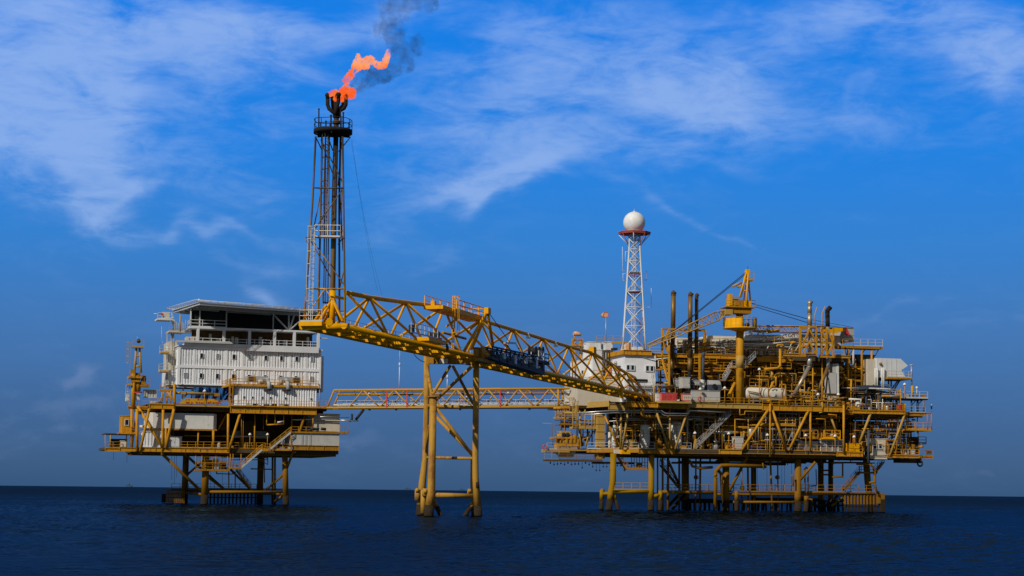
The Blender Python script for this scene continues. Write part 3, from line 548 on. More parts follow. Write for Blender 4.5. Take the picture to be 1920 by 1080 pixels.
for x in (371, 420, 468, 515, 552, 597): q = L.p(x, 630, vA - .3); part(h_, 'column', 'white_paint', MB().box(q.x - .27, vA - .48, zs1 + .003, q.x + .27, vA + .05, zs2 - .353))
part(h_, 'inner_wall', 'interior_shade', MB().box(uA + 1, vA + 3.5, zs1 + .003, uB - .5, vA + 3.8, zs2 - .36)); part(h_, 'inner_wall', 'screen_dark', MB().box(uA + 1, vA + 4.4, zs2 + .003, uB + 1.5, vA + 4.8, ZH - .9))  # walls coloured dark for the shade inside the storeys
for x, w_ in ((392, 4), (405, 8), (434, 4), (440, 6), (485, 6), (530, 9), (575, 4), (588, 6)): q = L.p(x, 640, vA + 2.5); part(h_, 'equipment_box', 'light_grey', MB().box(q.x, vA + 2, zs1 + .003, q.x + w_ / 9.6, vA + 3, zs1 + rng.uniform(1.2, 2.3)))
part(h_, 'railing', 'white_paint', rail_mb([(ux1 + .1, vA - .4, zs1), (ua_, vA - .4, zs1)], 1.15, .055)); part(h_, 'railing', 'white_paint', rail_mb([(ua_, vA - .4, zs1), (uB, vA - .4, zs1)], 1.2, .05))
q1 = L.p(425, 612, vA - .5).x; part(h_, 'railing', 'white_paint', rail_mb([(uA + .1, vA + 3, zs2), (uA + .1, vA - .4, zs2), (q1, vA - .4, zs2)], 1.35, .065, 2.2))
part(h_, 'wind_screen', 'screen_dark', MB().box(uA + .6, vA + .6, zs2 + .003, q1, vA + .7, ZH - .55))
for x, m in ((375, 'white_paint'), (358, 'white_paint'), (425, 'galvanised'), (513, 'grey_paint')): q = L.p(x, 590, vA); part(h_, 'column', m, MB().box(q.x - .12, vA + .1, zs2 + .003, q.x + .12, vA + .34, ZH - .55))
for a, b in (((513, 590), (540, 618)), ((552, 590), (543, 618)), ((560, 604), (543, 619)), ((541.5, 590), (541.5, 619))): part(h_, 'strut', 'light_grey', MB().sweep([L.p(*a, vA + .6), L.p(*b, vA + .6)], .17, 8))
A_, B_, C_ = L.pz(323, 580.5, ZH), L.pz(373, 565.5, ZH), L.pz(640, 586, ZH); d = (C_ - B_).normalized(); D_ = C_ + (A_ - B_) * .9; E_ = A_ + d * (C_ - B_).length * .75 + (A_ - B_) * .35
poly = [(p.x, p.y) for p in (A_, B_, C_, D_, E_)]; part(h_, 'deck', 'light_grey', MB().prism(poly, ZH - .22, ZH)); rim = MB()
cen = sum((p for p in (A_, B_, C_, D_, E_)), Vector()) / 5; out = [(p + (p - cen).normalized() * 1.3 + Vector((0, 0, .25))) for p in (A_, B_, C_, D_, E_)]; pin = [A_, B_, C_, D_, E_]
for i in range(5):
    a, b, c, e = pin[i], pin[(i + 1) % 5], out[(i + 1) % 5], out[i]; n = max(2, round((b - a).length / 1.5)); rim.sweep([e, c], .06, 5)
    for k in range(n + 1): rim.bar(a + (b - a) * k / n - Vector((0, 0, .2)), e + (c - e) * k / n, .06)
    for k in (.35, .7): rim.sweep([a + (e - a) * k, b + (c - b) * k], .03, 4)
part(h_, 'safety_net', 'white_paint', rim); mb = MB()
for i in range(5): a, b = pin[i] - Vector((0, 0, .42)), pin[(i + 1) % 5] - Vector((0, 0, .42)); mb.bar(a + (cen - pin[i]).normalized() * .4, b + (cen - pin[(i + 1) % 5]).normalized() * .4, .2, .36)
part(h_, 'edge_girder', 'white_paint', mb)
for k in range(1, 6): a, b = A_ + (B_ - A_) * k / 6, A_ + (B_ - A_) * k / 6 + d * 24; part(h_, 'girder', 'grey_paint', MB().bar(a + d * .8 - Vector((0, 0, .78)), b - Vector((0, 0, .78)), .2, .55))
part(h_, 'marker_lamp', 'lamp_white', MB().ball(B_ + Vector((0, 0, .35)), .2))
bx(h_, 'access_platform', 'white_paint', L, 295, 597, 322, 600, vA + 2, vA + 6); rail(h_, 'white_paint', L, [(295.5, 597.5, vA + 2.1), (322, 597, vA + 2.1)]); bx(h_, 'fire_monitor', 'beige_paint', L, 305, 585, 318, 596.8, vA + 3, vA + 4.4); bx(h_, 'fire_box', 'red_paint', L, 302, 587, 305, 592, vA + 2.6, vA + 3); tube(h_, 'monitor_nozzle', 'galvanised', L, [(288, 588.5, vA + 3), (303, 588, vA + 3)], .1)
stair(h_, 'white_paint', L, (327, 612, vA + 3), (322, 595, vA + 3)); tube(h_, 'post', 'sand_yellow', L, [(338, 590, vA), (338, 622, vA)], .14); bx(h_, 'landing', 'beige_paint', L, 317, 620, 346, 623, vA + 1, vA + 6); rail(h_, 'sand_yellow', L, [(317.5, 620.5, vA + 1.1), (326, 620.5, vA + 1.1)]); rail(h_, 'grey_paint', L, [(327, 620.5, vA + 1.1), (356, 621, vA + 1.1)])
for i in range(7): x = 328 + i * 3.4; tube(h_, 'pipe', 'grey_paint', L, [(x, 600 + i % 3 * 3, vA + 2.5), (x, 622, vA + 2.5)], .07)
for x0, x1 in ((357, 364), (366, 372), (349, 354)): bx(h_, 'equipment_box', 'beige_paint', L, x0, 631, x1, 644, vA + .3, vA + 1.3)
bx(h_, 'gutter', 'light_grey', L, 330, 639.5, 436, 643, vA - 1.0, vA - .55)
bx(h_, 'side_rail', 'light_grey', L, 597, 633, 614, 635, vA - .2, vA)
# white module with yellow roof rail
vm = 0.0
t = thing(L, 'equipment_module', 'low white corrugated module with yellow roof railing and small square windows', 'equipment module', L.p(520, 762, vm)); u0, z0, u1, z1 = rect(L, 448, 725, 594, 762, vm); z0 = L.p(448, 761.5, vm).z; z1 = L.p(448, 724, vm).z
part(t, 'wall', 'clad_white', MB().box(u0, vm + .13, z0, u1, vm + 9.5, z1 - .01)); part(t, 'cladding', 'clad_white', MB().corrugated((u0, vm + .13), (u1, vm + .13), z0 + .05, z1 - .05, (0, -1), .50, .11)); part(t, 'roof', 'deck_yellow', MB().box(u0 - 1.9, vm - .35, z1, u1 + .3, vm + 9.7, z1 + .28))
for x in (457.5, 473.5, 491.5, 507.5, 535.5, 583.5): q = L.p(x, 746, vm); z = z0 + 1.75; o = part(t, 'window', 'white_paint', MB().box(q.x - .22, vm - .05, z - .26, q.x + .22, vm + .02, z + .26)); part(o, 'pane', 'window_glass', MB().box(q.x - .15, vm - .08, z - .18, q.x + .15, vm - .052, z + .18))
part(t, 'railing', 'deck_yellow', rail_mb([(u0 - 1.8, vm + 6, z1 + .28), (u0 - 1.8, vm - .25, z1 + .28), (u1 + .2, vm - .25, z1 + .28)], 1.15, .05)); part(t, 'railing', 'deck_yellow', rail_mb([(u0 - 1.8, vm + 8.8, z1 + .28), (u1 + .2, vm + 8.8, z1 + .28)], 1.15, .05))
part(t, 'ladder', 'deck_yellow', ladder_mb((u0 - 1.6, vm - .1, z0), (u0 - 1.6, vm - .1, z1 + 1.4), .6, (0, -1, 0))); part(t, 'post', 'deck_yellow', MB().box(u0 - 2.0, vm - .3, z0, u0 - 1.7, vm, z1)); part(t, 'pipe', 'light_grey', MB().sweep([(u1 + .1, vm, z1 + .9), (u1 + .55, vm, z1 + .6), (u1 + .55, vm, z0 + .4)], .13, 8))
for x in (476, 523, 567.5, 583): q = L.p(x, 722, vm); part(t, 'lamp_pole', 'deck_yellow', MB().bar(Vector((q.x, vm - .2, z1)), Vector((q.x, vm - .2, z1 + 2.4)), .13))
for i in range(8): q = L.p(463 + i * 10 + rng.uniform(-3, 3), 760, vm - .8); part(t, 'deck_fitting', rng.choice(['dark_steel', 'slate_steel', 'grey_paint']), MB().box(q.x, vm - .75, z0 - .02, q.x + rng.uniform(.5, 1.1), vm - .2, z0 + rng.uniform(.3, .6)))
for x0, x1, xd, lb in ((463, 503, 503.5, 'grey air conditioning unit with drooping duct nearer the module roof ladder'), (524, 564, 539, 'grey air conditioning unit with drooping duct nearer the flare boom end of the module')):
    u0_, _, u1_, _ = rect(L, x0, 703, x1, 713, 2); zt = z1 + .28; k = thing(L, 'air_conditioner', lb, 'air conditioner', ((u0_ + u1_) / 2, 3, zt), 'air conditioners on the module roof')
    part(k, 'casing', 'grey_paint', MB().box(u0_, 2, zt + .9, u1_, 4, zt + 1.9)); part(k, 'intake', 'soot_brown', MB().box(u0_ + .3, 1.9, zt + 1.0, u0_ + 1.6, 1.998, zt + 1.75)) if xd < 510 else part(k, 'intake', 'soot_brown', MB().box(u1_ - 1.5, 1.9, zt + 1.0, u1_ - .3, 1.998, zt + 1.75))
    for a in (u0_ + .2, u1_ - .4): part(k, 'foot', 'grey_paint', MB().box(a, 2.1, zt + .003, a + .2, 3.8, zt + .897))
    q = L.p(xd, 718, 0).x; part(k, 'fan', 'light_grey', MB().lathe((q - 1.2, 1.4, zt + .3), [(.62, 0), (.62, .8), (.5, 1.0), (.1, 1.05)], 16)); part(k, 'duct', 'grey_paint', MB().sweep([(q, 2.2, zt + 1.3), (q, .8, zt + 1.2), (q, -.55, zt + .4), (q + .1, -.75, zt - .7)], [.40, .40, .42, .42], 8)); part(k, 'bracket', 'soot_brown', MB().box(q - 1.0, -.6, zt - .95, q + .6, .1, zt - .7))
# tarpaulin, boom and banner in front of the dark undercroft
def cloth(F, x0, y0, x1, y1, v, nx, nz, f):
    u0, z0, u1, z1 = rect(F, x0, y0, x1, y1, v); vs = []; fs = []
    for i in range(nx + 1):
        for j in range(nz + 1): s, t_ = i / nx, j / nz; du, dv, dz = f(s, t_); vs.append((u0 + (u1 - u0) * s + du, v + dv, z1 + (z0 - z1) * t_ + dz))
    for i in range(nx):
        for j in range(nz): a = i * (nz + 1) + j; fs.append((a, a + nz + 1, a + nz + 2, a + 1))
    return MB().add(vs, fs, True)
t = thing(L, 'tarpaulin', 'crumpled blue tarpaulin hung under the white accommodation block', 'tarpaulin', L.p(400, 750, 8)); part(t, 'sheet', 'tarp_blue', cloth(L, 362, 727, 436, 753, 9, 60, 18, lambda s, q: (0, .28 * math.sin(s * 31 + q * 4) + .16 * math.sin(s * 71 + 2) - 3.2 * max(0, s - .74) * (1 + 1.6 * q) - .25 * q, .35 * math.sin(s * 9) * q - (.5 * max(0, s - .8) * (1 - q)))))
part(t, 'folded_end', 'tarp_blue', cloth(L, 417, 729, 433, 750, 6.4, 24, 22, lambda s, q: ((1 - q) * s * .0 + (1 - q) * .9, -.5 * math.sin(s * 17 + q * 7) - .3 * math.sin(s * 8 - q * 15) - 1.0 * q, -.4 * s)))
t = thing(L, 'crane_boom', 'small sand coloured crane boom laid level above the yellow banner', 'crane boom', L.p(342, 742, 3)); tube(t, 'beam', 'sand_yellow', L, [(328, 736.5, 3), (343, 737, 3), (402, 739, 3)], .26, 8); bx(t, 'winch', 'sand_yellow', L, 339.5, 734, 349, 739, 2.6, 3.5); bx(t, 'head_block', 'ochre', L, 402, 737, 412, 743, 2.7, 3.4); tube(t, 'hydraulic_ram', 'ochre', L, [(345, 744, 3), (352, 737.5, 3)], .18); tube(t, 'hook_line', 'sand_yellow', L, [(409, 743, 3), (408, 746, 3)], .12)
t = thing(L, 'slogan_banner', 'yellow banner with red lettering tied along the deck railing', 'banner', L.p(376, 758, .2)); u0, z0, u1, z1 = rect(L, 342, 747.5, 414, 757.5, .28)
part(t, 'sheet', 'banner_yellow', MB().hexa([(u0 - .6, .28, z0), (u1, .28, z0), (u1, .31, z0), (u0 - .6, .31, z0)], [(u0 + .7, .28, z1), (u1 - 1.0, .28, z1), (u1 - 1.0, .31, z1), (u0 + .7, .31, z1)]))
rl = random.Random(5)
def glyphs(xs, y0, y1):
    for x0, x1 in xs:
        a, zb_, b, zt_ = rect(L, x0, y0, x1, y1, .24)
        let = MB()
        for k in range(rl.choice([3, 4])):
            w = (b - a)
            if k % 2: zz = zb_ + (zt_ - zb_) * rl.choice([.05, .42, .8]); let.box(a, .24, zz, a + w * rl.uniform(.6, 1), .276, zz + .09)
            else: q = a + w * rl.choice([0, .4, .85]); let.box(q, .235, zb_, q + .09, .272, zb_ + (zt_ - zb_) * rl.uniform(.7, 1))
        part(t, 'letter', 'lettering_red', let)
glyphs([(348 + i * 2.0, 349.4 + i * 2.0) for i in range(4)] + [(358, 363), (366, 368), (369, 371), (372, 374), (376, 381), (388, 390), (391, 393), (393.6, 397), (398, 399.2), (400, 402), (403, 405), (406, 409), (410, 413)], 753, 757); glyphs([(348, 350), (352, 355), (370, 373), (376, 380), (384, 386), (388, 390), (402, 405)], 748.3, 750.3)
# deck clutter on the left wing
cabinet(L, 'air_handler', 'grey slatted box unit behind the left deck railing', 'air handler', 'light_grey', 271, 731.5, 294, 746, 3.2, 5.5, corr=True); cabinet(L, 'equipment_cabinet', 'pale tall box at the far left of the crane foot', 'cabinet', 'tank_white', 236, 738.5, 243, 752, 5, 6, doors=1); cabinet(L, 'equipment_cabinet', 'pale square box right of the small crane foot', 'cabinet', 'tank_white', 253.5, 738.5, 262, 750, 3, 4, doors=1)
t = thing(L, 'hatch_drum', 'flat pale round drum lying on the left deck wing', 'drum', L.p(293, 756, 1.5)); q = L.p(293, 756.5, 1.6); part(t, 'drum', 'light_grey', MB().lathe(q, [(1.15, 0), (1.2, .3), (1.1, .42), (.1, .45)], 18)); part(t, 'rim', 'grey_paint', MB().torus(q + Vector((0, 0, .32)), 1.18, .05, 'z'))
for x0, y0, x1, y1 in ((300, 724, 329, 733), (312, 736, 322, 744)): bx(LP, 'pipe_bracket', 'deck_yellow', L, x0, y1 - 2, x1, y1, 2, 3.6); rail(LP, 'deck_yellow', L, [(x0, y1 - 2, 2.1), (x1, y1 - 2, 2.1)])
for pts, r in [([(327, 720, .6), (327, 767, .6)], .26), ([(314, 735, 2), (325, 748, 1)], .16), ([(304, 735, 2), (304, 752, 2)], .12), ([(313, 744, 2.5), (313, 756, 2.5)], .14), ([(320, 733, 2), (320, 757, 2)], .10), ([(297, 757, 2), (308, 735, 2)], .1)]: tube(LP, 'post', 'deck_yellow', L, pts, r)
# small pedestal crane
t = thing(L, 'pedestal_crane', 'slim sand yellow pedestal crane on the left platform corner', 'crane', L.p(250, 764, 3)); tube(t, 'pedestal', 'deck_yellow', L, [(250, 766, 3), (250, 700, 3)], .42, 14); tube(t, 'pedestal_shaft', 'ochre', L, [(258.5, 735, 3.4), (258.5, 722, 3.4), (256, 704, 3.4)], [.5, .6, .5], 12); bx(t, 'machinery_deck', 'deck_yellow', L, 241, 705.5, 266, 709, 2.2, 5); bx(t, 'winch_house', 'ochre', L, 246, 692, 253, 705.3, 2.8, 4.2); bx(t, 'winch_house', 'ochre_dark', L, 253.2, 699, 263, 722, 3.2, 4.6); bx(t, 'winch_house', 'deck_yellow', L, 246, 711, 262, 716, 2.5, 3.1)
c = bx(t, 'cab', 'ochre', L, 265.5, 703, 274, 721, 2.6, 4.0); bx(c, 'pane', 'window_glass', L, 268, 705, 273, 715, 2.52, 2.59); bx(t, 'cab_floor', 'ochre', L, 264, 721.5, 281, 725, 2.2, 4.4); rail(t, 'ochre', L, [(270, 722, 2.3), (281, 722, 2.3)], 1.4); bx(t, 'side_floor', 'deck_yellow', L, 238, 721, 246.5, 723, 2.4, 4); rail(t, 'deck_yellow', L, [(238.5, 721, 2.5), (246, 721, 2.5)])
for a, b in (((252, 699), (256, 650)), ((264.5, 699), (261.5, 650)), ((251, 681), (257, 681)), ((254, 687), (264, 687)), ((256, 667), (262.5, 667))): part(t, 'mast_leg', 'sand_yellow', MB().sweep([L.p(*a, 3.3), L.p(*b, 3.3)], .22 if a[1] > 690 else .17, 8))
bx(t, 'top_floor', 'sand_yellow', L, 248.5, 649.5, 270, 652, 2.5, 4.2); rail(t, 'sand_yellow', L, [(249, 650, 2.6), (269.5, 650, 2.6)], 1.25); part(t, 'beacon', 'dark_steel', MB().lathe(L.p(260, 643, 3.2), [(.3, 0), (.38, .35), (.3, .7), (.05, .8)], 12)); tube(t, 'aerial', 'galvanised', L, [(257.5, 640, 3.2), (257.5, 630, 3.2)], .03, 5)
for x0, x1 in ((240, 247),): a, b = L.p(243, 700, 3.2), L.p(243, 641, 3.2); part(t, 'caged_ladder', 'galvanised', ladder_mb(a, Vector((a.x, a.y, b.z)), .5, (-1, 0, 0), side=Vector((0, 1, 0)))); a, b = L.p(242, 764, 3.6), L.p(242, 722, 3.6); part(t, 'caged_ladder', 'light_grey', ladder_mb(a, Vector((a.x, a.y, b.z)), .6, (-1, 0, 0), side=Vector((0, 1, 0))))
tube(t, 'red_pipe', 'red_paint', L, [(252, 736, 2.5), (267, 735.5, 2.5)], .12)
# ------------------------------------------------------------------ flare bridge: a three chord tubular truss running from the right platform out to the flare tower
ZB = EYE + 17.3
def wz(px, py, z): d = ray(px, py); t = (z - EYE) / d.z; return Vector((d.x * t, d.y * t, z))
e1, e2 = wz(647, 612, ZB), wz(1225, 746, ZB)
B = Frame(e1.x, e1.y, math.degrees(math.atan2(e2.y - e1.y, e2.x - e1.x))); LB = (e2 - e1).length; WB = B.pz(569, 613, ZB).y
FB = thing(B, 'flare_bridge', 'long bright yellow tubular truss bridge leading from right platform to the flare', 'truss bridge', (40, WB / 2, ZB))
Y1 = 'bright_yellow'
for v in (0, WB): part(FB, 'lower_chord', Y1, MB().sweep([(-.35, v, ZB), (LB + 3, v, ZB)], .33, 16))
tops = [(650, 549), (693, 557.5), (761, 567), (833, 575.5), (901, 600), (962.5, 618.5), (1018.5, 635.5), (1066.4, 650), (1111, 662), (1147, 683), (1174, 699.5), (1196, 711)]
N = [B.p(x, y, WB / 2) for x, y in tops]
part(FB, 'upper_chord', Y1, MB().sweep(N, .27, 16))
dk = lambda i: Y1
for i, n in enumerate(N):
    r = .17
    if i:
        for v in (0, WB): part(FB, 'post', Y1, MB().sweep([n, (n.x, v, ZB)], r * .92, 10))
    if i < len(N) - 1:
        m_ = N[i + 1]; part(FB, 'diagonal', Y1, MB().sweep([n, (m_.x, 0, ZB)], r, 10)); part(FB, 'diagonal', Y1, MB().sweep([m_, (max(.6, n.x), WB, ZB)], r, 10))
for v in (.0, WB): part(FB, 'diagonal', Y1, MB().sweep([N[-1], (LB + 1.5, v, ZB)], .2, 10))
bi = [0.0]; q = [n.x for n in N[1:]]; us = [.0] + q + [LB]
for a, b in zip(us, us[1:]):
    k = 2 if b - a < 12 else 3
    for j in range(k):
        u = a + (b - a) * j / k
        if u > .1: part(FB, 'cross_beam', Y1, MB().box(u - .15, .30, ZB - .26, u + .15, WB - .30, ZB + .10) if j else MB().sweep([(u, .3, ZB), (u, WB - .3, ZB)], .27, 10))
for a, b in zip(us[1:], us[2:]): part(FB, 'floor_diagonal', Y1, MB().sweep([(a, .3, ZB - .02), (b, WB - .3, ZB - .02)], .16, 8))
part(FB, 'end_beam', Y1, MB().sweep([(0, -.4, ZB), (0, WB + .4, ZB)], .36, 16)); part(FB, 'walkway', 'deck_plate', MB().box(1.5, WB * .52, ZB + .14, LB, WB * .86, ZB + .22))
part(FB, 'pipe', 'ochre', MB().sweep([(2, WB * .30, ZB + .35), (LB, WB * .30, ZB + .35)], .22, 10)); part(FB, 'pipe', 'galvanised', MB().sweep([(2, WB * .18, ZB + .28), (LB, WB * .18, ZB + .28)], .11, 8))
for v in (.53, .87): part(FB, 'railing', 'galvanised', rail_mb([(5.5, WB * v, ZB + .22), (LB - 1, WB * v, ZB + .22)], 1.15, .03, 2.4))
for x, y in ((990.5, 631), (1042, 646.5), (1089, 660.5), (1132, 678)):
    q = B.p(x, y, WB / 2 - .3); o = part(FB, 'work_lamp', 'lamp_white', MB().lathe(q, [(.36, -.28), (.30, 0), (.10, .25), (.04, .5)], 10))
for x, y in ((1111, 659),): q = B.p(x, y, WB / 2); part(FB, 'node_plate', Y1, MB().box(q.x - .9, q.y - .45, q.z - .3, q.x + .9, q.y + .45, q.z + .75))
for x in (1163,): q = B.p(x, 745, -.1); part(FB, 'hanger_plate', Y1, MB().box(q.x - .5, -.5, ZB - 1.3, q.x + .5, -.1, ZB + .4))
q = B.p(1187, 716, WB / 2 + .6); part(FB, 'end_fork', Y1, MB().sweep([q, B.p(1184, 742, WB * .75)], .5, 10))
# resting platform above the truss over its support
fp = thing(B, 'inspection_platform', 'yellow railed inspection platform perched on the middle of the flare bridge', 'platform', B.p(850, 590, 0)); a, b = B.p(829, 584, -.3), B.p(911, 584, -.3); za = B.p(862, 582, -.3).z
part(fp, 'floor', Y1, MB().box(a.x, -.4, za - .45, b.x, WB * .45, za)); part(fp, 'railing', Y1, rail_mb([(B.p(856, 580, -.3).x, -.3, za), (b.x - .1, -.3, za), (b.x - .1, WB * .42, za)], 1.3, .07, 3.2)); part(fp, 'railing', Y1, rail_mb([(a.x, WB * .42, za), (b.x - .1, WB * .42, za)], 1.3, .06, 3.2))
q = B.p(853.5, 650, -.9); part(fp, 'caged_ladder', Y1, ladder_mb((q.x, -.6, ZB + .2), (q.x, -.6, za + 1.5), .7, (0, -1, 0), r=.05)); part(fp, 'cabinet', Y1, MB().box(a.x + .2, .8, za + .003, a.x + .9, 1.3, za + .6))
for x in (a.x + .6, (a.x + b.x) / 2, b.x - .6): part(fp, 'support_post', Y1, MB().sweep([(x, .3, za - .45), (x, WB / 2 - .2, za - 1.9)], .14, 8))
# lifting frame of the gangway
hf = thing(B, 'hoist_frame', 'slanting yellow hoist frame with black ropes holding the blue gangway', 'hoist frame', B.p(900, 660, -.3)); tp = B.p(914, 583, -1.2)
for x, y, v in ((868, 662, -.1), (924, 648, -.6), (884, 655, .1)): part(hf, 'leg', Y1, MB().sweep([tp, B.p(x, y, v)], .2, 10))
part(hf, 'head', Y1, MB().box(tp.x - .6, tp.y - .3, tp.z - .4, tp.x + .6, tp.y + .3, tp.z + .4)); sp1, sp2 = B.p(946, 643, -1.6), B.p(966, 643.5, -1.6); part(hf, 'spreader', 'galvanised', MB().bar(sp1, sp2, .3, .25))
for a, b in ((tp, B.p(956, 642, -1.6)), (sp1 + Vector((.4, 0, 0)), B.p(957, 655, -1.6)), (sp2, B.p(979, 663, -1.6))): part(hf, 'rope', 'dark_steel', MB().sweep([a, b], .05, 6)); c = (a + b) / 2; part(hf, 'shackle', 'dark_steel', MB().ball(c, .13, 8))
part(hf, 'cross_bar', 'ochre', MB().sweep([B.p(830, 623, -.2), B.p(873, 635, -.2)], .17, 8))
# blue gangway slung along the near side of the bridge
gw = thing(B, 'boarding_gangway', 'dark blue lattice boarding gangway slung along the side of the flare bridge', 'gangway', B.p(950, 690, -1.5)); g0, g1 = B.p(914, 669, -1.6), B.p(1003, 692, -1.6); zt = lambda u: B.p(914, 650, -1.6).z + (B.p(995, 667, -1.6).z - B.p(914, 650, -1.6).z) * (u - g0.x) / (g1.x - g0.x)
zb = lambda u: B.p(914, 666, -1.6).z + (B.p(1000, 684, -1.6).z - B.p(914, 666, -1.6).z) * (u - g0.x) / (g1.x - g0.x)
for v in (-2.3, -.9):
    for zf, r in ((zt, .12), (zb, .16)): part(gw, 'side_rail', 'blue_steel', MB().sweep([(g0.x, v, zf(g0.x)), (g1.x, v, zf(g1.x))], r, 7))
    n = 11
    for i in range(n + 1):
        u = g0.x + (g1.x - g0.x) * i / n; mb = MB().bar(Vector((u, v, zb(u))), Vector((u, v, zt(u))), .16)
        if i < n: w = g0.x + (g1.x - g0.x) * (i + 1) / n; mb.sweep([(u, v, zt(u)), (w, v, zb(w))] if i % 2 else [(u, v, zb(u)), (w, v, zt(w))], .07, 5); mb.sweep([(u, v, (zb(u) + zt(u)) / 2), (w, v, (zb(w) + zt(w)) / 2)], .06, 5)
        part(gw, 'lattice', 'blue_steel', mb)
part(gw, 'floor', 'slate_steel', MB().hexa([(g0.x - 1, -2.5, zb(g0.x) - .55), (g1.x + 2, -2.5, zb(g1.x) - 1.3), (g1.x + 2, -.8, zb(g1.x) - 1.3), (g0.x - 1, -.8, zb(g0.x) - .55)], [(g0.x - 1, -2.5, zb(g0.x) - .18), (g1.x + 2, -2.5, zb(g1.x) - .35), (g1.x + 2, -.8, zb(g1.x) - .35), (g0.x - 1, -.8, zb(g0.x) - .18)]))
for i in range(14): u = g0.x + (g1.x - g0.x) * (i + .3) / 13; z = zb(u); part(gw, 'fitting', ['dark_steel', 'slate_steel', 'galvanised'][i % 3], MB().box(u, -2.62, z - .25 - .35 * (i % 2), u + 1.0, -2.2, z - .02 + .3 * (i % 3)))
q = B.p(908, 664, -1.2); part(gw, 'winch', 'ochre', MB().vessel((q.x - 2.5, -1.9, q.z - .3), .36, 1.9, 'u')); part(gw, 'winch_frame', 'ochre', MB().box(q.x - 5, -2.0, q.z - 1.2, q.x + 2.2, -.7, q.z - .8))
for i in range(6): u = q.x - 5 + i * 1.4; part(gw, 'winch_gear', ['ochre', 'ochre_dark', 'sand_yellow'][i % 3], MB().vessel((u, -1.7, q.z - .8), .32, 1.1 + .3 * (i % 3)))
a, b = B.p(1001, 676, -1.7), B.p(1010.5, 676, -1.7); zt_, zb_ = B.p(1006, 659, -1.7).z, B.p(1006, 675.5, -1.7).z; fr = MB()
for u in (a.x, (a.x + b.x) / 2, b.x):
    for v in (-2.4, -1.3): fr.bar(Vector((u, v, zb_)), Vector((u, v, zt_)), .13)
for z in (zb_, (zb_ + zt_) / 2, zt_): fr.bar(Vector((a.x, -2.4, z)), Vector((b.x, -2.4, z)), .12); fr.bar(Vector((a.x, -1.3, z)), Vector((b.x, -1.3, z)), .12)
part(gw, 'cage', 'galvanised', fr); part(gw, 'cage_back', 'screen_dark', MB().box(a.x + .1, -1.2, zb_, b.x - .1, -1.1, zt_ - .1))
for x in (998.5, 1005, 1012): q = B.p(x, 657.5, -1.4); part(gw, 'rope_drum', 'dark_steel', MB().lathe(q + Vector((0, -.55, 0)), [(.6, 0), (.6, .1), (.42, .12), (.42, .98), (.6, 1.0), (.6, 1.1)], 16, 'v'))
part(gw, 'landing', 'dark_steel', MB().box(a.x - 3, -2.6, zb_ - .45, b.x + 2.5, -.8, zb_ - .1)); part(gw, 'landing_rail', 'dark_steel', rail_mb([(b.x + .3, -2.5, zb_ - .1), (b.x + 2.4, -2.5, zb_ - .1), (b.x + 2.4, -1, zb_ - .1)], 1.2, .05))
# winch platform left of the support
t = thing(B, 'winch_platform', 'small platform with dark winch on the near chord left of the support', 'platform', B.p(815, 636, -.8)); a, b = B.p(794, 636, -.9), B.p(829, 645, -.9); z = B.p(812, 636, -.9).z
part(t, 'floor', Y1, MB().box(a.x, -1.6, z - .45, b.x, .3, z)); part(t, 'winch', 'dark_steel', MB().lathe((b.x - 2, -1.1, z + .55), [(.55, 0), (.55, .12), (.36, .14), (.36, 1.1), (.55, 1.12), (.55, 1.24)], 14, 'v')); part(t, 'winch_base', 'ochre', MB().box(b.x - 2.7, -1.3, z + .003, b.x - 1.2, .2, z + .3)); part(t, 'railing', 'galvanised', rail_mb([(a.x - 6, -1.5, z), (b.x - 3.4, -1.5, z)], 1.25, .04)); part(t, 'motor', 'dark_steel', MB().vessel((a.x - 4.5, -1.0, z - .0), .35, 1.1)); part(t, 'pulley', 'dark_steel', MB().lathe((b.x - .6, -1.9, z - .9), [(.3, 0), (.3, .2)], 12, 'v')); part(t, 'pulley_arm', 'dark_steel', MB().box(b.x - .7, -1.85, z - .8, b.x - .5, -1.6, z - .4))
rope = MB().sweep([B.p(776, 664, .3), B.p(782, 671, .3), B.p(790, 677, .3), B.p(796, 679, .3)], .045, 5); part(t, 'slack_rope', 'dark_steel', rope)
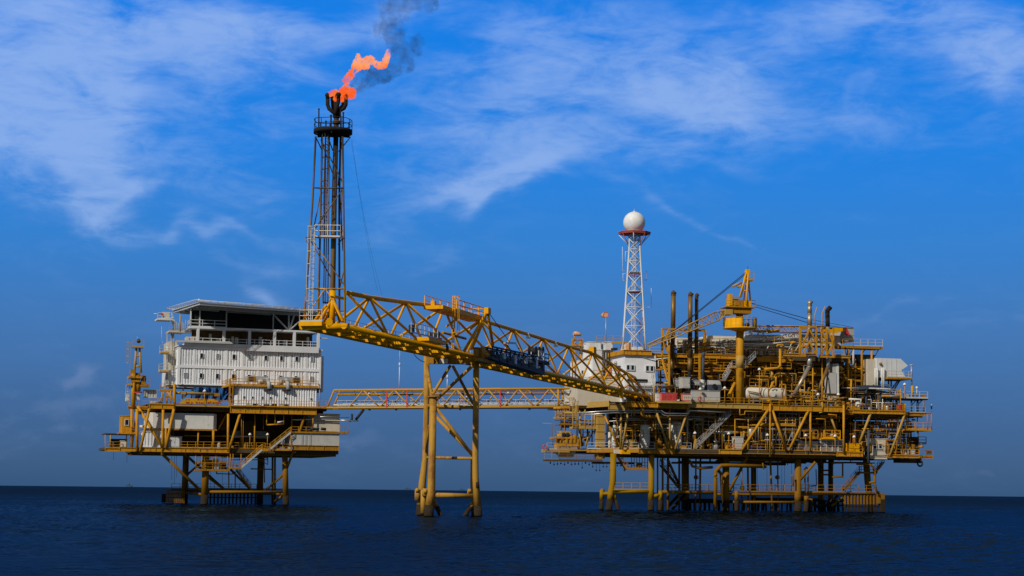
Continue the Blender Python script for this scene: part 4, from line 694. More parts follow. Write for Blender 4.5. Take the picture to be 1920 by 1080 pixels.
# ------------------------------------------------------------------ flare tower
ft = thing(B, 'flare_tower', 'tall soot blackened flare tower with caged ladders and ring platform', 'flare tower', (2, WB / 2, ZB + .4))
def P4(x, y, u): return B.pu(x, y, u)
def seg(name, pts, r, n=10, parent=None):
    """tower members change from yellow at the foot through bronze to soot at the top"""
    P = [P4(*q) for q in pts]; out = None
    for a, b in zip(P, P[1:]): out = part(parent or ft, name, 'x', MB().sweep([a, b], r, n))
    return out
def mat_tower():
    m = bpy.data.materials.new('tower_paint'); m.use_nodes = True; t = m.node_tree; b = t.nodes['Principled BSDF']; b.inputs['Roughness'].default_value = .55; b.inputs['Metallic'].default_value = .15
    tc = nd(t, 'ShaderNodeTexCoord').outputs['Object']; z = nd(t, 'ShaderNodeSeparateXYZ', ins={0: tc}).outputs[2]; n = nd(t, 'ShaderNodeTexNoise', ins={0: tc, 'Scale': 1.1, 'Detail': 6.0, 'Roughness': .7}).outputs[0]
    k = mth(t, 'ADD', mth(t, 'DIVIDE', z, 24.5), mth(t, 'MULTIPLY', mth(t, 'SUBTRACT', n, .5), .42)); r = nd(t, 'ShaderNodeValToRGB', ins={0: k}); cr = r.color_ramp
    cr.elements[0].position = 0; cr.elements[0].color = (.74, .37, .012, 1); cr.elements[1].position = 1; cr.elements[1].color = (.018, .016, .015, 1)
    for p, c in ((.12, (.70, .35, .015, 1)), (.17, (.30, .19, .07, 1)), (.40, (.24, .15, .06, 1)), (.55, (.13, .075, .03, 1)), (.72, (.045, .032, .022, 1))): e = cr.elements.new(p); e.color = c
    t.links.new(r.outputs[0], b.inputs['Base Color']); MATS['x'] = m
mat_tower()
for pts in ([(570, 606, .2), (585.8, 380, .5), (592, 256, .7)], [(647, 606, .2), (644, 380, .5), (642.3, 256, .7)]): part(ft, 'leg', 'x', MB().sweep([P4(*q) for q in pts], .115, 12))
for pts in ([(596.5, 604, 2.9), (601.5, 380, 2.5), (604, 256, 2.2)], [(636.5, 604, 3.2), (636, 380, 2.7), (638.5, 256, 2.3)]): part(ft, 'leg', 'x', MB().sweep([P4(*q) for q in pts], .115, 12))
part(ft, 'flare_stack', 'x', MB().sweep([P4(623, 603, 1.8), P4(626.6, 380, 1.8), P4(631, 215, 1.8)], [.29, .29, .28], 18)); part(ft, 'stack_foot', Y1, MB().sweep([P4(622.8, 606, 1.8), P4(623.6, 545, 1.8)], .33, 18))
for y in (541, 352, 466): mb = [P4({541: 574.5, 352: 588, 466: 580}[y], y, .45), P4({541: 645.5, 352: 643.5, 466: 644.8}[y], y + .5, .45), P4(636.3, y + 1, 2.8), P4({541: 598, 352: 602, 466: 600}[y], y + 1, 2.7)]; [part(ft, 'ring_beam', 'x', MB().sweep([mb[i], mb[(i + 1) % 4]], .075, 8)) for i in range(4 if y != 466 else 0)]
for a, b in [((578, 440, .4), (646, 535, .3)), ((602, 262, 2), (643.5, 344, .6)), ((644, 352, .5), (590, 430, .5)), ((604, 348, 2.5), (586, 440, .5)), ((570, 600, .2), (609, 542, .4)), ((611, 542, .3), (646, 603, .2)), ((580, 446, .5), (620, 520, 2.8)), ((637, 352, 2.6), (643, 470, 2.8)), ((636, 545, 2.8), (646, 500, .4)), ((640, 266, 2.2), (634, 348, 2.6)), ((604, 270, 2.2), (632, 348, 2.6)), ((641, 352, 2.4), (639, 440, 2.7))]: part(ft, 'brace', 'x', MB().sweep([P4(*a), P4(*b)], .065, 8))
for a, b in [((593, 259, .7), (603, 280, 2)), ((616, 260, .7), (624, 282, 2)), ((657, 257, 1.2), (635, 284, 1.8)), ((571, 445, .4), (578, 458, .5)), ((643, 446, .4), (634, 458, 2))]: part(ft, 'bracket', 'x', MB().sweep([P4(*a), P4(*b)], .065, 7))
# ring platform
pc = P4(624.3, 250, 1.8); pr_ = 2.14
part(ft, 'ring_platform', 'soot', MB().lathe(pc, [(.6, -.05), (pr_, -.05), (pr_, .38), (pr_ - .1, .38), (pr_ - .1, .1), (.6, .1)], 32)); mb = MB(); k = 22
for i in range(k):
    a = 2 * math.pi * i / k; b = 2 * math.pi * (i + 1) / k; p0, p1 = (pc + Vector((math.cos(q) * (pr_ - .05), math.sin(q) * (pr_ - .05), .3)) for q in (a, b))
    if i % 2 == 0: mb.bar(p0, p0 + Vector((0, 0, 1.15 + .12 * math.sin(i))), .06)
    for h in (.6, 1.15): mb.sweep([p0 + Vector((0, 0, h + .06 * math.sin(i))), p1 + Vector((0, 0, h + .06 * math.sin(i + 1)))], .04, 5)
part(ft, 'railing', 'soot', mb)
for i in range(6): a = i * 1.05 + .3; part(ft, 'platform_joist', 'soot', MB().bar(pc + Vector((0, 0, -.18)), pc + Vector((math.cos(a) * (pr_ - .1), math.sin(a) * (pr_ - .1), -.18)), .14, .22))
for x, y0, y1, u, r in ((597.7, 243, 204, 1, .08), (611, 243, 227, 1, .08), (620.5, 243, 216, 1.3, .10), (643.5, 243, 211, 1.0, .09), (638.5, 243, 201, 1.4, .07), (607, 243, 238, .6, .2)): part(ft, 'pilot_pipe', 'soot', MB().sweep([P4(x, y0, u), P4(x + .2, y1, u)], r, 8)); part(ft, 'pipe_cap', 'soot', MB().sweep([P4(x + .2, y1 + 1, u), P4(x + .2, y1 - .4, u)], r * 1.5, 8))
part(ft, 'stack_collar', 'soot_brown', MB().lathe(P4(630.7, 231, 1.8), [(.40, -.1), (.44, 0), (.44, .12), (.36, .3)], 18)); part(ft, 'stack_collar', 'soot', MB().lathe(P4(630.9, 214, 1.8), [(.38, -.4), (.42, 0), (.34, .3)], 18))
for pts, u in [([(628, 213), (617, 204), (614.3, 196), (614.3, 181)], 1.5), ([(630, 210), (632, 199), (634.6, 190), (634.6, 180)], 1.1), ([(633, 210), (645, 203), (648.5, 196), (648.8, 182.5)], 1.6), ([(631, 210), (624, 200), (623.5, 184)], 2.6), ([(632, 208), (643, 198), (644.2, 188)], 2.7), ([(630, 210), (629, 195), (629, 178)], 2.2)]:
    P = [P4(x, y, u) for x, y in pts]; k = part(ft, 'burner_arm', 'soot', MB().sweep([P4(631, 216, 1.8)] + P, .215, 12)); part(k, 'burner_tip', 'soot', MB().lathe(P[-1], [(.22, -.3), (.23, 0), (.30, .06), (.30, .22), (.24, .24), (.23, .36)], 14))
# middle landing and ladders
a, b, c, d = P4(573, 444.5, .2), P4(645, 445, .2), P4(640, 443, 3.2), P4(590, 443, 3.2); part(ft, 'landing', 'soot_brown', MB().hexa([q - Vector((0, 0, .12)) for q in (a, b, c, d)], [a, b, c, d])); part(ft, 'railing', 'galvanised', rail_mb([P4(590, 444, .3), P4(638, 444.5, .3), P4(643, 444.5, 1.0)], 1.3, .045)); part(ft, 'railing', 'beige_paint', rail_mb([P4(604, 444, 3), P4(639, 444.5, 3)], 1.25, .04))
def vlad(x0, y0, x1, y1, u, m, w=.6): part(ft, 'caged_ladder', m, ladder_mb(P4(x0, y0, u), P4(x1, y1, u), w, (-.75, .1, 0), r=.04, side=Vector((.35, .93, 0)).normalized()))
vlad(582, 600, 587, 424, -.15, 'light_grey', .6); vlad(608, 440, 613.5, 250, .9, 'x', .55)
for x, x2, u, r in ((606.5, 610.5, 2.4, .08), (614.5, 617.5, 2.4, .07), (610, 615, 2.6, .06)): part(ft, 'utility_pipe', 'x', MB().sweep([P4(x, 570, u), P4(x2, 256, u)], r, 7))
part(ft, 'utility_pipe', 'dark_steel', MB().sweep([P4(606, 545, 2.4), P4(606, 566, 2.4), P4(614, 568, 2.2)], .08, 7))
# foot of the tower
a, b = P4(563, 603.5, -.6), P4(606, 603, -.6); part(ft, 'foot_platform', Y1, MB().box(-1.0, b.y, a.z - .48, 1.0, a.y, a.z)); part(ft, 'railing', 'galvanised', rail_mb([(1, a.y - .05, a.z), (-.9, a.y - .05, a.z), (-.9, b.y + .05, a.z)], 1.25, .04))
for p, q_ in [((623, 560, 1.8), (598, 603, .5)), ((623, 560, 1.8), (643, 603, .6)), ((625, 556, 1.8), (647, 560, 4)), ((624, 566, 1.8), (608, 603, 3)), ((626, 560, 1.8), (637, 603, 4)), ((612, 572, 1.2), (590, 601, .8))]: part(ft, 'foot_brace', Y1, MB().sweep([P4(*p), P4(*q_)], .16, 10))
part(ft, 'foot_beam', Y1, MB().sweep([P4(617, 604, -.5), P4(619, 602, 3)], .4, 14))
for k, (x, xm) in enumerate(((660, 697), (658, 705))):
    c = []
    A_, C_ = P4(x, 262, 1.4), B.p(xm + 11, 545 + 8 * k, WB * .7)
    for i in range(13): s = i / 12; q = A_ + (C_ - A_) * s; q = q - Vector((0, 0, 2.6 * 4 * s * (1 - s) * .45)); c.append(q)
    part(ft, 'guy_rope', 'dark_steel', MB().sweep(c, .009, 4))
# ------------------------------------------------------------------ flame and smoke
def lumps(name, F, pts, u, vox, m, scale, strength, label, cat, seed=1, kind=None, grow=2.0):
    rg = random.Random(seed); mb = MB()
    for x, y, r in pts:
        c = F.pu(x, y, u + rg.uniform(-.25, .25)); s = (r + grow) / FPX * 200
        mb.lathe(c, [(s * math.sin(math.pi * i / 6) + 1e-4, -s * math.cos(math.pi * i / 6)) for i in range(7)], 10)
    base = F.pu(pts[0][0], pts[0][1], u); me = bpy.data.meshes.new(name); me.from_pydata([(x - base.x, y - base.y, z - base.z) for x, y, z in mb.v], [], mb.f); o = bpy.data.objects.new(name, me); COL.objects.link(o)
    o.location = F.world(*base); o.rotation_euler = (0, 0, F.a); o['label'] = label; o['category'] = cat
    if kind: o['kind'] = kind
    me.materials.append(m); k = o.modifiers.new('r', 'REMESH'); k.mode = 'VOXEL'; k.voxel_size = vox
    for sc, st in ((scale, strength), (scale * .4, strength * .6)):
        tx = bpy.data.textures.new(name, 'CLOUDS'); tx.noise_scale = sc; tx.noise_depth = 3; d = o.modifiers.new('d', 'DISPLACE'); d.texture = tx; d.strength = st; d.mid_level = .34; d.texture_coords = 'GLOBAL'
    return o
lumps('gas_flame', B, [(621, 176, 3.2), (625, 173.5, 3.2), (629, 171.5, 2.2), (636, 176, 3.5), (640, 173, 5), (645, 170, 6), (650, 174, 7), (656, 173, 6.5), (661, 172, 5), (646, 181, 5), (641, 186, 4), (655, 180, 6), (650, 166, 4), (662, 178, 3.5), (630, 181, 2.6), (628, 186, 2), (647, 163, 2.6)], 1.6, .10, MATS['flame'], .5, .30, 'orange gas flame leaping from the burner tips', 'flame', 3)
lumps('gas_flame', B, [(650, 155, 2), (649, 150, 3.8), (653, 146, 4.4), (657, 142, 4.5), (660, 137, 4.4), (664, 133, 3), (667, 126, 6.5), (672, 121, 9), (679, 119, 8), (673, 111, 5), (671, 105, 2.6), (686, 123, 6), (688, 112, 4.6), (694, 112, 5), (700, 115, 4), (706, 120, 4), (711, 124, 4.4), (716, 123, 5), (721, 120, 4.4), (723, 113, 4.2), (725, 106, 3.6), (727, 100, 2.8), (728, 95, 1.6)], 1.6, .10, MATS['flame'], .5, .30, 'pale torn flame drifting right above the flare', 'flame', 9)
def mat_smoke():
    m = bpy.data.materials.new('smoke'); m.use_nodes = True; t = m.node_tree; t.nodes.clear(); pos = nd(t, 'ShaderNodeTexCoord').outputs['Object']
    n = nd(t, 'ShaderNodeTexNoise', ins={0: pos, 'Scale': .95, 'Detail': 5.0, 'Roughness': .62}).outputs[0]; d = nd(t, 'ShaderNodeMapRange', interpolation_type='SMOOTHSTEP', ins={0: n, 1: .38, 2: .72, 3: 0.0, 4: .62}).outputs[0]
    z = nd(t, 'ShaderNodeSeparateXYZ', ins={0: pos}).outputs[2]; d = mth(t, 'MULTIPLY', d, nd(t, 'ShaderNodeMapRange', ins={0: z, 1: 1.0, 2: 9.0, 3: 1.0, 4: .42}).outputs[0])
    v = nd(t, 'ShaderNodeVolumePrincipled', ins={'Color': (.12, .13, .15, 1), 'Density': mth(t, 'MULTIPLY', d, 1.25), 'Anisotropy': .1}); o = nd(t, 'ShaderNodeOutputMaterial'); t.links.new(v.outputs[0], o.inputs[1]); return m
SM = mat_smoke()
lumps('smoke_plume', B, [(668, 166, 5), (676, 160, 8), (686, 152, 11), (698, 146, 13), (711, 142, 14), (724, 136, 14), (736, 128, 15), (748, 118, 15), (758, 106, 14), (752, 92, 14), (744, 78, 15), (738, 62, 17), (734, 48, 19), (738, 32, 20), (748, 16, 22), (762, 0, 24), (780, -10, 26), (776, 92, 12), (784, 76, 10), (726, 16, 16), (800, 0, 22), (764, 122, 10), (684, 142, 8), (694, 134, 7), (664, 158, 4), (667, 148, 4), (725, 56, 13), (712, 54, 10)], 2.4, .16, SM, 1.1, .9, 'thin dark smoke trailing up from the flare', 'smoke', 4, 'stuff')
# ------------------------------------------------------------------ support tripod under the middle of the flare bridge
YT = B.world(B.p(893, 672, -.5).x, -.5, 0).y; t_x = GF.p(893, 672, YT)
ts = thing(GF, 'bridge_tripod', 'pale yellow tubular legs standing in the sea under the flare bridge', 'support tower', GF.p(850, 965, YT))
def tleg(pts, r, v):
    P = [GF.p(x, y, v) for x, y in pts]; a, b = P[-2], P[-1]; d = (b - a) / (b.z - a.z); rs = list(r); w = b + d * (0 - b.z); s = b + d * (1.35 - b.z)
    k = part(ts, 'leg', 'tripod_paint', MB().sweep(P[:-1] + [s], rs, 20)); part(k, 'marine_growth', 'marine_growth', MB().sweep([s + d * .004, w, w + d * -3], rs[-1] * 1.05, 20)); return k
YL = YT + 4.5
tleg([(800, 668), (800, 745), (797, 860), (792, 905), (788, 962)], [.38, .38, .38, .48, .55], YL); tleg([(812.5, 743), (810, 870), (808.5, 925), (803, 970)], [.46, .46, .52, .60], YT - 2.5); tleg([(893.3, 653), (891.3, 860), (891.5, 895), (897, 970)], [.40, .40, .42, .50], YT - 1.0); tleg([(886.5, 861), (886, 905), (889, 964)], [.3, .3, .36], YT + 4)
part(ts, 'leg_cap', 'dark_steel', MB().sweep([GF.p(893.3, 653.2, YT - 1), GF.p(893.3, 651.5, YT - 1)], .43, 20)); part(ts, 'leg_cap', 'tripod_paint', MB().sweep([GF.p(812.5, 745, YT - 2.5), GF.p(812.5, 743, YT - 2.5)], .72, 20))
for x, y0, y1, r, v in ((783.5, 918, 938, .40, YL - .5), (794, 919, 962, .36, YT - 1.5), (798, 916, 930, .40, YT - 2), (881, 919, 934, .32, YT + 1)): part(ts, 'pile_sleeve', 'tripod_paint', MB().sweep([GF.p(x, y0, v), GF.p(x - .6, y1, v)], r, 16))
for x, y, v in ((782.5, 919, YL - .5), (797.5, 921, YT - 2.2), (880.5, 920.5, YT + 1)): part(ts, 'pile_cap', 'tripod_paint', MB().sweep([GF.p(x - 3, y, v - .4), GF.p(x + 3, y, v - .4)], .28, 14))
part(ts, 'worn_sleeve', 'marine_growth', MB().sweep([GF.p(895, 904, YT - 1.7), GF.p(895.5, 915, YT - 1.7)], .22, 10))
for a, b, r, va, vb in [((800, 684), (810, 744), .22, YL, YT - 2), ((844, 686), (811, 740), .20, YT + 1, YT - 2), ((888, 684), (800, 766), .22, YT - 1, YL), ((849, 686), (887, 757), .20, YT + 1, YT), ((800, 760.5), (887, 764), .22, YL, YT - .8), ((818, 766), (887, 855), .22, YT - 2.4, YT - .8), ((817, 781), (887, 853), .24, YT + 2, YT - .5), ((798, 857.5), (887, 859.5), .19, YL, YT - .8), ((813, 928), (890, 930), .30, YT - 2.4, YT - .8), ((805, 798), (799, 850), .17, YT - 2, YL), ((800, 730), (803, 764), .2, YL, YL)]:
    part(ts, 'brace', 'tripod_paint', MB().sweep([GF.p(*a, va), GF.p(*b, vb)], r, 12))
for a, b, v in (((813, 938), (828, 969), YT - 1.5), ((889.5, 940), (871, 968), YT)):
    A_, C_ = GF.p(*a, v), GF.p(*b, v); d = (C_ - A_) / (C_.z - A_.z); s = A_ + d * (1.2 - A_.z); k = part(ts, 'raker', 'tripod_paint', MB().sweep([A_, s], .28, 12)); part(k, 'marine_growth', 'marine_growth', MB().sweep([s, A_ + d * (-2 - A_.z)], .30, 12))
part(ts, 'cap_beam', 'tripod_paint', ibeam_mb(GF.p(803, 677, YT + 1.5).x, GF.p(846, 682.5, YT + 1.5).z, GF.p(890, 677, YT + 1.5).x, GF.p(846, 671.5, YT + 1.5).z, YT + 1, None, 1.2, 1.7)); bx(ts, 'bearing_block', 'tank_cream', GF, 824, 672.5, 840, 681.5, YT + .80, YT + .99); bx(ts, 'bearing_block', 'ochre', GF, 803, 671, 813, 682, YT + .7, YT + .99)
# ------------------------------------------------------------------ the long footbridge between both platforms
PA, PB = wz(640, 764.5, 0 + EYE + 15.4), wz(1058, 763, EYE + 15.4); CB = Frame(PA.x, PA.y, math.degrees(math.atan2(PB.y - PA.y, PB.x - PA.x))); LC = (PB - PA).length; zc = EYE + 15.4; WC = 2.9; HC = CB.p(700, 731, 0).z - zc
cb = thing(CB, 'connecting_bridge', 'level box truss footbridge joining both platforms behind the tripod', 'footbridge', (LC / 2, 1.4, zc))
for v in (0, WC):
    for z in (0, HC): part(cb, 'chord', 'walk_yellow', MB().sweep([(-3 if z == 0 else -1.6, v, zc + z), (LC + 1, v, zc + z)], .20, 12))
    for x in (0,): part(cb, 'end_post', 'walk_yellow', MB().sweep([(-3, v, zc), (-1.6, v, zc + HC)], .17, 8)); part(cb, 'end_post', 'walk_yellow', MB().sweep([(LC - 1.2, v, zc), (LC - 1.2, v, zc + HC)], .17, 8))
n = 7; sh = .4
for v, o in ((0, 0), (WC, .45)):
    for i in range(n):
        a = (CB.p(654 + 58.2 * i, 764, 0).x + o * 2.2); b = CB.p(681 + 58.2 * i, 731, 0).x + o * 2.2; c = CB.p(654 + 58.2 * (i + 1), 764, 0).x + o * 2.2
        part(cb, 'diagonal', 'walk_yellow', MB().sweep([(a, v, zc), (b, v, zc + HC)], .13, 9))
        if c < LC + 1: part(cb, 'diagonal', 'walk_yellow', MB().sweep([(b, v, zc + HC), (c, v, zc)], .13, 9))
part(cb, 'walkway', 'deck_plate', MB().box(-2, .35, zc + .2, LC + 1, WC - .35, zc + .3)); part(cb, 'railing', 'galvanised', rail_mb([(-1, .3, zc + .3), (LC, .3, zc + .3)], 1.1, .04, 1.9)); part(cb, 'railing', 'galvanised', rail_mb([(-1, WC - .35, zc + .3), (LC, WC - .35, zc + .3)], 1.1, .04, 1.9))
for v, z, r, m in ((.9, .55, .17, 'tank_white'), (.55, .42, .10, 'galvanised'), (2.1, .6, .13, 'light_grey'), (WC - .25, HC - .75, .20, 'ochre'), (WC + .35, HC - .62, .12, 'walk_yellow'), (.8, HC - .45, .05, 'galvanised')): part(cb, 'pipe', m, MB().sweep([(-2, v, zc + z), (LC + 1, v, zc + z)], r, 9))
for i in range(15): u = LC * (i + .5) / 15; part(cb, 'cross_beam', 'ochre', MB().box(u - .1, .2, zc - .1, u + .1, WC - .2, zc + .19)); part(cb, 'cross_beam', 'ochre', MB().box(u - .07, .2, zc + HC - .08, u + .07, WC - .2, zc + HC + .06))
for x in (725.5, 763.5, 897.5, 938): u = CB.p(x, 750, -.1).x; part(cb, 'red_post', 'red_paint', MB().box(u - .12, -.28, zc + .1, u + .12, -.19, zc + HC - .2))
for x in (690, 850, 860, 900, 951): q = CB.p(x, 731, -.2); part(cb, 'lamp_head', 'lamp_white', MB().lathe((q.x, .4, zc + HC - .8), [(.22, 0), (.16, .2), (.04, .34)], 8))
for x0, x1, m in ((727, 742, 'red_paint'), (741.5, 764, 'red_paint'), (899, 918, 'red_paint'), (919, 938, 'rose_paint')): a, b = CB.p(x0, 727, 1).x, CB.p(x1, 727, 1).x; part(cb, 'light_strip', m, MB().box(a, .9, zc + HC + .21, b, 1.2, zc + HC + .29))
for x in (690, 740, 860, 990): u = CB.p(x, 766, 0).x; part(cb, 'bracket', 'dark_steel', MB().box(u, .2, zc - .55, u + .35, .5, zc - .21))
for x, y0, y1, ym, lb in ((748.5, 726.5, 655, 684, 'tall white whip mast with thick joint on the footbridge'), (838.5, 727, 690, 707, 'shorter white whip mast seen through the tripod')):
    a, b, c = CB.p(x, y0, 1.05), CB.p(x, ym, 1.05), CB.p(x, y1, 1.05); a.z = zc + HC + .21; t = thing(CB, 'aerial_mast', lb, 'aerial mast', a, 'whip masts on the footbridge'); part(t, 'lower_mast', 'white_paint', MB().sweep([a, Vector((a.x, a.y, b.z))], .09, 7)); part(t, 'joint', 'white_paint', MB().sweep([Vector((a.x, a.y, b.z - .3)), Vector((a.x, a.y, b.z + .4))], .16, 8)); part(t, 'whip', 'white_paint', MB().sweep([Vector((a.x, a.y, b.z + .4)), Vector((a.x, a.y, c.z))], [.05, .03], 6))
# workers on the footbridge
def person(F, name, label, base, face, joints, hat='helmet_white', top='coverall'):
    """one continuous skinned body; joints: list of (parent index, (u, v, z), radius) from the pelvis out, relative to the feet"""
    t = thing(F, 'person', label, 'person', base); me = bpy.data.meshes.new('body'); me.from_pydata([j[1] for j in joints], [(j[0], i) for i, j in enumerate(joints) if j[0] is not None], []); o = bpy.data.objects.new('body', me); COL.objects.link(o); o.parent = t; OFF[o] = OFF[t]
    k = o.modifiers.new('skin', 'SKIN'); k.use_smooth_shade = True
    for i, sv in enumerate(me.skin_vertices[0].data): sv.radius = (joints[i][2], joints[i][2]); sv.use_root = i == 0
    s = o.modifiers.new('sub', 'SUBSURF'); s.levels = s.render_levels = 1; me.materials.append(MATS[top])
    hd = Vector(base) + Vector([j[1] for j in joints if j[2] == .105][0]); part(t, 'head', 'skin', MB().ball(hd, .115, 12)); part(t, 'helmet', hat, MB().lathe(hd + Vector((0, 0, .03)), [(.17, 0), (.145, .02), (.135, .08), (.09, .14), (.01, .16)], 14)); return t
def stand(lean=0.0, arms=((.30, -.25, 1.05), (-.30, -.30, 1.1)), legs=((.12, 0, .05), (-.12, .05, .05))):
    J = [(None, (0, 0, .92), .15), (0, (lean * .5, 0, 1.15), .14), (1, (lean, 0, 1.42), .15), (2, (lean * 1.1, 0, 1.52), .06), (3, (lean * 1.3, -.02, 1.64), .105)]
    for k, s in enumerate((1, -1)):
        n = len(J); J += [(2, (lean + s * .19, 0, 1.40), .075), (n, (lean + s * .26, -.05, 1.14), .052), (n + 1, (lean + arms[k][0], arms[k][1], arms[k][2]), .042), (n + 2, (lean + arms[k][0], arms[k][1] - .1, arms[k][2] + .01), .035)]
        n = len(J); J += [(0, (s * .10, 0, .86), .10), (n, (legs[k][0], -.03, .48), .07), (n + 1, (legs[k][0], legs[k][1], .08), .048), (n + 2, (legs[k][0], legs[k][1] - .17, .04), .042)]
    return J
zf = zc + .30
q = CB.p(874.3, 758, .9); person(CB, 'person', 'person in dark clothes and white helmet standing on the footbridge', (q.x, .9, zf), 0, stand(.02))
q = CB.p(868.5, 750, 1.2); person(CB, 'person', 'person in dark blue reaching up from a stepladder on the footbridge', (q.x, 1.25, zf + 1.0), 0, stand(-.12, ((.22, -.1, 1.75), (-.28, -.1, 1.8))), 'dark_steel', 'coverall_blue')
q = CB.p(866.5, 758, 1.0); t = thing(CB, 'stepladder', 'stepladder with red marked legs standing on the footbridge', 'stepladder', (q.x, 1.0, zf)); top = Vector((q.x, 1.0, zf + 1.75))
for s in (-1, 1):
    for v in (.8, 1.2): part(t, 'leg', 'sand_yellow', MB().bar(Vector((q.x + s * .5, v, zf + .003)), top + Vector((s * .06, v - 1, 0)), .08))
    for k in (.08, .55): part(t, 'leg_band', 'rose_paint', MB().bar(Vector((q.x + s * (.5 - .44 * k), .795, zf + 1.75 * k)), Vector((q.x + s * (.5 - .44 * (k + .14)), .8, zf + 1.75 * (k + .14))), .11))
mb = MB()
for i in range(1, 6): k = i / 6; a = q.x - .5 + .44 * k; mb.box(a - .05, .8, zf + 1.75 * k - .02, a + .05, 1.2, zf + 1.75 * k + .02)
part(t, 'step', 'galvanised', mb); part(t, 'top_cap', 'dark_steel', MB().box(top.x - .15, .75, top.z - .02, top.x + .15, 1.25, top.z + .05))
t = thing(CB, 'tool_bag', 'small dark and pale tool bag left on the footbridge floor', 'bag', (CB.p(879, 757, .8).x, .8, zf)); u = CB.p(878, 757, .8).x; part(t, 'bag', 'dark_steel', MB().vessel((u, .8, zf + .22), .22, .6, 'u', 12)); part(t, 'strap', 'tank_cream', MB().torus((u + .3, .8, zf + .36), .16, .03))
# far craft on the horizon
for x, w_, h_2, lb in ((241, 13, 9, 'tiny distant rig on the horizon left of the platform'), (764, 14, 5, 'tiny distant vessel on the horizon left of the tripod'), (866, 11, 4, 'tiny distant vessel on the horizon between the tripod legs')):
    D_ = 3700; bp_ = GF.p(x, 921, D_); t = thing(GF, 'distant_vessel', lb, 'vessel', (bp_.x, D_, 0)); part(t, 'hull', 'far_haze', MB().hexa([(bp_.x - w_ * .36, D_, -.5), (bp_.x + w_ * .36, D_, -.5), (bp_.x + w_ * .36, D_ + 8, -.5), (bp_.x - w_ * .36, D_ + 8, -.5)], [(bp_.x - w_ * .5, D_, 2.6), (bp_.x + w_ * .5, D_, 2.6), (bp_.x + w_ * .5, D_ + 8, 2.6), (bp_.x - w_ * .5, D_ + 8, 2.6)]))
    part(t, 'superstructure', 'far_haze', MB().box(bp_.x - w_ * .25, D_ + 1, 2.603, bp_.x + w_ * .1, D_ + 6, 2.6 + h_2 * .35)); part(t, 'mast', 'far_haze', MB().bar(Vector((bp_.x - w_ * .05, D_ + 3, 2.6 + h_2 * .35)), Vector((bp_.x - w_ * .05 + (w_ * .2 if h_2 > 8 else 0), D_ + 3, 2.6 + h_2 * .8)), .5))
# ------------------------------------------------------------------ the production platform (right)
Rf = Frame(17.6, 335.0, 15.0)
RP = thing(Rf, 'production_platform', 'large yellow production platform crowded with pipework on many legs', 'oil platform', (20, 12, 0))
zl, bl = Rf.p(1400, 844, 0).z, Rf.p(1400, 852, 0).z; zm_, bm = Rf.p(1400, 758.5, 0).z, Rf.p(1400, 767, 0).z; zu = Rf.p(1450, 667, 5).z; bu = Rf.p(1450, 677, 5).z
rg = random.Random(21)
U = lambda x, v=0.0, y=800: Rf.p(x, y, v).x
# jacket legs
def rleg(pts, v, r, m='leg_ochre_dim', growth=1.9):
    P = [Rf.p(x, y, v) for x, y in pts]; a, b = P[-2], P[-1]; d = (b - a) / (b.z - a.z); s = b + d * (growth - b.z)
    k = part(RP, 'leg', m, MB().sweep(P[:-1] + [s], r, 20)); part(k, 'marine_growth', 'marine_growth', MB().sweep([s + d * .004, s - d * growth, s - d * (growth + 3)], r * 1.08, 20)); return k
rleg([(1150, 850), (1149, 903), (1145, 925), (1142, 952)], 2, .55, 'leg_yellow_dim'); rleg([(1221.6, 850), (1221, 915), (1220, 955)], 1.0, .54, 'leg_yellow_dim')
rleg([(1128.5, 919), (1127.5, 951)], 4, .38, 'leg_yellow_dim'); rleg([(1238.5, 920), (1237.5, 953)], 1, .40, 'leg_yellow_dim'); rleg([(1150, 926), (1158.5, 952)], 2.2, .34, 'leg_yellow_dim')
tube(RP, 'brace', 'leg_yellow_dim', Rf, [(1129, 926, 4), (1146, 925, 2.2)], .3); tube(RP, 'brace', 'leg_yellow_dim', Rf, [(1221, 930, 1), (1238, 928.5, 1)], .36); tube(RP, 'pile_cap', 'leg_yellow_dim', Rf, [(1126.5, 919, 4), (1132.5, 921, 4)], .35)
for x, v, w in [(1286, 14, .6), (1361, 4, .64), (1413, 16, .52), (1496, 3, .64), (1539, 16, .56), (1557.5, 20, .5), (1283, 24, .55)]: rleg([(x, 850), (x, 930), (x, 957)], v, w)
rleg([(1623, 850), (1627, 905), (1633, 950)], 6, .62); rleg([(1381, 920), (1381, 956)], 2, .38); rleg([(1512, 930), (1511, 956)], 1.5, .42); rleg([(1520, 935), (1519, 957)], 2.5, .42)
for x, x2, v, r in [(1233, 1233, 3, .17), (1242.5, 1242.5, 4, .20), (1252.6, 1252.6, 6, .24), (1273.5, 1273.5, 9, .2), (1305, 1304, 6, .16), (1313.5, 1312, 8, .2), (1402, 1403, 6, .2), (1410.5, 1415, 8, .18), (1444, 1448, 4, .20), (1458, 1459, 6, .14), (1391, 1391, 10, .12)]: tube(RP, 'riser', 'leg_ochre_dim', Rf, [(x, 850, v), (x2, 958, v)], r)
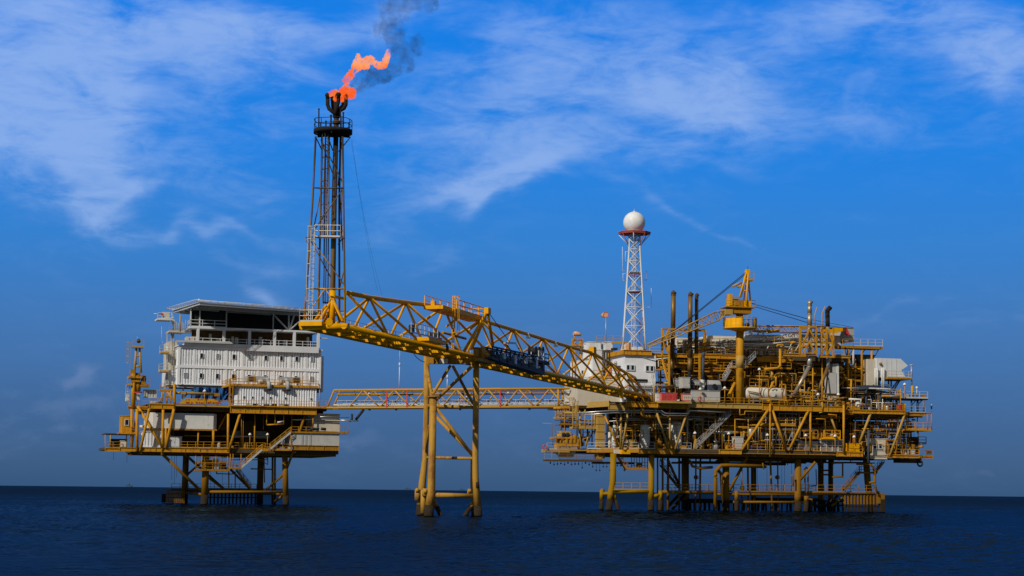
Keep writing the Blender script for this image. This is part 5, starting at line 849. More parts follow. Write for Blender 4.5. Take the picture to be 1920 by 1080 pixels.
for a, b, r, m in [((1252, 862, 4), (1274, 910, 9), .26, 0), ((1401, 857, 2), (1367, 921, 3.6), .27, 0), ((1529, 866, 1), (1501, 899, 2.6), .26, 0), ((1145, 921, 2), (1220, 922, 1), .32, 1), ((1242, 922, 2), (1340, 924, 2), .27, 0), ((1340, 926, 4), (1640, 926, 4), .26, 0), ((1375, 941, 3), (1512, 942, 3), .22, 0),
                   ((1260, 955, 7), (1285, 925, 13), .3, 2), ((1250, 952, 8), (1275, 926, 14), .3, 2), ((1500, 928, 3), (1540, 955, 14), .28, 2), ((1570, 930, 5), (1540, 955, 12), .26, 2), ((1286, 940, 14), (1413, 941, 16), .3, 2), ((1413, 936, 16), (1540, 937, 16), .3, 2), ((1590, 925, 8), (1560, 948, 6), .2, 0)]: tube(RP, 'brace', ['leg_ochre_dim', 'leg_yellow_dim', 'marine_growth'][m], Rf, [a, b], r)
rail(RP, 'sand_yellow', Rf, [(1152, 918, 1.6), (1216, 918.5, 1.2)], 1.25); bx(RP, 'walkway', 'leg_yellow_dim', Rf, 1150, 918, 1217, 919.8, 1.3, 2.4)
bx(RP, 'walkway', 'ochre_dark', Rf, 1242, 921.5, 1640, 923.5, 3.6, 5); rail(RP, 'ochre', Rf, [(1243, 921.8, 3.7), (1440, 922, 3.7)], 1.3); rail(RP, 'ochre', Rf, [(1440, 922, 3.7), (1640, 923, 3.7)], 1.3); rail(RP, 'ochre_dark', Rf, [(1250, 921, 18), (1560, 922, 18)], 1.3)
# pipe loops hanging under the deck
for pts, r in [([(1341, 955, 1.5), (1342, 883, 1.5), (1352, 873, 1.5), (1366, 872.5, 1.5), (1436, 874.5, 1.5)], .36), ([(1355, 938, 2.2), (1352, 888, 2.2), (1343, 878, 2.2)], .3), ([(1292, 862, 3), (1298, 874, 3), (1312, 878, 3), (1336, 876, 3)], .26), ([(1510, 922, 3), (1508.5, 880, 3), (1512, 876, 3), (1515, 880, 3), (1515, 922, 3)], .16), ([(1487, 912, 2), (1487, 893, 2), (1483, 891, 2)], .16),
               ([(1648, 875, 3), (1640, 888, 3), (1640, 905, 3), (1645, 926, 3)], .2), ([(1606, 870, 3), (1634, 871, 3), (1641, 885, 3), (1641, 904, 3), (1630, 905, 3)], .2), ([(1560, 868, 4), (1580, 868, 4), (1580, 894, 4), (1560, 894, 4)], .18), ([(1540, 882, 10), (1557, 882, 10)], .16), ([(1540, 890, 10), (1557, 890, 10)], .16), ([(1390, 880, 2), (1393, 920, 2)], .1), ([(1430, 868, 1), (1432, 880, 1)], .12), ([(1530, 880, 6), (1531, 910, 6), (1520, 912, 6)], .1)]: tube(RP, 'pipe_loop', 'leg_ochre_dim', Rf, pts, r)
for x, y, v in ((1304.5, 895, 6), (1457, 895, 6), (1391, 915, 9), (1341, 892, 1.5)): q = Rf.p(x, y, v); o = part(RP, 'valve', 'ochre_dark', MB().ball(q, .4)); part(o, 'hand_wheel', 'ochre', MB().torus(q + Vector((0, -.55, 0)), .34, .05))
for x in (1420, 1438, 1466, 1471, 1484, 1490): tube(RP, 'hanging_line', 'dark_steel', Rf, [(x, 866, 8), (x + rg.uniform(-.5, .5), rg.uniform(900, 930), 8)], .03, 5)
# under-deck headers seen against the sky
for i in range(16): v = rg.uniform(3, 22); x0 = rg.uniform(1240, 1520); y = rg.uniform(859, 870); tube(RP, 'header_pipe', rg.choice(['leg_ochre_dim', 'ochre_dark', 'soot_brown']), Rf, [(x0, y, v), (x0 + rg.uniform(60, 160), y + .8, v)], rg.uniform(.1, .24))
for i in range(30): v = rg.uniform(3, 22); x0 = rg.uniform(1236, 1610); tube(RP, 'hanger', 'ochre_dark', Rf, [(x0, 852, v), (x0, rg.uniform(860, 874), v)], .09, 6)
# boat landing at the right corner
for x in range(1584, 1660, 6): q = Rf.p(x, 927, 4); part(RP, 'fender_post', 'leg_ochre_dim', MB().bar(Vector((q.x, 4, 1.4)), Vector((q.x, 4, q.z)), .26)); part(RP, 'fender_post', 'marine_growth', MB().bar(Vector((q.x, 4, -2)), Vector((q.x, 4, 1.396)), .3))
for y, m in ((926, 'leg_ochre_dim'), (934, 'leg_ochre_dim'), (942, 'ochre_dark'), (949, 'marine_growth')): bx(RP, 'fender_rail', m, Rf, 1582, y, 1660, y + 1.8, 4.2, 4.5)
bx(RP, 'fender_post', 'leg_ochre_dim', Rf, 1647, 921, 1651, 944, 3.4, 3.9); bx(RP, 'fender_post', 'marine_growth', Rf, 1653, 936, 1660, 962, 3, 4); bx(RP, 'fender_post', 'leg_ochre_dim', Rf, 1654, 926, 1659, 936, 3.05, 3.95)
for x in range(1294, 1584, 9): q = Rf.p(x, 936, 6 + (x * 7 % 9)); part(RP, 'fender_post', 'marine_growth', MB().bar(Vector((q.x, q.y, -2)), Vector((q.x + rg.uniform(-.3, .3), q.y, q.z - rg.uniform(0, .7))), rg.uniform(.2, .5)))
for x0, x1, y, v in ((1290, 1345, 935, 6), (1288, 1345, 938, 12), (1430, 1500, 938, 7), (1520, 1590, 946, 7), (1500, 1585, 938, 12)): bx(RP, 'fender_rail', 'marine_growth', Rf, x0, y, x1, y + 3, v, v + .4)
stair(RP, 'ochre_dark', Rf, (1584, 920, 3), (1615, 884, 3)); stair(RP, 'ochre_dark', Rf, (1641, 888, 4), (1658, 866, 4)); stair(RP, 'ochre_dark', Rf, (1275, 915, 8), (1240, 872, 8))
bx(RP, 'landing', 'ochre_dark', Rf, 1611, 886, 1645, 888, 3, 5); rail(RP, 'ochre_dark', Rf, [(1612, 886, 3.1), (1645, 886.5, 3.1)])
stair(RP, 'ochre', Rf, (1175, 879, 3), (1160, 858, 3)); bx(RP, 'landing', 'ochre', Rf, 1176, 879, 1219, 881.5, 2.8, 5); rail(RP, 'ochre', Rf, [(1177, 879, 2.9), (1218, 879.5, 2.9)])
for x in range(1184, 1216, 5): tube(RP, 'hanger', 'ochre', Rf, [(x, 858, 3), (x, 879, 3)], .07, 6)
bx(RP, 'control_box', 'ochre_dark', Rf, 1196, 868, 1204, 876, 3, 4)
# dark walkway with hanging lines under the left wing
bx(RP, 'walkway', 'soot_brown', Rf, 1021, 862, 1130, 865.5, 5, 6); bx(RP, 'walkway', 'dark_steel', Rf, 1112, 866, 1190, 870, 6, 7); rail(RP, 'galvanised', Rf, [(1021, 862, 5.1), (1048, 862, 5.1)], 1.6); rail(RP, 'ochre_dark', Rf, [(1048, 862, 5.1), (1130, 862, 5.1)], 1.0)
for i in range(24): x = 1032 + i * 6.6; a, b = Rf.p(x, 865 if x < 1120 else 869.5, 5.5), Rf.p(x, (868 if x < 1110 else 873) + rg.choice([0, 2, 3, 9 if x > 1080 else 1]), 5.5); k = part(RP, 'hanging_line', 'dark_steel', MB().sweep([a, b], .04, 5)); part(k, 'shackle', 'dark_steel', MB().ball(b, .17, 8))
# decks
for x0, y0, x1, y1, v, m in [(1198, 841.5, 1266, 851, .0, 'ochre'), (1266, 842, 1349, 850.5, .6, 'ochre'), (1349, 842.5, 1391, 851.5, 0, 'deck_yellow'), (1391, 844, 1570, 852, .5, 'deck_yellow'), (1570, 847.5, 1618, 856, 0, 'deck_yellow'), (1637, 855, 1664, 861, 1.5, 'beige_paint'), (1664, 853, 1724, 858.5, 1, 'deck_yellow'), (1724, 855.5, 1750, 859.5, 2, 'deck_yellow')]: ibeam(RP, 'deck_beam', m, Rf, x0, y0, x1, y1, v)
part(RP, 'deck_beam', 'ochre', ibeam_mb(0, bl, 10, bl + 1.0, 0) if False else MB().hexa([(U(1100, 6), 6, bl), (U(1198), .02, bl), (U(1198) + .4, .4, bl), (U(1100, 6) + .2, 6.5, bl)], [(U(1100, 6), 6, zl), (U(1198), .02, zl), (U(1198) + .4, .4, zl), (U(1100, 6) + .2, 6.5, zl)]))
for x0, x1, y in ((1152, 1170, 842.6), (1166, 1182, 843.2)): bx(RP, 'repaired_plate', 'bright_yellow' if x0 > 1160 else 'beige_paint', Rf, x0, y, x1, y + 8, 2.1 if x0 < 1160 else 1.05, 2.6)
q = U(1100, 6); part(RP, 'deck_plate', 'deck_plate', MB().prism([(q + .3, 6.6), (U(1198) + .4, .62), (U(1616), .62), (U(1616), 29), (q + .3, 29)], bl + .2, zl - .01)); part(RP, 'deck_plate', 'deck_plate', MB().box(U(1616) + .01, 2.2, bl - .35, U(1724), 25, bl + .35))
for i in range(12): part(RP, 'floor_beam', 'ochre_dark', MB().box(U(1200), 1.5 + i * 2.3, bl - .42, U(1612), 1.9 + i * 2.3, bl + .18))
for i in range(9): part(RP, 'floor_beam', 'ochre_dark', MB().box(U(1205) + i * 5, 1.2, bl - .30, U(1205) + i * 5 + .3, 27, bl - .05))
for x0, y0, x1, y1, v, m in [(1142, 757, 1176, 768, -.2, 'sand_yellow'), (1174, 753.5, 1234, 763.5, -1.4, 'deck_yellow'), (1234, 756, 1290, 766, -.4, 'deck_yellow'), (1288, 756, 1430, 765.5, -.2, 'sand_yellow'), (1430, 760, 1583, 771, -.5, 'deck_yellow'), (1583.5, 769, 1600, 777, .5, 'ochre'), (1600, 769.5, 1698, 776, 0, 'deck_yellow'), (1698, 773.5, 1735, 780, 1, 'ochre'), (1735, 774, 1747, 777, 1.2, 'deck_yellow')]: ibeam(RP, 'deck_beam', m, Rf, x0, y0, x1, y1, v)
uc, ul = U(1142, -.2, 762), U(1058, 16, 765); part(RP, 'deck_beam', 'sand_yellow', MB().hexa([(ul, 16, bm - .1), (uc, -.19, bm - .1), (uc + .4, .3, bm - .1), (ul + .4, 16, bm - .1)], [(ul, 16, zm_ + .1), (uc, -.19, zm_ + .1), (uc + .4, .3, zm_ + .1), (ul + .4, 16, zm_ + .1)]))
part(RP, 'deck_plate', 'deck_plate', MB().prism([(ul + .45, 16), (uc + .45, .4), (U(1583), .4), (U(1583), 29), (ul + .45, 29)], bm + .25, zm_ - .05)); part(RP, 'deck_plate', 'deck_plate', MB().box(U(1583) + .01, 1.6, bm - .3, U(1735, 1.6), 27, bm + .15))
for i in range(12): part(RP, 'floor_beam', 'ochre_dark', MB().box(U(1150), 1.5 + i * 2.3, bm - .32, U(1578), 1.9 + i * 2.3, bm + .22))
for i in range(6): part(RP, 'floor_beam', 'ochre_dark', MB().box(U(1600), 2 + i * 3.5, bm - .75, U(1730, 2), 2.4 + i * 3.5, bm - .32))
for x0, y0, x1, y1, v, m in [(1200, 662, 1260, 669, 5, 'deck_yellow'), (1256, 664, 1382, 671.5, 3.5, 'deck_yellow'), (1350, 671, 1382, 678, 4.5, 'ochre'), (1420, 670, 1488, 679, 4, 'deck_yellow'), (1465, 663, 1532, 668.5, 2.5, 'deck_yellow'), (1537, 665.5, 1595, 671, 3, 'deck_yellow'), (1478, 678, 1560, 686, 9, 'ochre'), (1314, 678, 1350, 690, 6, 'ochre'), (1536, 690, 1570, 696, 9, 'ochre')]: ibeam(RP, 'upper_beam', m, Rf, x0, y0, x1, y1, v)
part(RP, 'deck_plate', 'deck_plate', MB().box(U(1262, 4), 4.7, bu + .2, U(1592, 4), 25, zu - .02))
for i in range(7): part(RP, 'floor_beam', 'ochre_dark', MB().box(U(1262, 4), 5.5 + i * 2.8, bu - .5, U(1590, 4), 5.9 + i * 2.8, bu + .18))
# columns and slanting braces
for pts, r, m in [([(1291, 765, -.1), (1266, 842, .2)], .27, 1), ([(1179, 764, -.6), (1167, 840, .6)], .26, 1), ([(1164.3, 768, 1), (1164.3, 839, 1.6)], .26, 1), ([(1134, 780, 2), (1160, 838, 1.8)], .25, 0), ([(1228, 764, -.5), (1253.5, 841, .3)], .26, 1), ([(1256, 766, .8), (1256, 842, .8)], .24, 1), ([(1440, 769, -.4), (1391, 843.5, .2)], .36, 0), ([(1444, 757, -.7), (1444, 856, -.1)], .24, 0), ([(1448, 769, -.3), (1474.5, 845, .4)], .32, 0), ([(1515.5, 770, -.3), (1479, 845, .3)], .33, 0), ([(1519.5, 770, -.2), (1519.5, 845, .4)], .26, 0), ([(1557, 779, .6), (1569, 812, .6)], .26, 1), ([(1582, 759, -.6), (1582, 849, -.1)], .3, 0), ([(1632.5, 775, .3), (1612, 829, .5)], .33, 1), ([(1697.5, 774, .3), (1668, 855, 1)], .30, 1), ([(1697, 757, .2), (1697, 778, .2)], .2, 0)]:
    tube(RP, 'column', ['deck_yellow', 'sand_yellow'][m], Rf, pts, r * .74, 12)
bx(RP, 'box_column', 'sand_yellow', Rf, 1120, 774, 1134, 860, 5.5, 6.9); mb = MB(); u0, z0, u1, z1 = rect(Rf, 1120, 774, 1134, 860, 5.5)
for i in range(6): z = z0 + (z1 - z0) * (i + .5) / 6; mb.box(u0 - .03, 5.46, z - .05, u1 + .03, 6.94, z + .05)
part(RP, 'column_band', 'ochre_dark', mb)
for x, v in ((1430, 6), (1480, 7), (1290, 8), (1350, 7), (1400, 8), (1545, 7), (1590, 6), (1500, 10), (1536, 10), (1370, 9)): q0, q1 = Rf.p(x, 760, v), Rf.p(x, 680, v); part(RP, 'column', 'ochre', MB().box(q0.x - .28, v, zm_, q0.x + .28, v + .6, bu + .19))
for x, v in ((1300, 9), (1340, 12), (1380, 9), (1425, 10), (1470, 9), (1500, 12), (1540, 10), (1590, 11), (1210, 11), (1240, 14)): q0 = Rf.p(x, 800, v); part(RP, 'column', 'ochre_dark', MB().box(q0.x - .3, v, zl, q0.x + .3, v + .6, bm + .2))
for a, b, r in [((1461, 690, 4.5), (1440, 740, 4), .3), ((1458, 676, 5), (1434, 728, 5), .28), ((1470, 700, 6), (1500, 735, 6), .22), ((1575, 690, 5), (1600, 735, 5), .2), ((1590, 706, 5), (1567, 730, 5), .16), ((1315, 690, 5.5), (1338, 712, 5.5), .22)]: tube(RP, 'brace', 'deck_yellow', Rf, [a, b], r)
# dark panels put in at the back to stand for shade in the bays
for x0, y0, x1, y1, v, m in [(1142, 772, 1290, 838, 19, 'interior_shade'), (1290, 770, 1440, 838, 17, 'interior_shade'), (1440, 772, 1600, 840, 18, 'interior_shade'), (1600, 790, 1640, 840, 15, 'interior_shade'), (1260, 690, 1420, 757, 19, 'interior_shade'), (1420, 682, 1590, 757, 18, 'interior_shade'), (1585, 690, 1650, 757, 14, 'interior_shade'), (1270, 640, 1500, 666, 20, 'interior_shade')]: bx(RP, 'fill_panel', m, Rf, x0, y0, x1, y1, v, v + .3)
# ------- pipework: runs, risers, valves and trays filling the bays
CNT = {}
def pw(name, m, mb, parent=None):
    if name in CNT and CNT[name] >= 95: LEFT.setdefault(m, MB()).add(mb.v, mb.f, mb.s); return None
    CNT[name] = CNT.get(name, 0) + 1; return part(RP, name, m, mb)
LEFT = {}
def jungle(xa, xb, z0, z1, va, vb, n, pal, seed, rmax=.2):
    g = random.Random(seed); ua, ub = U(xa, va), U(xb, va)
    for i in range(n):
        u, v, m = g.uniform(ua, ub), g.uniform(va, vb), g.choice(pal); r = g.choice([.05, .07, .09, .12, .16, rmax]); k = g.random(); zt = z0 + (z1 - z0) * g.uniform(.35, 1)
        if k < .30: pw('riser_pipe', m, MB().sweep([(u, v, z0), (u, v, zt)] + ([(u + g.uniform(-3, 3), v, zt)] if g.random() < .5 else []), r, 7))
        elif k < .58: z = z0 + (z1 - z0) * g.uniform(.25, 1); l = g.uniform(2, 9); pw('pipe_run', m, MB().sweep([(u, v, z), (min(ub, u + l), v, z)] + ([(min(ub, u + l), v, z - g.uniform(.6, 2.2))] if g.random() < .5 else []), r, 7))
        elif k < .68: h = g.uniform(.8, 2.4); pw('process_pot', m, MB().vessel((u, v, z0), g.uniform(.25, .6), h, n=12))
        elif k < .78: z = z0 + (z1 - z0) * g.uniform(.5, .95); l = g.uniform(3, 8); pw('cable_tray', g.choice(['galvanised', 'ochre_dark', m]), MB().box(u, v, z, min(ub, u + l), v + .5, z + .12))
        elif k < .90: h = g.uniform(.5, 1.6); w = g.uniform(.4, 1.6); pw('instrument_box', m, MB().box(u, v, z0, u + w, v + .8, z0 + h).box(u - .06, v - .06, z0 + h, u + w + .06, v + .86, z0 + h + .06))
        else: z = z0 + g.uniform(.6, 1.6); pw('valve', m, MB().sweep([(u - .5, v, z), (u + .5, v, z)], .12, 8).ball((u, v, z), .26, 8).sweep([(u, v, z), (u, v, z + .6)], .05, 6).torus((u, v, z + .6), .26, .035, 'z', 12, 4))
Yp = ['deck_yellow', 'ochre', 'ochre', 'sand_yellow', 'bright_yellow', 'ochre_dark']; Gp = ['ochre', 'ochre_dark', 'galvanised', 'tank_white', 'dark_steel', 'grey_paint', 'deck_yellow']
jungle(1150, 1300, zl, bm, 2.5, 14, 95, Gp, 1); jungle(1300, 1440, zl, bm, 3, 14, 90, ['ochre', 'ochre_dark', 'ochre_dark', 'dark_steel', 'galvanised'], 2); jungle(1395, 1600, zl, bm, 1.8, 14, 150, ['ochre', 'deck_yellow', 'galvanised', 'ochre_dark', 'grey_paint', 'sand_yellow'], 3)
jungle(1600, 1720, zl - .5, bm - .8, 4, 15, 60, ['ochre_dark', 'dark_steel', 'ochre', 'slate_steel'], 4); jungle(1262, 1420, zm_, bu, 5, 16, 80, Yp + ['galvanised'], 5); jungle(1395, 1590, zm_, bu, 4, 16, 130, Yp + ['galvanised', 'tank_white'], 6, .28); jungle(1470, 1585, zm_, zm_ + 2.6, .6, 4, 60, Yp, 7, .14); jungle(1390, 1480, zm_, zm_ + 1.2, .2, .9, 5, Yp, 8, .07)
jungle(1590, 1690, zm_ - .8, zm_ + 5, 3, 12, 75, ['slate_steel', 'galvanised', 'tank_white', 'ochre', 'dark_steel', 'deck_yellow'], 9); jungle(1590, 1650, zm_ + 4.5, zu, 5, 12, 40, Yp, 10); jungle(1275, 1500, zu, zu + 2.2, 6, 14, 60, ['galvanised', 'tank_white', 'sand_yellow', 'tank_cream', 'ochre'], 12); jungle(1232, 1275, zm_, zu, 6, 12, 40, ['tank_white', 'ochre', 'galvanised', 'deck_yellow'], 13); jungle(1045, 1118, zl + .5, bm, 8, 14, 45, ['sand_yellow', 'ochre', 'ochre_dark', 'deck_yellow'], 14)
jungle(1300, 1440, zl, bm, 1.6, 8, 90, ['ochre', 'deck_yellow', 'ochre', 'galvanised', 'sand_yellow'], 22, .26); jungle(1150, 1300, zl, bm, 1.8, 7, 60, ['ochre', 'deck_yellow', 'tank_white', 'galvanised', 'sand_yellow'], 23); jungle(1395, 1590, zm_ + 1.5, bu, 3.8, 8, 90, Yp, 24, .26); jungle(1395, 1580, zl + 2.5, bm, 1, 6, 90, ['ochre', 'deck_yellow', 'sand_yellow', 'galvanised'], 25); jungle(1600, 1735, zl, bm - .8, 1.5, 8, 60, ['ochre', 'ochre_dark', 'deck_yellow', 'slate_steel'], 26); jungle(1590, 1690, zm_ - .8, zm_ + 4, 1.5, 5, 50, ['galvanised', 'tank_white', 'ochre', 'deck_yellow'], 27); jungle(1262, 1400, zm_ + 1, bu, 4, 8, 50, Yp, 28)
for k, (xa, xb, z0, z1) in enumerate(((1395, 1580, zl, bm), (1290, 1440, zl, bm), (1150, 1290, zl, bm), (1395, 1585, zm_, bu), (1262, 1400, zm_ + 1.5, bu), (1600, 1725, zl, bm - .8))):
    g = random.Random(60 + k); ua, ub = U(xa, .8), U(xb, .8)
    for i in range(46):
        u, v = g.uniform(ua, ub), g.uniform(3.9 if k in (3, 4) else .9, 6 if k in (3, 4) else 5); m = g.choice(['ochre', 'deck_yellow', 'sand_yellow', 'galvanised', 'deck_yellow']); r = g.choice([.04, .05, .06, .08])
        if i % 2: a, b = sorted((g.uniform(z0, z1), g.uniform(z0, z1))); pw('small_pipe', m, MB().sweep([(u, v, a), (u, v, b + .5)] + ([(u + g.uniform(-2, 2), v, b + .5)] if i % 4 == 1 else []), r, 6))
        else: z = g.uniform(z0 + 1, z1); l = g.uniform(1.5, 6); pw('small_pipe', m, MB().sweep([(u, v, z), (min(ub, u + l), v, z)] + ([(min(ub, u + l), v, z - 1.2)] if i % 3 else []), r, 6))
    for i in range(12): u, v = g.uniform(ua, ub), g.uniform(3, 6); z = g.uniform(z0 + 2, z1 - .5); w = g.uniform(3, 7); pw('access_floor', 'ochre', MB().box(u, v, z, min(ub, u + w), v + 1, z + .12)); pw('access_rail', 'deck_yellow', rail_mb([(u, v, z + .12), (min(ub, u + w), v, z + .12)], 1.1, .04)) if min(ub, u + w) - u > 1 else None
for m, mb in LEFT.items(): part(RP, 'small_pipework', m, mb, kind='stuff')
# bigger pipe runs one can follow in the photograph
for pts, r, m in [([(1085, 774, .5), (1140, 770.5, -.5), (1200, 769.5, -.6), (1240, 770, -.6), (1247, 775, -.6), (1288, 775.5, -.6), (1294, 770, -.6), (1360, 773, 0)], .12, 'pipe_steel'), ([(1095, 778, .5), (1150, 774, -.4), (1200, 773.2, -.4), (1238, 773, -.4), (1245, 779, -.4), (1286, 779, -.4), (1293, 774, -.4)], .11, 'pipe_steel'), ([(1142, 790, 2), (1172, 788, 2), (1215, 788, 2)], .1, 'galvanised'),
                  ([(1204, 752, -.8), (1204, 776, -.8), (1209, 781, -.8), (1246, 781.5, .6), (1290, 783, 2)], .30, 'ochre'), ([(1189, 764, -.6), (1189, 780, -.6)], .16, 'deck_yellow'), ([(1184, 764, -.5), (1184, 781, -.5)], .12, 'sand_yellow'), ([(1225, 789, .2), (1225, 801, .2), (1217, 802, .2)], .11, 'deck_yellow'), ([(1229, 786, .4), (1229, 804, .4), (1221, 807, .4)], .12, 'ochre'), ([(1224.5, 788, .1), (1224.5, 758, .1), (1218, 755.5, .1), (1209, 757, .1)], .05, 'dark_steel'), ([(1282, 814.5, 1.2), (1288, 814.5, 1.2), (1288, 841, 1.2)], .12, 'deck_yellow'),
                  ([(1387, 766, -.1), (1387, 778, -.1), (1396, 777, -.1), (1397, 771, -.1), (1432, 772, -.1)], .09, 'deck_yellow'), ([(1378, 786, 1.4), (1412, 788, 1.4)], .10, 'ochre'), ([(1378, 842, 1.2), (1378, 786, 1.2)], .10, 'deck_yellow'), ([(1403, 842, 1.2), (1403, 786, 1.2)], .08, 'sand_yellow'), ([(1411, 788, 1.2), (1411, 768, 1.2)], .16, 'ochre'), ([(1417, 782, 1), (1417, 768, 1)], .14, 'ochre'), ([(1530, 785, .3), (1547, 785.5, .3), (1548, 808, .3)], .08, 'deck_yellow'), ([(1553, 777, -.2), (1568, 778, -.2), (1568, 783, -.2)], .1, 'deck_yellow'), ([(1542, 754, -.5), (1542, 773, -.5), (1536, 774, -.5)], .09, 'sand_yellow'), ([(1500, 790, .5), (1500, 783, .5), (1506, 783, .5), (1506, 788, .5)], .08, 'deck_yellow'),
                  ([(1541.5, 690, 1), (1541.5, 772, -.6)], .12, 'deck_yellow'), ([(1524, 690, 1.4), (1524, 756, .2)], .12, 'deck_yellow'), ([(1463, 654, 2.5), (1463, 686, 2.5), (1458, 690.5, 2.5), (1433, 692, 2.5)], .26, 'deck_yellow'), ([(1456, 650, 2.4), (1459, 647, 2.4), (1467, 647, 2.4), (1470, 650, 2.4)], .22, 'deck_yellow'), ([(1475, 702, 3.5), (1455, 702.5, 3.5)], .14, 'deck_yellow'), ([(1455, 703, 3.5), (1455, 724, 3.5)], .18, 'deck_yellow'), ([(1376, 755, 1), (1367, 740, 1), (1378, 718, 2)], .3, 'deck_yellow'), ([(1420, 712, 1.2), (1440, 711, 1.2), (1441, 750, 1.2)], .1, 'deck_yellow'), ([(1445, 728, 1), (1447, 724, 1), (1452, 724, 1), (1453, 728, 1)], .12, 'deck_yellow'), ([(1462, 726, 1.2), (1463, 721, 1.2), (1472, 721, 1.2), (1473, 726, 1.2), (1473, 755, 1.2)], .16, 'deck_yellow'),
                  ([(1226, 754, 0), (1226, 726, 0), (1229, 722.5, 0), (1262, 723.5, 0)], .16, 'sand_yellow'), ([(1233, 732, .4), (1236, 727, .4), (1262, 726, .4)], .18, 'deck_yellow'), ([(1236, 726, .5), (1236, 736, .5)], .2, 'deck_yellow'), ([(1269, 678, 5), (1283, 678, 5), (1283, 706, 5)], .2, 'deck_yellow'), ([(1280, 672, 6), (1280, 707, 6)], .2, 'sand_yellow'), ([(1230, 674, 7), (1258, 671, 7)], .16, 'tank_white'), ([(1230, 690, 6), (1262, 687, 6)], .22, 'deck_yellow'), ([(1229, 694, 5), (1262, 690, 5)], .18, 'ochre'), ([(1329, 694, 3.5), (1347, 692, 3.5)], .1, 'red_paint'), ([(1590, 712, 3), (1602, 712, 3)], .12, 'deck_yellow'), ([(1596, 712, 3), (1596, 745, 3)], .18, 'deck_yellow'), ([(1480, 734, .8), (1498, 734, .8)], .1, 'deck_yellow'), ([(1499, 735, .6), (1520, 735, .6), (1520, 752, .6)], .1, 'deck_yellow')]:
    tube(RP, 'pipe', m, Rf, pts, r, 9)
# railings
for pts, m in [([(1102, 842, 5.6), (1130, 841.5, 4.2), (1197, 841.3, .2)], 'light_grey'), ([(1198, 841.3, .1), (1228, 841.8, .1)], 'galvanised'), ([(1272, 842, .7), (1296, 842.3, .7)], 'grey_paint'), ([(1360, 842.5, .1), (1392, 843.5, .1)], 'deck_yellow'), ([(1404, 844, .6), (1498, 845.5, .6)], 'deck_yellow'), ([(1498, 845.5, .6), (1617, 848.5, .1)], 'deck_yellow'), ([(1665, 853, 1.1), (1723, 854.5, 1.1)], 'deck_yellow'), ([(1724, 855.5, 2.1), (1750, 856, 2.1)], 'ochre'), ([(1298, 756.5, -.1), (1360, 757.5, -.1)], 'sand_yellow'), ([(1360, 757.5, -.1), (1430, 758.5, -.1)], 'deck_yellow'), ([(1430, 760.5, -.4), (1582, 764, -.4)], 'deck_yellow'), ([(1586, 769, .1), (1697, 771, .1)], 'ochre'), ([(1698, 773.5, 1.1), (1735, 774, 1.1)], 'grey_paint'),
               ([(1360, 664, 4), (1381, 665, 4)], 'ochre'), ([(1430, 669.5, 4.1), (1470, 670, 4.1)], 'sand_yellow'), ([(1472, 663.5, 2.6), (1499, 663.8, 2.6)], 'deck_yellow'), ([(1310, 664, 4), (1352, 664.5, 4)], 'ochre'), ([(1564, 666, 3.1), (1583, 666, 3.1)], 'sand_yellow'), ([(1218, 663, 5.1), (1242, 663, 5.1)], 'beige_paint'), ([(1063, 760, 14), (1095, 759, 9)], 'sand_yellow')]: rail(RP, m, Rf, pts)
rail(RP, 'deck_yellow', Rf, [(1580, 764, -.4), (1583, 764, -.4), (1583, 764, 1.6)])
stair(RP, 'galvanised', Rf, (1303.5, 841.5, 1.3), (1370, 777, 1.3)); stair(RP, 'galvanised', Rf, (1358, 714, 2), (1373, 689, 2)); stair(RP, 'galvanised', Rf, (1397, 687, 2), (1417, 668, 2)); bx(RP, 'landing', 'deck_yellow', Rf, 1371, 687.5, 1398, 690.5, 1.2, 3); rail(RP, 'galvanised', Rf, [(1372, 687.8, 1.3), (1380, 687.8, 1.3)]); rail(RP, 'galvanised', Rf, [(1394, 687.8, 1.3), (1398, 687.8, 1.3)])
rail(RP, 'galvanised', Rf, [(1406, 668, 3), (1416, 668, 3)], 1.8); stair(RP, 'ochre', Rf, (1422, 728, 4), (1437, 690, 4)); stair(RP, 'deck_yellow', Rf, (1088, 841, 7), (1076, 823, 7)); stair(RP, 'grey_paint', Rf, (1085, 760, 12), (1104, 733, 12))
# small hung platforms
for x0, x1, y0, y1, v0, v1, m, h in [(1428, 1492, 795, 798.5, .6, 3, 'deck_yellow', 1.2), (1507, 1534, 820.5, 822.5, .2, 2.4, 'deck_yellow', 1.35), (1544, 1576, 820.5, 823.5, .2, 2.4, 'bright_yellow', 1.35), (1073, 1118, 800, 804, 6.2, 8, 'sand_yellow', 1.25), (1699, 1747, 804.5, 807.5, 1, 4, 'deck_yellow', 1.2), (1722, 1737, 831, 833, 3, 6, 'soot_brown', 1.2), (1700, 1722, 834, 836, 4, 6, 'soot_brown', 1.0), (1655, 1695, 808.5, 811, 3, 5, 'ochre_dark', .1), (1657, 1664, 819, 821, 5, 7, 'soot_brown', 1.2)]:
    bx(RP, 'hung_platform', m, Rf, x0, y0, x1, y1, v0, v1); h and rail(RP, m, Rf, [(x0 + .5, y0, v0 + .1), (x1 - .5, y0, v0 + .1)], h, r=.055)
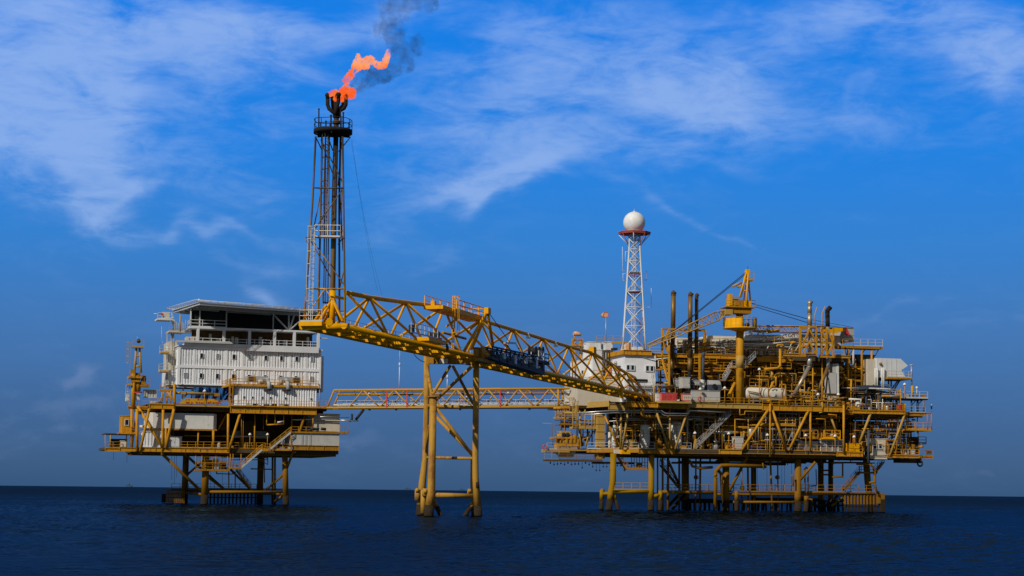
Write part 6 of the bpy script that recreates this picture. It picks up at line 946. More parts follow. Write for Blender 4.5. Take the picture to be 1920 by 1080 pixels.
for x0, y0, x1, y1, v in [(1700, 777, 1700, 807, 1.1), (1739, 777, 1739, 807, 1.1), (1746.5, 777, 1746.5, 807, 1.1), (1720, 778, 1720, 812, 2), (1704, 776, 1704, 860, 4), (1673, 778, 1673, 812, 3), (1683, 800, 1681, 852, 2), (1692, 812, 1692, 806, 2), (1074, 768, 1074, 804, 6.3), (1080, 760, 1080, 804, 6.1), (1097, 768, 1097, 804, 6.3), (1110, 772, 1110, 804, 6.3), (1115, 774, 1115, 803, 6.4), (1085, 804, 1090, 838, 7), (1093, 804, 1094, 836, 7.5), (1105, 808, 1098, 838, 7.5), (1097, 770, 1080, 797, 6.2), (1102, 828, 1113, 808, 8), (1082, 805, 1082, 826, 8), (1690, 812, 1680, 826, 4)]: tube(RP, 'hanger', 'sand_yellow' if x0 < 1200 else 'ochre', Rf, [(x0, y0, v), (x1, y1, v)], .12)
part(RP, 'caged_ladder', 'sand_yellow', ladder_mb(Rf.p(1078, 803, 6), Rf.p(1078, 752, 6) * 1.0, .8, (0, -1, 0), r=.05)); part(RP, 'caged_ladder', 'sand_yellow', ladder_mb(Rf.p(1071, 770, 9), Rf.p(1071, 745, 9), .7, (0, -1, 0), r=.05))
for x0, x1, y, v in ((1041, 1062, 766, 13), (1041, 1080, 782, 12), (1042, 1080, 783.5, 9), (1046, 1078, 775, 12), (1054, 1072, 800, 11), (1054, 1072, 792, 12)): bx(RP, 'side_walkway', 'sand_yellow' if y < 785 else 'ochre_dark', Rf, x0, y, x1, y + 1.8, v, v + 1.5); rail(RP, 'sand_yellow' if y < 785 else 'dark_steel', Rf, [(x0, y, v + .1), (x1, y, v + .1)], 1.1)
for x in (1043, 1049, 1053.5, 1060): tube(RP, 'hanger', 'ochre', Rf, [(x, 765, 11), (x, 806 if x > 1050 else 784, 11)], .08)
for i in range(9): x, y = 1240 + i * 3, 0; 
tube(RP, 'grey_riser', 'slate_steel', Rf, [(1628.5, 806, .6), (1628.5, 868, .6)], .27, 12); tube(RP, 'mast', 'galvanised', Rf, [(1746.5, 775, 1.4), (1746.5, 763, 1.4), (1746.5, 757, 1.4)], [.06, .06, .1]); part(RP, 'beacon', 'dark_steel', MB().lathe(Rf.p(1746.5, 762, 1.4), [(.12, -.5), (.2, 0), (.12, .2)], 8))
for x in (1673, 1690, 1665): tube(RP, 'davit', 'deck_yellow', Rf, [(x, 854, 1.4), (x, 845, 1.4), (x + 5, 845, 1.4), (x + 5, 854, 1.4)], .1) if x == 1690 else None
bx(RP, 'sled_beam', 'soot_brown', Rf, 1684, 859, 1728, 868, 4, 6); o = part(RP, 'chain_wheel', 'dark_steel', MB().torus(Rf.p(1725, 869, 3.8), .5, .18)); bx(RP, 'pedestal_lamp', 'ochre_dark', Rf, 1740, 845, 1747, 852, 2.4, 3)
# ------------------------------------------------------------------ things standing on the production platform
def tank(name, label, m, x0, x1, y0, y1, v, cat='vessel', group=None, saddle=True):
    a, b = Rf.p(x0, y1, v), Rf.p(x1, y1, v); r = (b.x - a.x) / 2; zt = Rf.p((x0 + x1) / 2, y0, v).z; c = Vector(((a.x + b.x) / 2, v + r, a.z)); t = thing(Rf, name, label, cat, c, group)
    part(t, 'shell', m, MB().vessel(c + Vector((0, 0, .3)), r, zt - a.z - .3, n=22)); part(t, 'skirt', m, MB().lathe(c, [(r * .8, 0), (r * .8, .55)], 18)); part(t, 'nozzle', 'galvanised', MB().lathe(Vector((c.x, c.y, zt - .02)), [(r * .2, 0), (r * .2, .4), (r * .32, .4), (r * .32, .5)], 10)); part(t, 'band', 'grey_paint', MB().torus(c + Vector((0, 0, (zt - a.z) * .62)), r + .01, .045, 'z', 22, 5)); q = c + Vector((0, -r, (zt - a.z) * .3)); part(t, 'manway', m, MB().lathe(q, [(r * .3, .15), (r * .3, -.18), (r * .38, -.18), (r * .38, -.26)], 12, 'v')); return t
for q in [('slim white vessel left of a slanting brace on the lower deck', 'tank_white', 1148.5, 1157, 797, 840, 3), ('thin white vessel behind the upright column on lower deck', 'tank_white', 1161.5, 1169.5, 798, 840, 4), ('broad mottled white vessel in the middle of the left lower deck bay', 'tank_white', 1204, 1221, 795, 840, 1.6), ('large tall grey white tank crossed by a slanting yellow brace', 'tank_white', 1261.5, 1282, 789, 842, 2.5), ('shaded grey tank left of the white cabinet on lower deck', 'light_grey', 1352, 1376, 800, 836, 9), ('shaded grey tank behind the long lower deck stairs', 'grey_paint', 1333, 1350, 804, 838, 9), ('short yellow topped white vessel at the left end of lower deck bay', 'tank_cream', 1141, 1146, 810, 840, 4)]: tank('vertical_vessel', *q, group='vertical vessels on the lower deck')
tank('filter_pot', 'stout dark pot beside the broad white vessel', 'ochre_dark', 1234, 1244, 820, 841, 3, 'filter'); tank('vertical_vessel', 'dark tall drum partly hidden behind the scaffold', 'slate_steel', 1525, 1530, 778, 806, 5)
cabinet(Rf, 'white_cabinet', 'tall pale grey cabinet with lit front beside the big yellow brace', 'cabinet', 'light_grey', 1378.5, 819.5, 1394.5, 843, 1.0, 2.6, doors=1)
for i, (x, lb) in enumerate([(1410, 'blue drum first from the tall pale cabinet'), (1415.5, 'blue drum second from the tall pale cabinet'), (1420.5, 'blue drum second from the thick yellow post'), (1426, 'blue drum nearest the thick yellow post')]):
    c = Rf.p(x, 843.5, 1.6); c.z = zl; t = thing(Rf, 'barrel', lb, 'barrel', c, 'blue drums behind the lower deck railing'); part(t, 'drum', 'barrel_blue', MB().lathe(c, [(.29, 0), (.30, .02), (.30, .3), (.315, .32), (.30, .34), (.30, .62), (.315, .64), (.30, .66), (.30, .92), (.28, .94), (.27, .92)], 16)); part(t, 'bung', 'light_grey', MB().lathe(c + Vector((.12, -.1, .92)), [(.04, 0), (.04, .03)], 8))
for x, y0, y1, v, lb in [(1303, 842, 813.5, .5, 'floodlight at the foot of the long lower stairs'), (1366.5, 843, 814.5, .4, 'floodlight left of the tall pale cabinet'), (1439, 845, 817, .4, 'floodlight close left of the thick yellow post'), (1511, 847, 818, 0, 'floodlight before the scaffold end on lower deck'), (1566, 848, 819, 0, 'floodlight above the grey mesh cage'), (1601.5, 832, 820.5, .2, 'short floodlight over the yellow container'), (1313, 757, 731, -.2, 'floodlight in front of the grey generator house'), (1359, 758, 729, -.3, 'floodlight between generator house and crane pedestal'), (1424, 759, 694, .3, 'tall floodlight rising behind the horizontal drum'), (1534, 763, 741, .5, 'floodlight at foot of the silver exhaust pipe'), (1696.5, 748, 722, 2, 'white floodlight on the right top platform'), (1572, 757, 741, 2, 'floodlight right of the big grey duct column')]: lamp_post(Rf, x, y0, y1, v, lb)
for x, y, v, lb in [(1371.5, 836, .3, 'red lifebuoy on the railing left of the pale cabinet'), (1312.5, 748, -.4, 'red white lifebuoy before the grey generator house'), (1021, 838, 6, 'red lifebuoy on the outermost left winch platform railing')]: lifebuoy(Rf, x, y, v, lb)
# scaffold
t = thing(Rf, 'scaffold', 'grey tube scaffold standing on lower deck among the yellow columns', 'scaffold', Rf.p(1470, 845, .9)); us = [U(x, .9) for x in (1436, 1449, 1461, 1473, 1486, 1500)]; zs = [zl + .1, zl + 2.0, zl + 4.0, zl + 5.9, zl + 7.9]
for u in us:
    for v in (.9, 2.4): part(t, 'standard', 'galvanised', MB().sweep([(u, v, zl), (u, v, zs[-1] + .5)], .055, 6))
for z in zs[1:]:
    for v in (.9, 2.4): part(t, 'ledger', 'galvanised', MB().sweep([(us[0] - .3, v, z), (us[-1] + .3, v, z)], .05, 6))
for i in (1, 2, 3): part(t, 'diagonal', 'galvanised', MB().sweep([(us[i], .85, zs[0] + .3), (us[i + 1], .85, zs[2])], .045, 6))
for z in zs[1:4]: part(t, 'plank_floor', 'grey_paint', MB().box(us[0] - .2, 1.0, z + .08, us[-1] + .2, 2.3, z + .14))
# mesh cage, yellow container, cabin
u0, z0, u1, z1 = rect(Rf, 1538, 825, 1583, 847, 1.4); t = thing(Rf, 'mesh_cage', 'pale framed glazed cage behind the lower deck railing', 'cage', ((u0 + u1) / 2, 2, z0)); part(t, 'panel', 'window_glass_pale', MB().box(u0 + .06, 1.5, z0, u1 - .06, 3.4, z1 - .1)); mb = MB()
for i in range(5): u = u0 + (u1 - u0 - .12) * i / 4; mb.box(u, 1.38, z0, u + .16, 1.497, z1)
for z in (z0, (z0 + z1) / 2, z1 - .12): mb.box(u0, 1.36, z, u1, 1.378, z + .12)
part(t, 'frame', 'tank_white', mb); part(t, 'roof', 'light_grey', MB().box(u0 - .1, 1.3, z1 + .003, u1 + .1, 3.6, z1 + .12))
cabinet(Rf, 'storage_container', 'bright yellow container at the right end of the front lower deck', 'container', 'bright_yellow', 1590, 832, 1612, 849.5, .6, 2.8, doors=2, door_m='bright_yellow')
cabinet(Rf, 'deck_cabin', 'beige cabin with two dark windows on the right lower deck', 'cabin', 'beige_paint', 1632.5, 823, 1665, 854.5, 2.2, 7, windows=[(1637.5, 832, 1643, 841), (1647.5, 832, 1653, 841)])
cabinet(Rf, 'tool_chest', 'pale low chest behind railing right of the beige cabin', 'chest', 'light_grey', 1697, 844, 1716, 853.5, 2.4, 4, doors=2); cabinet(Rf, 'electrical_house', 'dark slate plated house behind the slanting brace left of the cabin', 'electrical house', 'slate_steel', 1585, 806, 1626, 846, 5, 9, doors=3, door_m='slate_steel'); cabinet(Rf, 'equipment_skid', 'dull metal skid under the small yellow platforms', 'skid', 'galvanised', 1497, 828, 1534, 846, 1.6, 3.4, doors=4); cabinet(Rf, 'winch_box', 'dark brown winch unit on hung platform at far right', 'winch', 'soot_brown', 1705, 820, 1721, 834, 4.2, 5.6, doors=1)
# winch station on the left wing
t = thing(Rf, 'lifeboat_station', 'yellow davit station with machinery on the outer left lower deck', 'lifeboat station', Rf.p(1050, 845, 8)); bx(t, 'floor', 'sand_yellow', Rf, 1025, 842.5, 1100, 845, 6.4, 10); bx(t, 'edge_beam', 'deck_yellow', Rf, 1025, 845.2, 1068, 848, 6.2, 10); rail(t, 'light_grey', Rf, [(1025.5, 842.5, 6.5), (1045, 842.5, 6.5)], 1.15); rail(t, 'galvanised', Rf, [(1045, 842.5, 6.5), (1082, 842.5, 6.5)], 1.1)
bx(t, 'machinery_base', 'deck_yellow', Rf, 1045, 832, 1082, 842, 7, 9); bx(t, 'upper_floor', 'deck_yellow', Rf, 1038, 819.5, 1076, 822.5, 6.8, 9.4); rail(t, 'galvanised', Rf, [(1038.5, 819.5, 6.9), (1053, 819.5, 6.9)], 1.2); bx(t, 'winch_housing', 'sand_yellow', Rf, 1053, 808, 1070, 819, 7.4, 9)
for x in (1057, 1064.5): part(t, 'winch_drum', 'dark_steel', MB().lathe(Rf.p(x, 815, 7), [(.38, .3), (.38, -.05), (.2, -.1)], 14, 'v'))
for x in (1051, 1058, 1066, 1073): tube(t, 'post', 'ochre', Rf, [(x, 823, 7.2), (x, 833, 7.2)], .16)
for i, x in enumerate((1062, 1070, 1077)): q = Rf.p(x, 832, 7.4); part(t, 'gear_drum', 'ochre', MB().vessel((q.x, 7.2, q.z), .4, 1.2 + .2 * i))
part(t, 'lifeboat_hull', 'tank_cream', MB().hexa([(U(1053, 7.5), 7.6, bl - .9), (U(1076, 7.5), 7.6, bl - .9), (U(1076, 7.5), 9.2, bl - .9), (U(1053, 7.5), 9.2, bl - .9)], [(U(1046, 7), 7.0, bl + .25), (U(1080, 7), 7.0, bl + .25), (U(1080, 7), 10, bl + .25), (U(1046, 7), 10, bl + .25)]))
# red cabinets and the generator house on the main deck
cabinet(Rf, 'hose_cabinet', 'wide rose red cabinet pair hung outside the main deck edge', 'cabinet', 'rose_paint', 1240, 737.5, 1269.5, 752, -2.0, -.9, doors=3, door_m='red_paint'); cabinet(Rf, 'hose_cabinet', 'narrow rose red cabinet left of the generator house', 'cabinet', 'rose_paint', 1280.5, 739, 1295, 752, -1.2, -.2, doors=4, door_m='beige_paint')
bx(RP, 'landing', 'sand_yellow', Rf, 1238, 752.5, 1297, 756, -2.2, .4)
cabinet(Rf, 'generator_house', 'long grey streaked generator house behind the main deck railing', 'generator house', 'light_grey', 1296.5, 733, 1350, 754, .6, 4.5, doors=0, roof='grey_paint')
cabinet(Rf, 'switch_cabinet', 'upright pale grey cabinet above the narrow red cabinet', 'cabinet', 'light_grey', 1279.5, 708, 1294, 727.5, .4, 2.4, doors=1); cabinet(Rf, 'switch_cabinet', 'darker louvred grey unit left of the pale upright cabinet', 'cabinet', 'grey_paint', 1266, 711, 1279, 725, 2.2, 4, doors=3); cabinet(Rf, 'air_intake', 'small grey intake box before the short bluish stack', 'intake', 'grey_paint', 1304.5, 714, 1313.5, 722, .8, 2, doors=1)
t = thing(Rf, 'turbine_casing', 'rounded grey casing with dark round hole on the generator house', 'turbine casing', Rf.p(1340, 731, 1)); a, b = Rf.p(1330, 731, 1), Rf.p(1353, 731, 1); part(t, 'casing', 'slate_steel', MB().prism([(a.x, 1), (b.x, 1), (b.x, 3.4), (a.x, 3.4)], a.z, a.z + 1.0)); part(t, 'cowl', 'grey_paint', MB().lathe((a.x, 2.2, a.z + .75), [(1.1, 0.01), (1.15, .2), (1.15, b.x - a.x - .2), (1.1, b.x - a.x - .01)], 20, 'u')); part(t, 'port', 'screen_dark', MB().lathe((a.x + 1.0, 1.0, a.z + .7), [(.42, .2), (.42, -.25), (.36, -.25), (.34, -.2)], 14, 'v'))
for x0, x1, y0, y1, m in ((1296, 1304, 716, 729, 'slate_steel'), (1313, 1323, 711, 730, 'tank_white')): tank('exhaust_silencer', 'dark horizontal bellied silencer left of the small intake box' if m == 'slate_steel' else 'pale upright silencer drum under the short bluish stack', m, x0, x1, y0, y1, 1.4, 'silencer', 'silencers on the generator house')
cabinet(Rf, 'pump_unit', 'white and grey pump cluster left of the wide red cabinets', 'pump', 'tank_white', 1230, 738, 1239, 753, -.6, .8, doors=2)
# exhaust stacks
def stack(label, secs, v, tip, group='exhaust stacks', cat='exhaust stack', name='exhaust_stack'):
    """secs: (points, radius, material) from the foot up; the mouth is cut on the slant"""
    t = thing(Rf, name, label, cat, Rf.p(*secs[0][0][0], v), group)
    for pts, r, m in secs: P = [Rf.p(x, y, v) for x, y in pts]; o = part(t, 'flue', m, MB().sweep(P, r, 18)); part(o, 'collar', m, MB().sweep([P[-1] - Vector((0, 0, .12)), P[-1] + Vector((0, 0, .03))], (r if not isinstance(r, list) else r[-1]) * 1.10, 18))
    r = secs[-1][1]; P = Rf.p(*secs[-1][0][-1], v); q = Rf.p(*tip, v); part(t, 'mouth', secs[-1][2] if tip[1] > 560 else 'soot_brown', MB().sweep([P, P + Vector((0, 0, .35)), q], [r, r * 1.02, r * 1.05], 18, True)); d = (q - P).normalized(); part(t, 'mouth_hole', 'soot', MB().sweep([q + d * .004, q + d * .02], r * .92, 18)); return t
stack('thick bronze exhaust stack nearest the radar tower', [([(1259.5, 740), (1259.5, 693)], .32, 'soot'), ([(1260.3, 692), (1260.8, 675)], .42, 'stack_bronze'), ([(1260.8, 675), (1261.8, 613)], .42, 'soot_brown'), ([(1262, 613), (1262.6, 553)], .45, 'stack_bronze')], 3.4, (1265, 548))
stack('thick bronze exhaust stack in the middle of the three', [([(1292.5, 720), (1292.5, 695)], .32, 'soot'), ([(1293, 694), (1293.4, 672)], .43, 'stack_bronze'), ([(1293.4, 672), (1294, 612)], .43, 'soot_brown'), ([(1294, 612), (1294.4, 556)], .43, 'stack_bronze')], 3.6, (1297, 550))
stack('slimmer dark exhaust stack nearest the crane', [([(1327, 713), (1322, 704), (1306, 682), (1305.6, 665)], .38, 'soot'), ([(1305.6, 664), (1306, 615)], .36, 'soot_brown'), ([(1306, 615), (1306.2, 557)], .34, 'soot_brown')], 4.6, (1308.5, 552))
stack('short bluish grey exhaust stack beside the pale silencer', [([(1317.6, 712), (1318.4, 669)], .30, 'slate_steel')], 1.8, (1320, 661)); bx(RP, 'duct_panel', 'slate_steel', Rf, 1299, 678, 1310, 714, 6, 6.4)
stack('tall silver exhaust stack with slanting lower run', [([(1487, 744), (1517.5, 687)], .40, 'stack_steel'), ([(1517.8, 686), (1517.8, 668)], .47, 'galvanised'), ([(1517.8, 668), (1518, 631)], .38, 'galvanised'), ([(1518, 631), (1518, 611)], .42, 'stack_steel'), ([(1518, 611), (1518, 588)], .46, 'stack_steel'), ([(1518, 588), (1518, 572)], .43, 'stack_steel')], 1.6, (1521, 565))
stack('black tipped silver exhaust stack with slanting lower run', [([(1529, 745), (1552, 690)], .36, 'stack_bronze'), ([(1552.5, 689), (1552.5, 672)], .36, 'galvanised'), ([(1552.5, 672), (1552, 612)], .33, 'galvanised'), ([(1552, 612), (1551.5, 594)], .42, 'soot'), ([(1551.5, 594), (1551.5, 586)], .42, 'soot')], 2.4, (1557, 576))
for x, y0, y1, xs, v in ((1541.5, 690, 584, 1547.5, 2), (1528, 612, 586, 1531.5, 1.6)): tube(RP, 'vent_pipe', 'deck_yellow' if x > 1535 else 'sand_yellow', Rf, [(x, y0, v), (x, y1 + 4, v), (xs, y1 - 10, v)], .1)
# frames bracing the stacks
def frame(label, bars, r=.14, m='deck_yellow', name='stack_frame', cat='frame'):
    t = thing(Rf, name, label, cat, Rf.p(*bars[0][0]))
    for a, b in bars: part(t, 'post' if abs(a[0] - b[0]) < 2 else 'beam' if abs(a[1] - b[1]) < 3 else 'diagonal', m, MB().bar(Rf.p(*a), Rf.p(*b), r * 2))
    return t
frame('yellow steel frame round the three dark exhaust stacks', [((1241.5, 668, 3), (1241.5, 617, 3)), ((1254, 640, 2.6), (1254, 617, 2.6)), ((1322.5, 664, 5.4), (1322.5, 620, 5.4)), ((1241, 617, 3), (1322, 620, 5.4)), ((1254, 617, 2.5), (1310, 619, 2.5)), ((1241.5, 620, 3), (1252, 660, 2.6)), ((1252, 622, 5), (1241.5, 660, 5)), ((1241.5, 617, 7), (1241.5, 664, 7)), ((1241, 617, 7), (1322, 619, 7)), ((1322, 624, 5.4), (1317, 664, 5.4)), ((1254, 640, 2.6), (1254.5, 735, .6)), ((1241.5, 672, 3), (1253, 715, 1.4)), ((1255, 664, 2.6), (1255, 642, 2.6)), ((1311.5, 664, 3), (1311.5, 712, 3)), ((1255, 655, 7), (1310, 656, 7))], .16)
frame('yellow trussed frame round the tall silver stack', [((1499.5, 664, .8), (1499.5, 613, .8)), ((1530.5, 666, .8), (1530.5, 613, .8)), ((1499, 613, .8), (1531, 613, .8)), ((1499, 640, .8), (1531, 640.5, .8)), ((1499, 664.5, .8), (1531, 666, .8)), ((1517, 617, .8), (1500, 662, .8)), ((1517, 617, .8), (1530, 640, .8)), ((1501, 616, 2.8), (1501, 664, 2.8)), ((1529, 616, 2.8), (1529, 664, 2.8)), ((1500, 615, 2.8), (1530, 615, 2.8)), ((1517, 642, .8), (1505, 664, .8)), ((1518, 642, .8), (1529, 664, .8)), ((1510, 662, .6), (1527, 662, .6))], .13)
frame('yellow trussed frame round the black tipped stack', [((1540, 668, 1.6), (1540, 613, 1.6)), ((1562.5, 668, 1.6), (1562.5, 615, 1.6)), ((1550, 666, 1.6), (1550, 615, 1.6)), ((1539, 668, 1.6), (1564, 669, 1.6)), ((1539, 643, 1.6), (1563, 643, 1.6)), ((1540, 618, 1.6), (1550, 640, 1.6)), ((1551, 618, 1.6), (1562, 642, 1.6)), ((1562, 645, 1.6), (1551, 666, 1.6)), ((1540, 664, 1.6), (1551, 645, 1.6)), ((1540, 615, 4), (1563, 616, 4)), ((1537, 669, 1.4), (1564, 669.5, 1.4))], .15)
# big crane
t = thing(Rf, 'pedestal_crane', 'bright yellow pedestal crane with A frame and round platform', 'crane', Rf.p(1387, 758, 1.4)); part(t, 'pedestal', 'deck_yellow', MB().sweep([Rf.p(1387, 758, 1.4), Rf.p(1387, 668, 1.4), Rf.p(1387.5, 614, 1.4)], .72, 24)); part(t, 'pedestal_sleeve', 'sand_yellow', MB().sweep([Rf.p(1387, 690, 1.4), Rf.p(1387, 667, 1.4)], .745, 24)); c = Rf.p(1387.5, 617, 1.4)
part(t, 'round_platform', 'bright_yellow', MB().lathe(c, [(.75, -.5), (2.0, -.15), (3.15, 0), (3.15, .22), (.75, .22)], 32)); wl = MB(); zt = Rf.p(1387, 598.5, 1.4).z - c.z
def arc(a0, a1, r0, z0, z1, n=14):
    vs = []
    for i in range(n + 1):
        a = R(a0 + (a1 - a0) * i / n)
        for r in (r0, r0 - .06):
            for z in (z0, z1): vs.append(c + Vector((math.cos(a) * r, math.sin(a) * r, z)))
    fs = []
    for i in range(n): k = i * 4; fs += [(k, k + 4, k + 5, k + 1), (k + 2, k + 3, k + 7, k + 6), (k + 1, k + 5, k + 7, k + 3)]
    return MB().add(vs, fs, True)
part(t, 'platform_wall', 'bright_yellow', arc(178, 256, 3.12, .22, zt)); part(t, 'platform_wall', 'deck_yellow', arc(300, 358, 3.12, .22, zt)); mb = MB()
for i in range(20): a = R(i * 18); p0 = c + Vector((math.cos(a) * 3.1, math.sin(a) * 3.1, .2)); p1 = c + Vector((math.cos(a + R(18)) * 3.1, math.sin(a + R(18)) * 3.1, .2)); mb.bar(p0, p0 + Vector((0, 0, zt)), .09); mb.sweep([p0 + Vector((0, 0, zt)), p1 + Vector((0, 0, zt))], .05, 5); mb.sweep([p0 + Vector((0, 0, zt * .5)), p1 + Vector((0, 0, zt * .5))], .04, 5)
part(t, 'railing', 'sand_yellow', mb)
for a in (250, 285): part(t, 'motor', 'dark_steel', MB().ball(c + Vector((math.cos(R(a)) * 2.2, math.sin(R(a)) * 2.2, .6)), .45))
part(t, 'slew_column', 'ochre', MB().sweep([c + Vector((0, 0, .2)), Rf.p(1386.5, 588, 1.4)], .66, 20)); part(t, 'slew_ring', 'ochre_dark', MB().sweep([Rf.p(1386.5, 589, 1.4), Rf.p(1386.5, 586, 1.4)], .95, 22)); bx(t, 'turret', 'ochre', Rf, 1371, 576, 1409, 587.5, .2, 3.0); bx(t, 'turret_floor', 'ochre', Rf, 1362, 574.8, 1417, 576.6, -.2, 3.4); rail(t, 'sand_yellow', Rf, [(1362, 575, -.1), (1378, 575, -.1)], 1.15); rail(t, 'sand_yellow', Rf, [(1408, 575, -.1), (1417, 575, -.1)], 1.3); rail(t, 'sand_yellow', Rf, [(1361.5, 575, 3.2), (1416.5, 575, 3.2)], 1.2)
for x0, y0, x1, y1, m in ((1368, 551, 1373.5, 575, 'bright_yellow'), (1374, 556, 1388, 561, 'galvanised'), (1376, 563, 1394, 575, 'ochre'), (1395, 564, 1409, 575, 'bright_yellow')): bx(t, 'machinery', m, Rf, x0, y0, x1, y1, .6, 2.2)
ap = Rf.p(1401.5, 508.5, 1.4); hd_ = []
for x, y, v, r in ((1387, 557, .5, .16), (1389.5, 557, 2.4, .15), (1399.5, 571, .4, .17), (1407.5, 571, 2.4, .17), (1394, 571, 1.4, .12)): part(t, 'a_frame_leg', 'bright_yellow', MB().sweep([Rf.p(x, y, v), ap + Vector(((x - 1399) * .02, (v - 1.4) * .35, 0))], r, 10))
part(t, 'a_frame_head', 'bright_yellow', MB().box(ap.x - .3, ap.y - .5, ap.z - .6, ap.x + .3, ap.y + .5, ap.z + .3)); part(t, 'aerial', 'dark_steel', MB().sweep([ap, ap + Vector((.1, 0, .9))], .05, 5))
for y in (523, 533, 545): part(t, 'a_frame_tie', 'bright_yellow', MB().sweep([Rf.p(1401.5 - (y - 508) * .22, y, .9), Rf.p(1402 + (y - 508) * .09, y, .9)], .10, 7))
bx(t, 'mast_stage', 'sand_yellow', Rf, 1403, 523.5, 1414, 526, .6, 2.2); rail(t, 'sand_yellow', Rf, [(1406, 523.5, .7), (1414, 523.5, .7)], 1.3); bx(t, 'sheave_arm', 'sand_yellow', Rf, 1383, 536, 1391, 538.5, 1, 1.5)
for a, b in (((1372.5, 537.5), (1391, 529.5)), ((1383, 539), (1392, 534))): tube(t, 'rest_arm', 'sand_yellow', Rf, [(*a, 1.2), (*b, 1.2)], .2)
A_, C_ = Rf.p(1361, 585.5, 1.0), Rf.p(1215, 648, 2.5); lattice(t, Rf, 'sand_yellow', A_, A_ + (C_ - A_) * .12, .5, 1.7, 2, .09, .06, ('boom_chord', 'boom_lacing')); lattice(t, Rf, 'sand_yellow', A_ + (C_ - A_) * .12, C_, 1.7, .55, 13, .11, .06, ('boom_chord', 'boom_lacing')); part(t, 'boom_foot', 'sand_yellow', MB().box(A_.x - .4, A_.y - 1, A_.z - .5, A_.x + 1.0, A_.y + 1.2, A_.z + .5)); rail(t, 'sand_yellow', Rf, [(1352, 593, 1.0), (1361, 592, 1.0)], 1.6)
for k, e in enumerate(((1268, 617), (1274, 614))): tube(t, 'boom_rope', 'dark_steel', Rf, [(1398, 511 + k * 3, 1.2), (*e, 1.6)], .07, 6); tube(t, 'boom_rope', 'dark_steel', Rf, [(1268 + k * 6, 617 - k * 3, 1.6), (1216 + k * 8, 646 - k * 3, 2.4)], .05, 6)
for k in (0, 1): tube(t, 'back_rope', 'dark_steel', Rf, [(1409, 569 + k * 4, 1.6), (1514, 598 + k * 7, 2.6)], .065, 6); tube(t, 'back_rope', 'dark_steel', Rf, [(1514, 598 + k * 7, 2.6), (1600, 614 + k * 3, 5)], .04, 6)
t = thing(Rf, 'lattice_boom', 'long level yellow lattice boom resting above the coolers, red hook block', 'crane boom', Rf.p(1500, 620, 7)); lattice(t, Rf, 'deck_yellow', Rf.p(1412, 616, 7), Rf.p(1545, 618, 7), 1.1, 1.1, 12, .12, .06, ('chord', 'lacing')); bx(t, 'jib_head', 'bright_yellow', Rf, 1544, 614, 1582, 620.5, 6.6, 7.4); bx(t, 'jib_arm', 'bright_yellow', Rf, 1540, 618, 1572, 624, 6.5, 6.58); q = Rf.p(1587, 620, 6.8); part(t, 'hook_block', 'red_paint', MB().hexa([(q.x - .2, 6.5, q.z - 1.0), (q.x + .6, 6.5, q.z - .8), (q.x + .6, 7.1, q.z - .8), (q.x - .2, 7.1, q.z - 1.0)], [(q.x - .5, 6.5, q.z + .6), (q.x - .1, 6.5, q.z + .7), (q.x - .1, 7.1, q.z + .7), (q.x - .5, 7.1, q.z + .6)])); bx(t, 'sheave', 'soot_brown', Rf, 1581, 614, 1586, 622, 6.4, 7.2); tube(t, 'boom_rope', 'dark_steel', Rf, [(1602, 615, 6.8), (1545, 613, 6.8)], .04, 5)
# cooler bank on top
t = thing(Rf, 'air_cooler_bank', 'long pale bank of air coolers along the top of the module', 'air cooler', Rf.p(1400, 668, 8)); 
for x0, y0, x1, y1, v, m in ((1268, 634, 1328, 647, 7.5, 'tank_cream'), (1328.5, 630, 1380, 645, 7.5, 'tank_cream'), (1396, 627, 1430, 641, 7.5, 'tank_white'), (1430.5, 628, 1479.5, 641, 7.5, 'tank_cream'), (1480, 625, 1500, 646, 7.5, 'tank_white'), (1500, 628, 1576, 648, 8, 'beige_paint')): bx(t, 'cooler_box', m, Rf, x0, y0, x1, y1, v, v + 5)
u0, z0, u1, z1 = rect(Rf, 1268, 632, 1500, 650, 6.4)
for i in range(22): x = 1270 + i * 10.4; y = 641 - i * .45; bx(t, 'header_box', rg.choice(['tank_cream', 'tank_white', 'beige_paint', 'sand_yellow']), Rf, x, y, x + 7.5, y + rg.uniform(4, 7), 6.6, 7.4)
for y0, y1, r, m in ((640, 635, .22, 'tank_white'), (647, 643, .16, 'tank_cream'), (651, 646.5, .14, 'galvanised')): tube(t, 'header_pipe', m, Rf, [(1268, y0, 6.3), (1500, y1, 6.3)], r)
for y0, v in ((654, 5.6), (640, 6.2)): tube(t, 'walkway', 'tank_white', Rf, [(1412, 648, 3.6), (1480, 641, 3.6)], .16) if y0 == 654 else None
rail(t, 'sand_yellow', Rf, [(1424, 647, 3.8), (1480, 641.5, 3.8)], 1.25); rail(t, 'sand_yellow', Rf, [(1270, 648, 6), (1380, 645, 6)], 1.1); rail(t, 'beige_paint', Rf, [(1396, 628, 8.1), (1430, 629, 8.1)], .9)
for x in (1301, 1320, 1354, 1360, 1398, 1412, 1435, 1455, 1484, 1490): tube(t, 'support_column', rg.choice(['light_grey', 'tank_white', 'galvanised']), Rf, [(x, 644, 6.8), (x, 668, 6.8)], .18)
for a, b in (((1441, 648), (1436, 660)), ((1446, 648), (1452, 660)), ((1490, 660), (1499, 645)), ((1484, 644), (1478, 660))): tube(t, 'strut', 'beige_paint', Rf, [(*a, 5), (*b, 5)], .1)
for pts in ([(1404, 621, 7), (1412, 619.5, 7), (1440, 618, 7)], [(1421, 628, 7), (1422, 623, 7), (1430, 622, 7), (1432, 626, 7)], [(1408, 628, 7), (1410, 625, 7), (1404, 622, 7)], [(1436, 624, 7), (1464, 621, 7)]): tube(t, 'bend_pipe', 'tank_white', Rf, pts, .17)
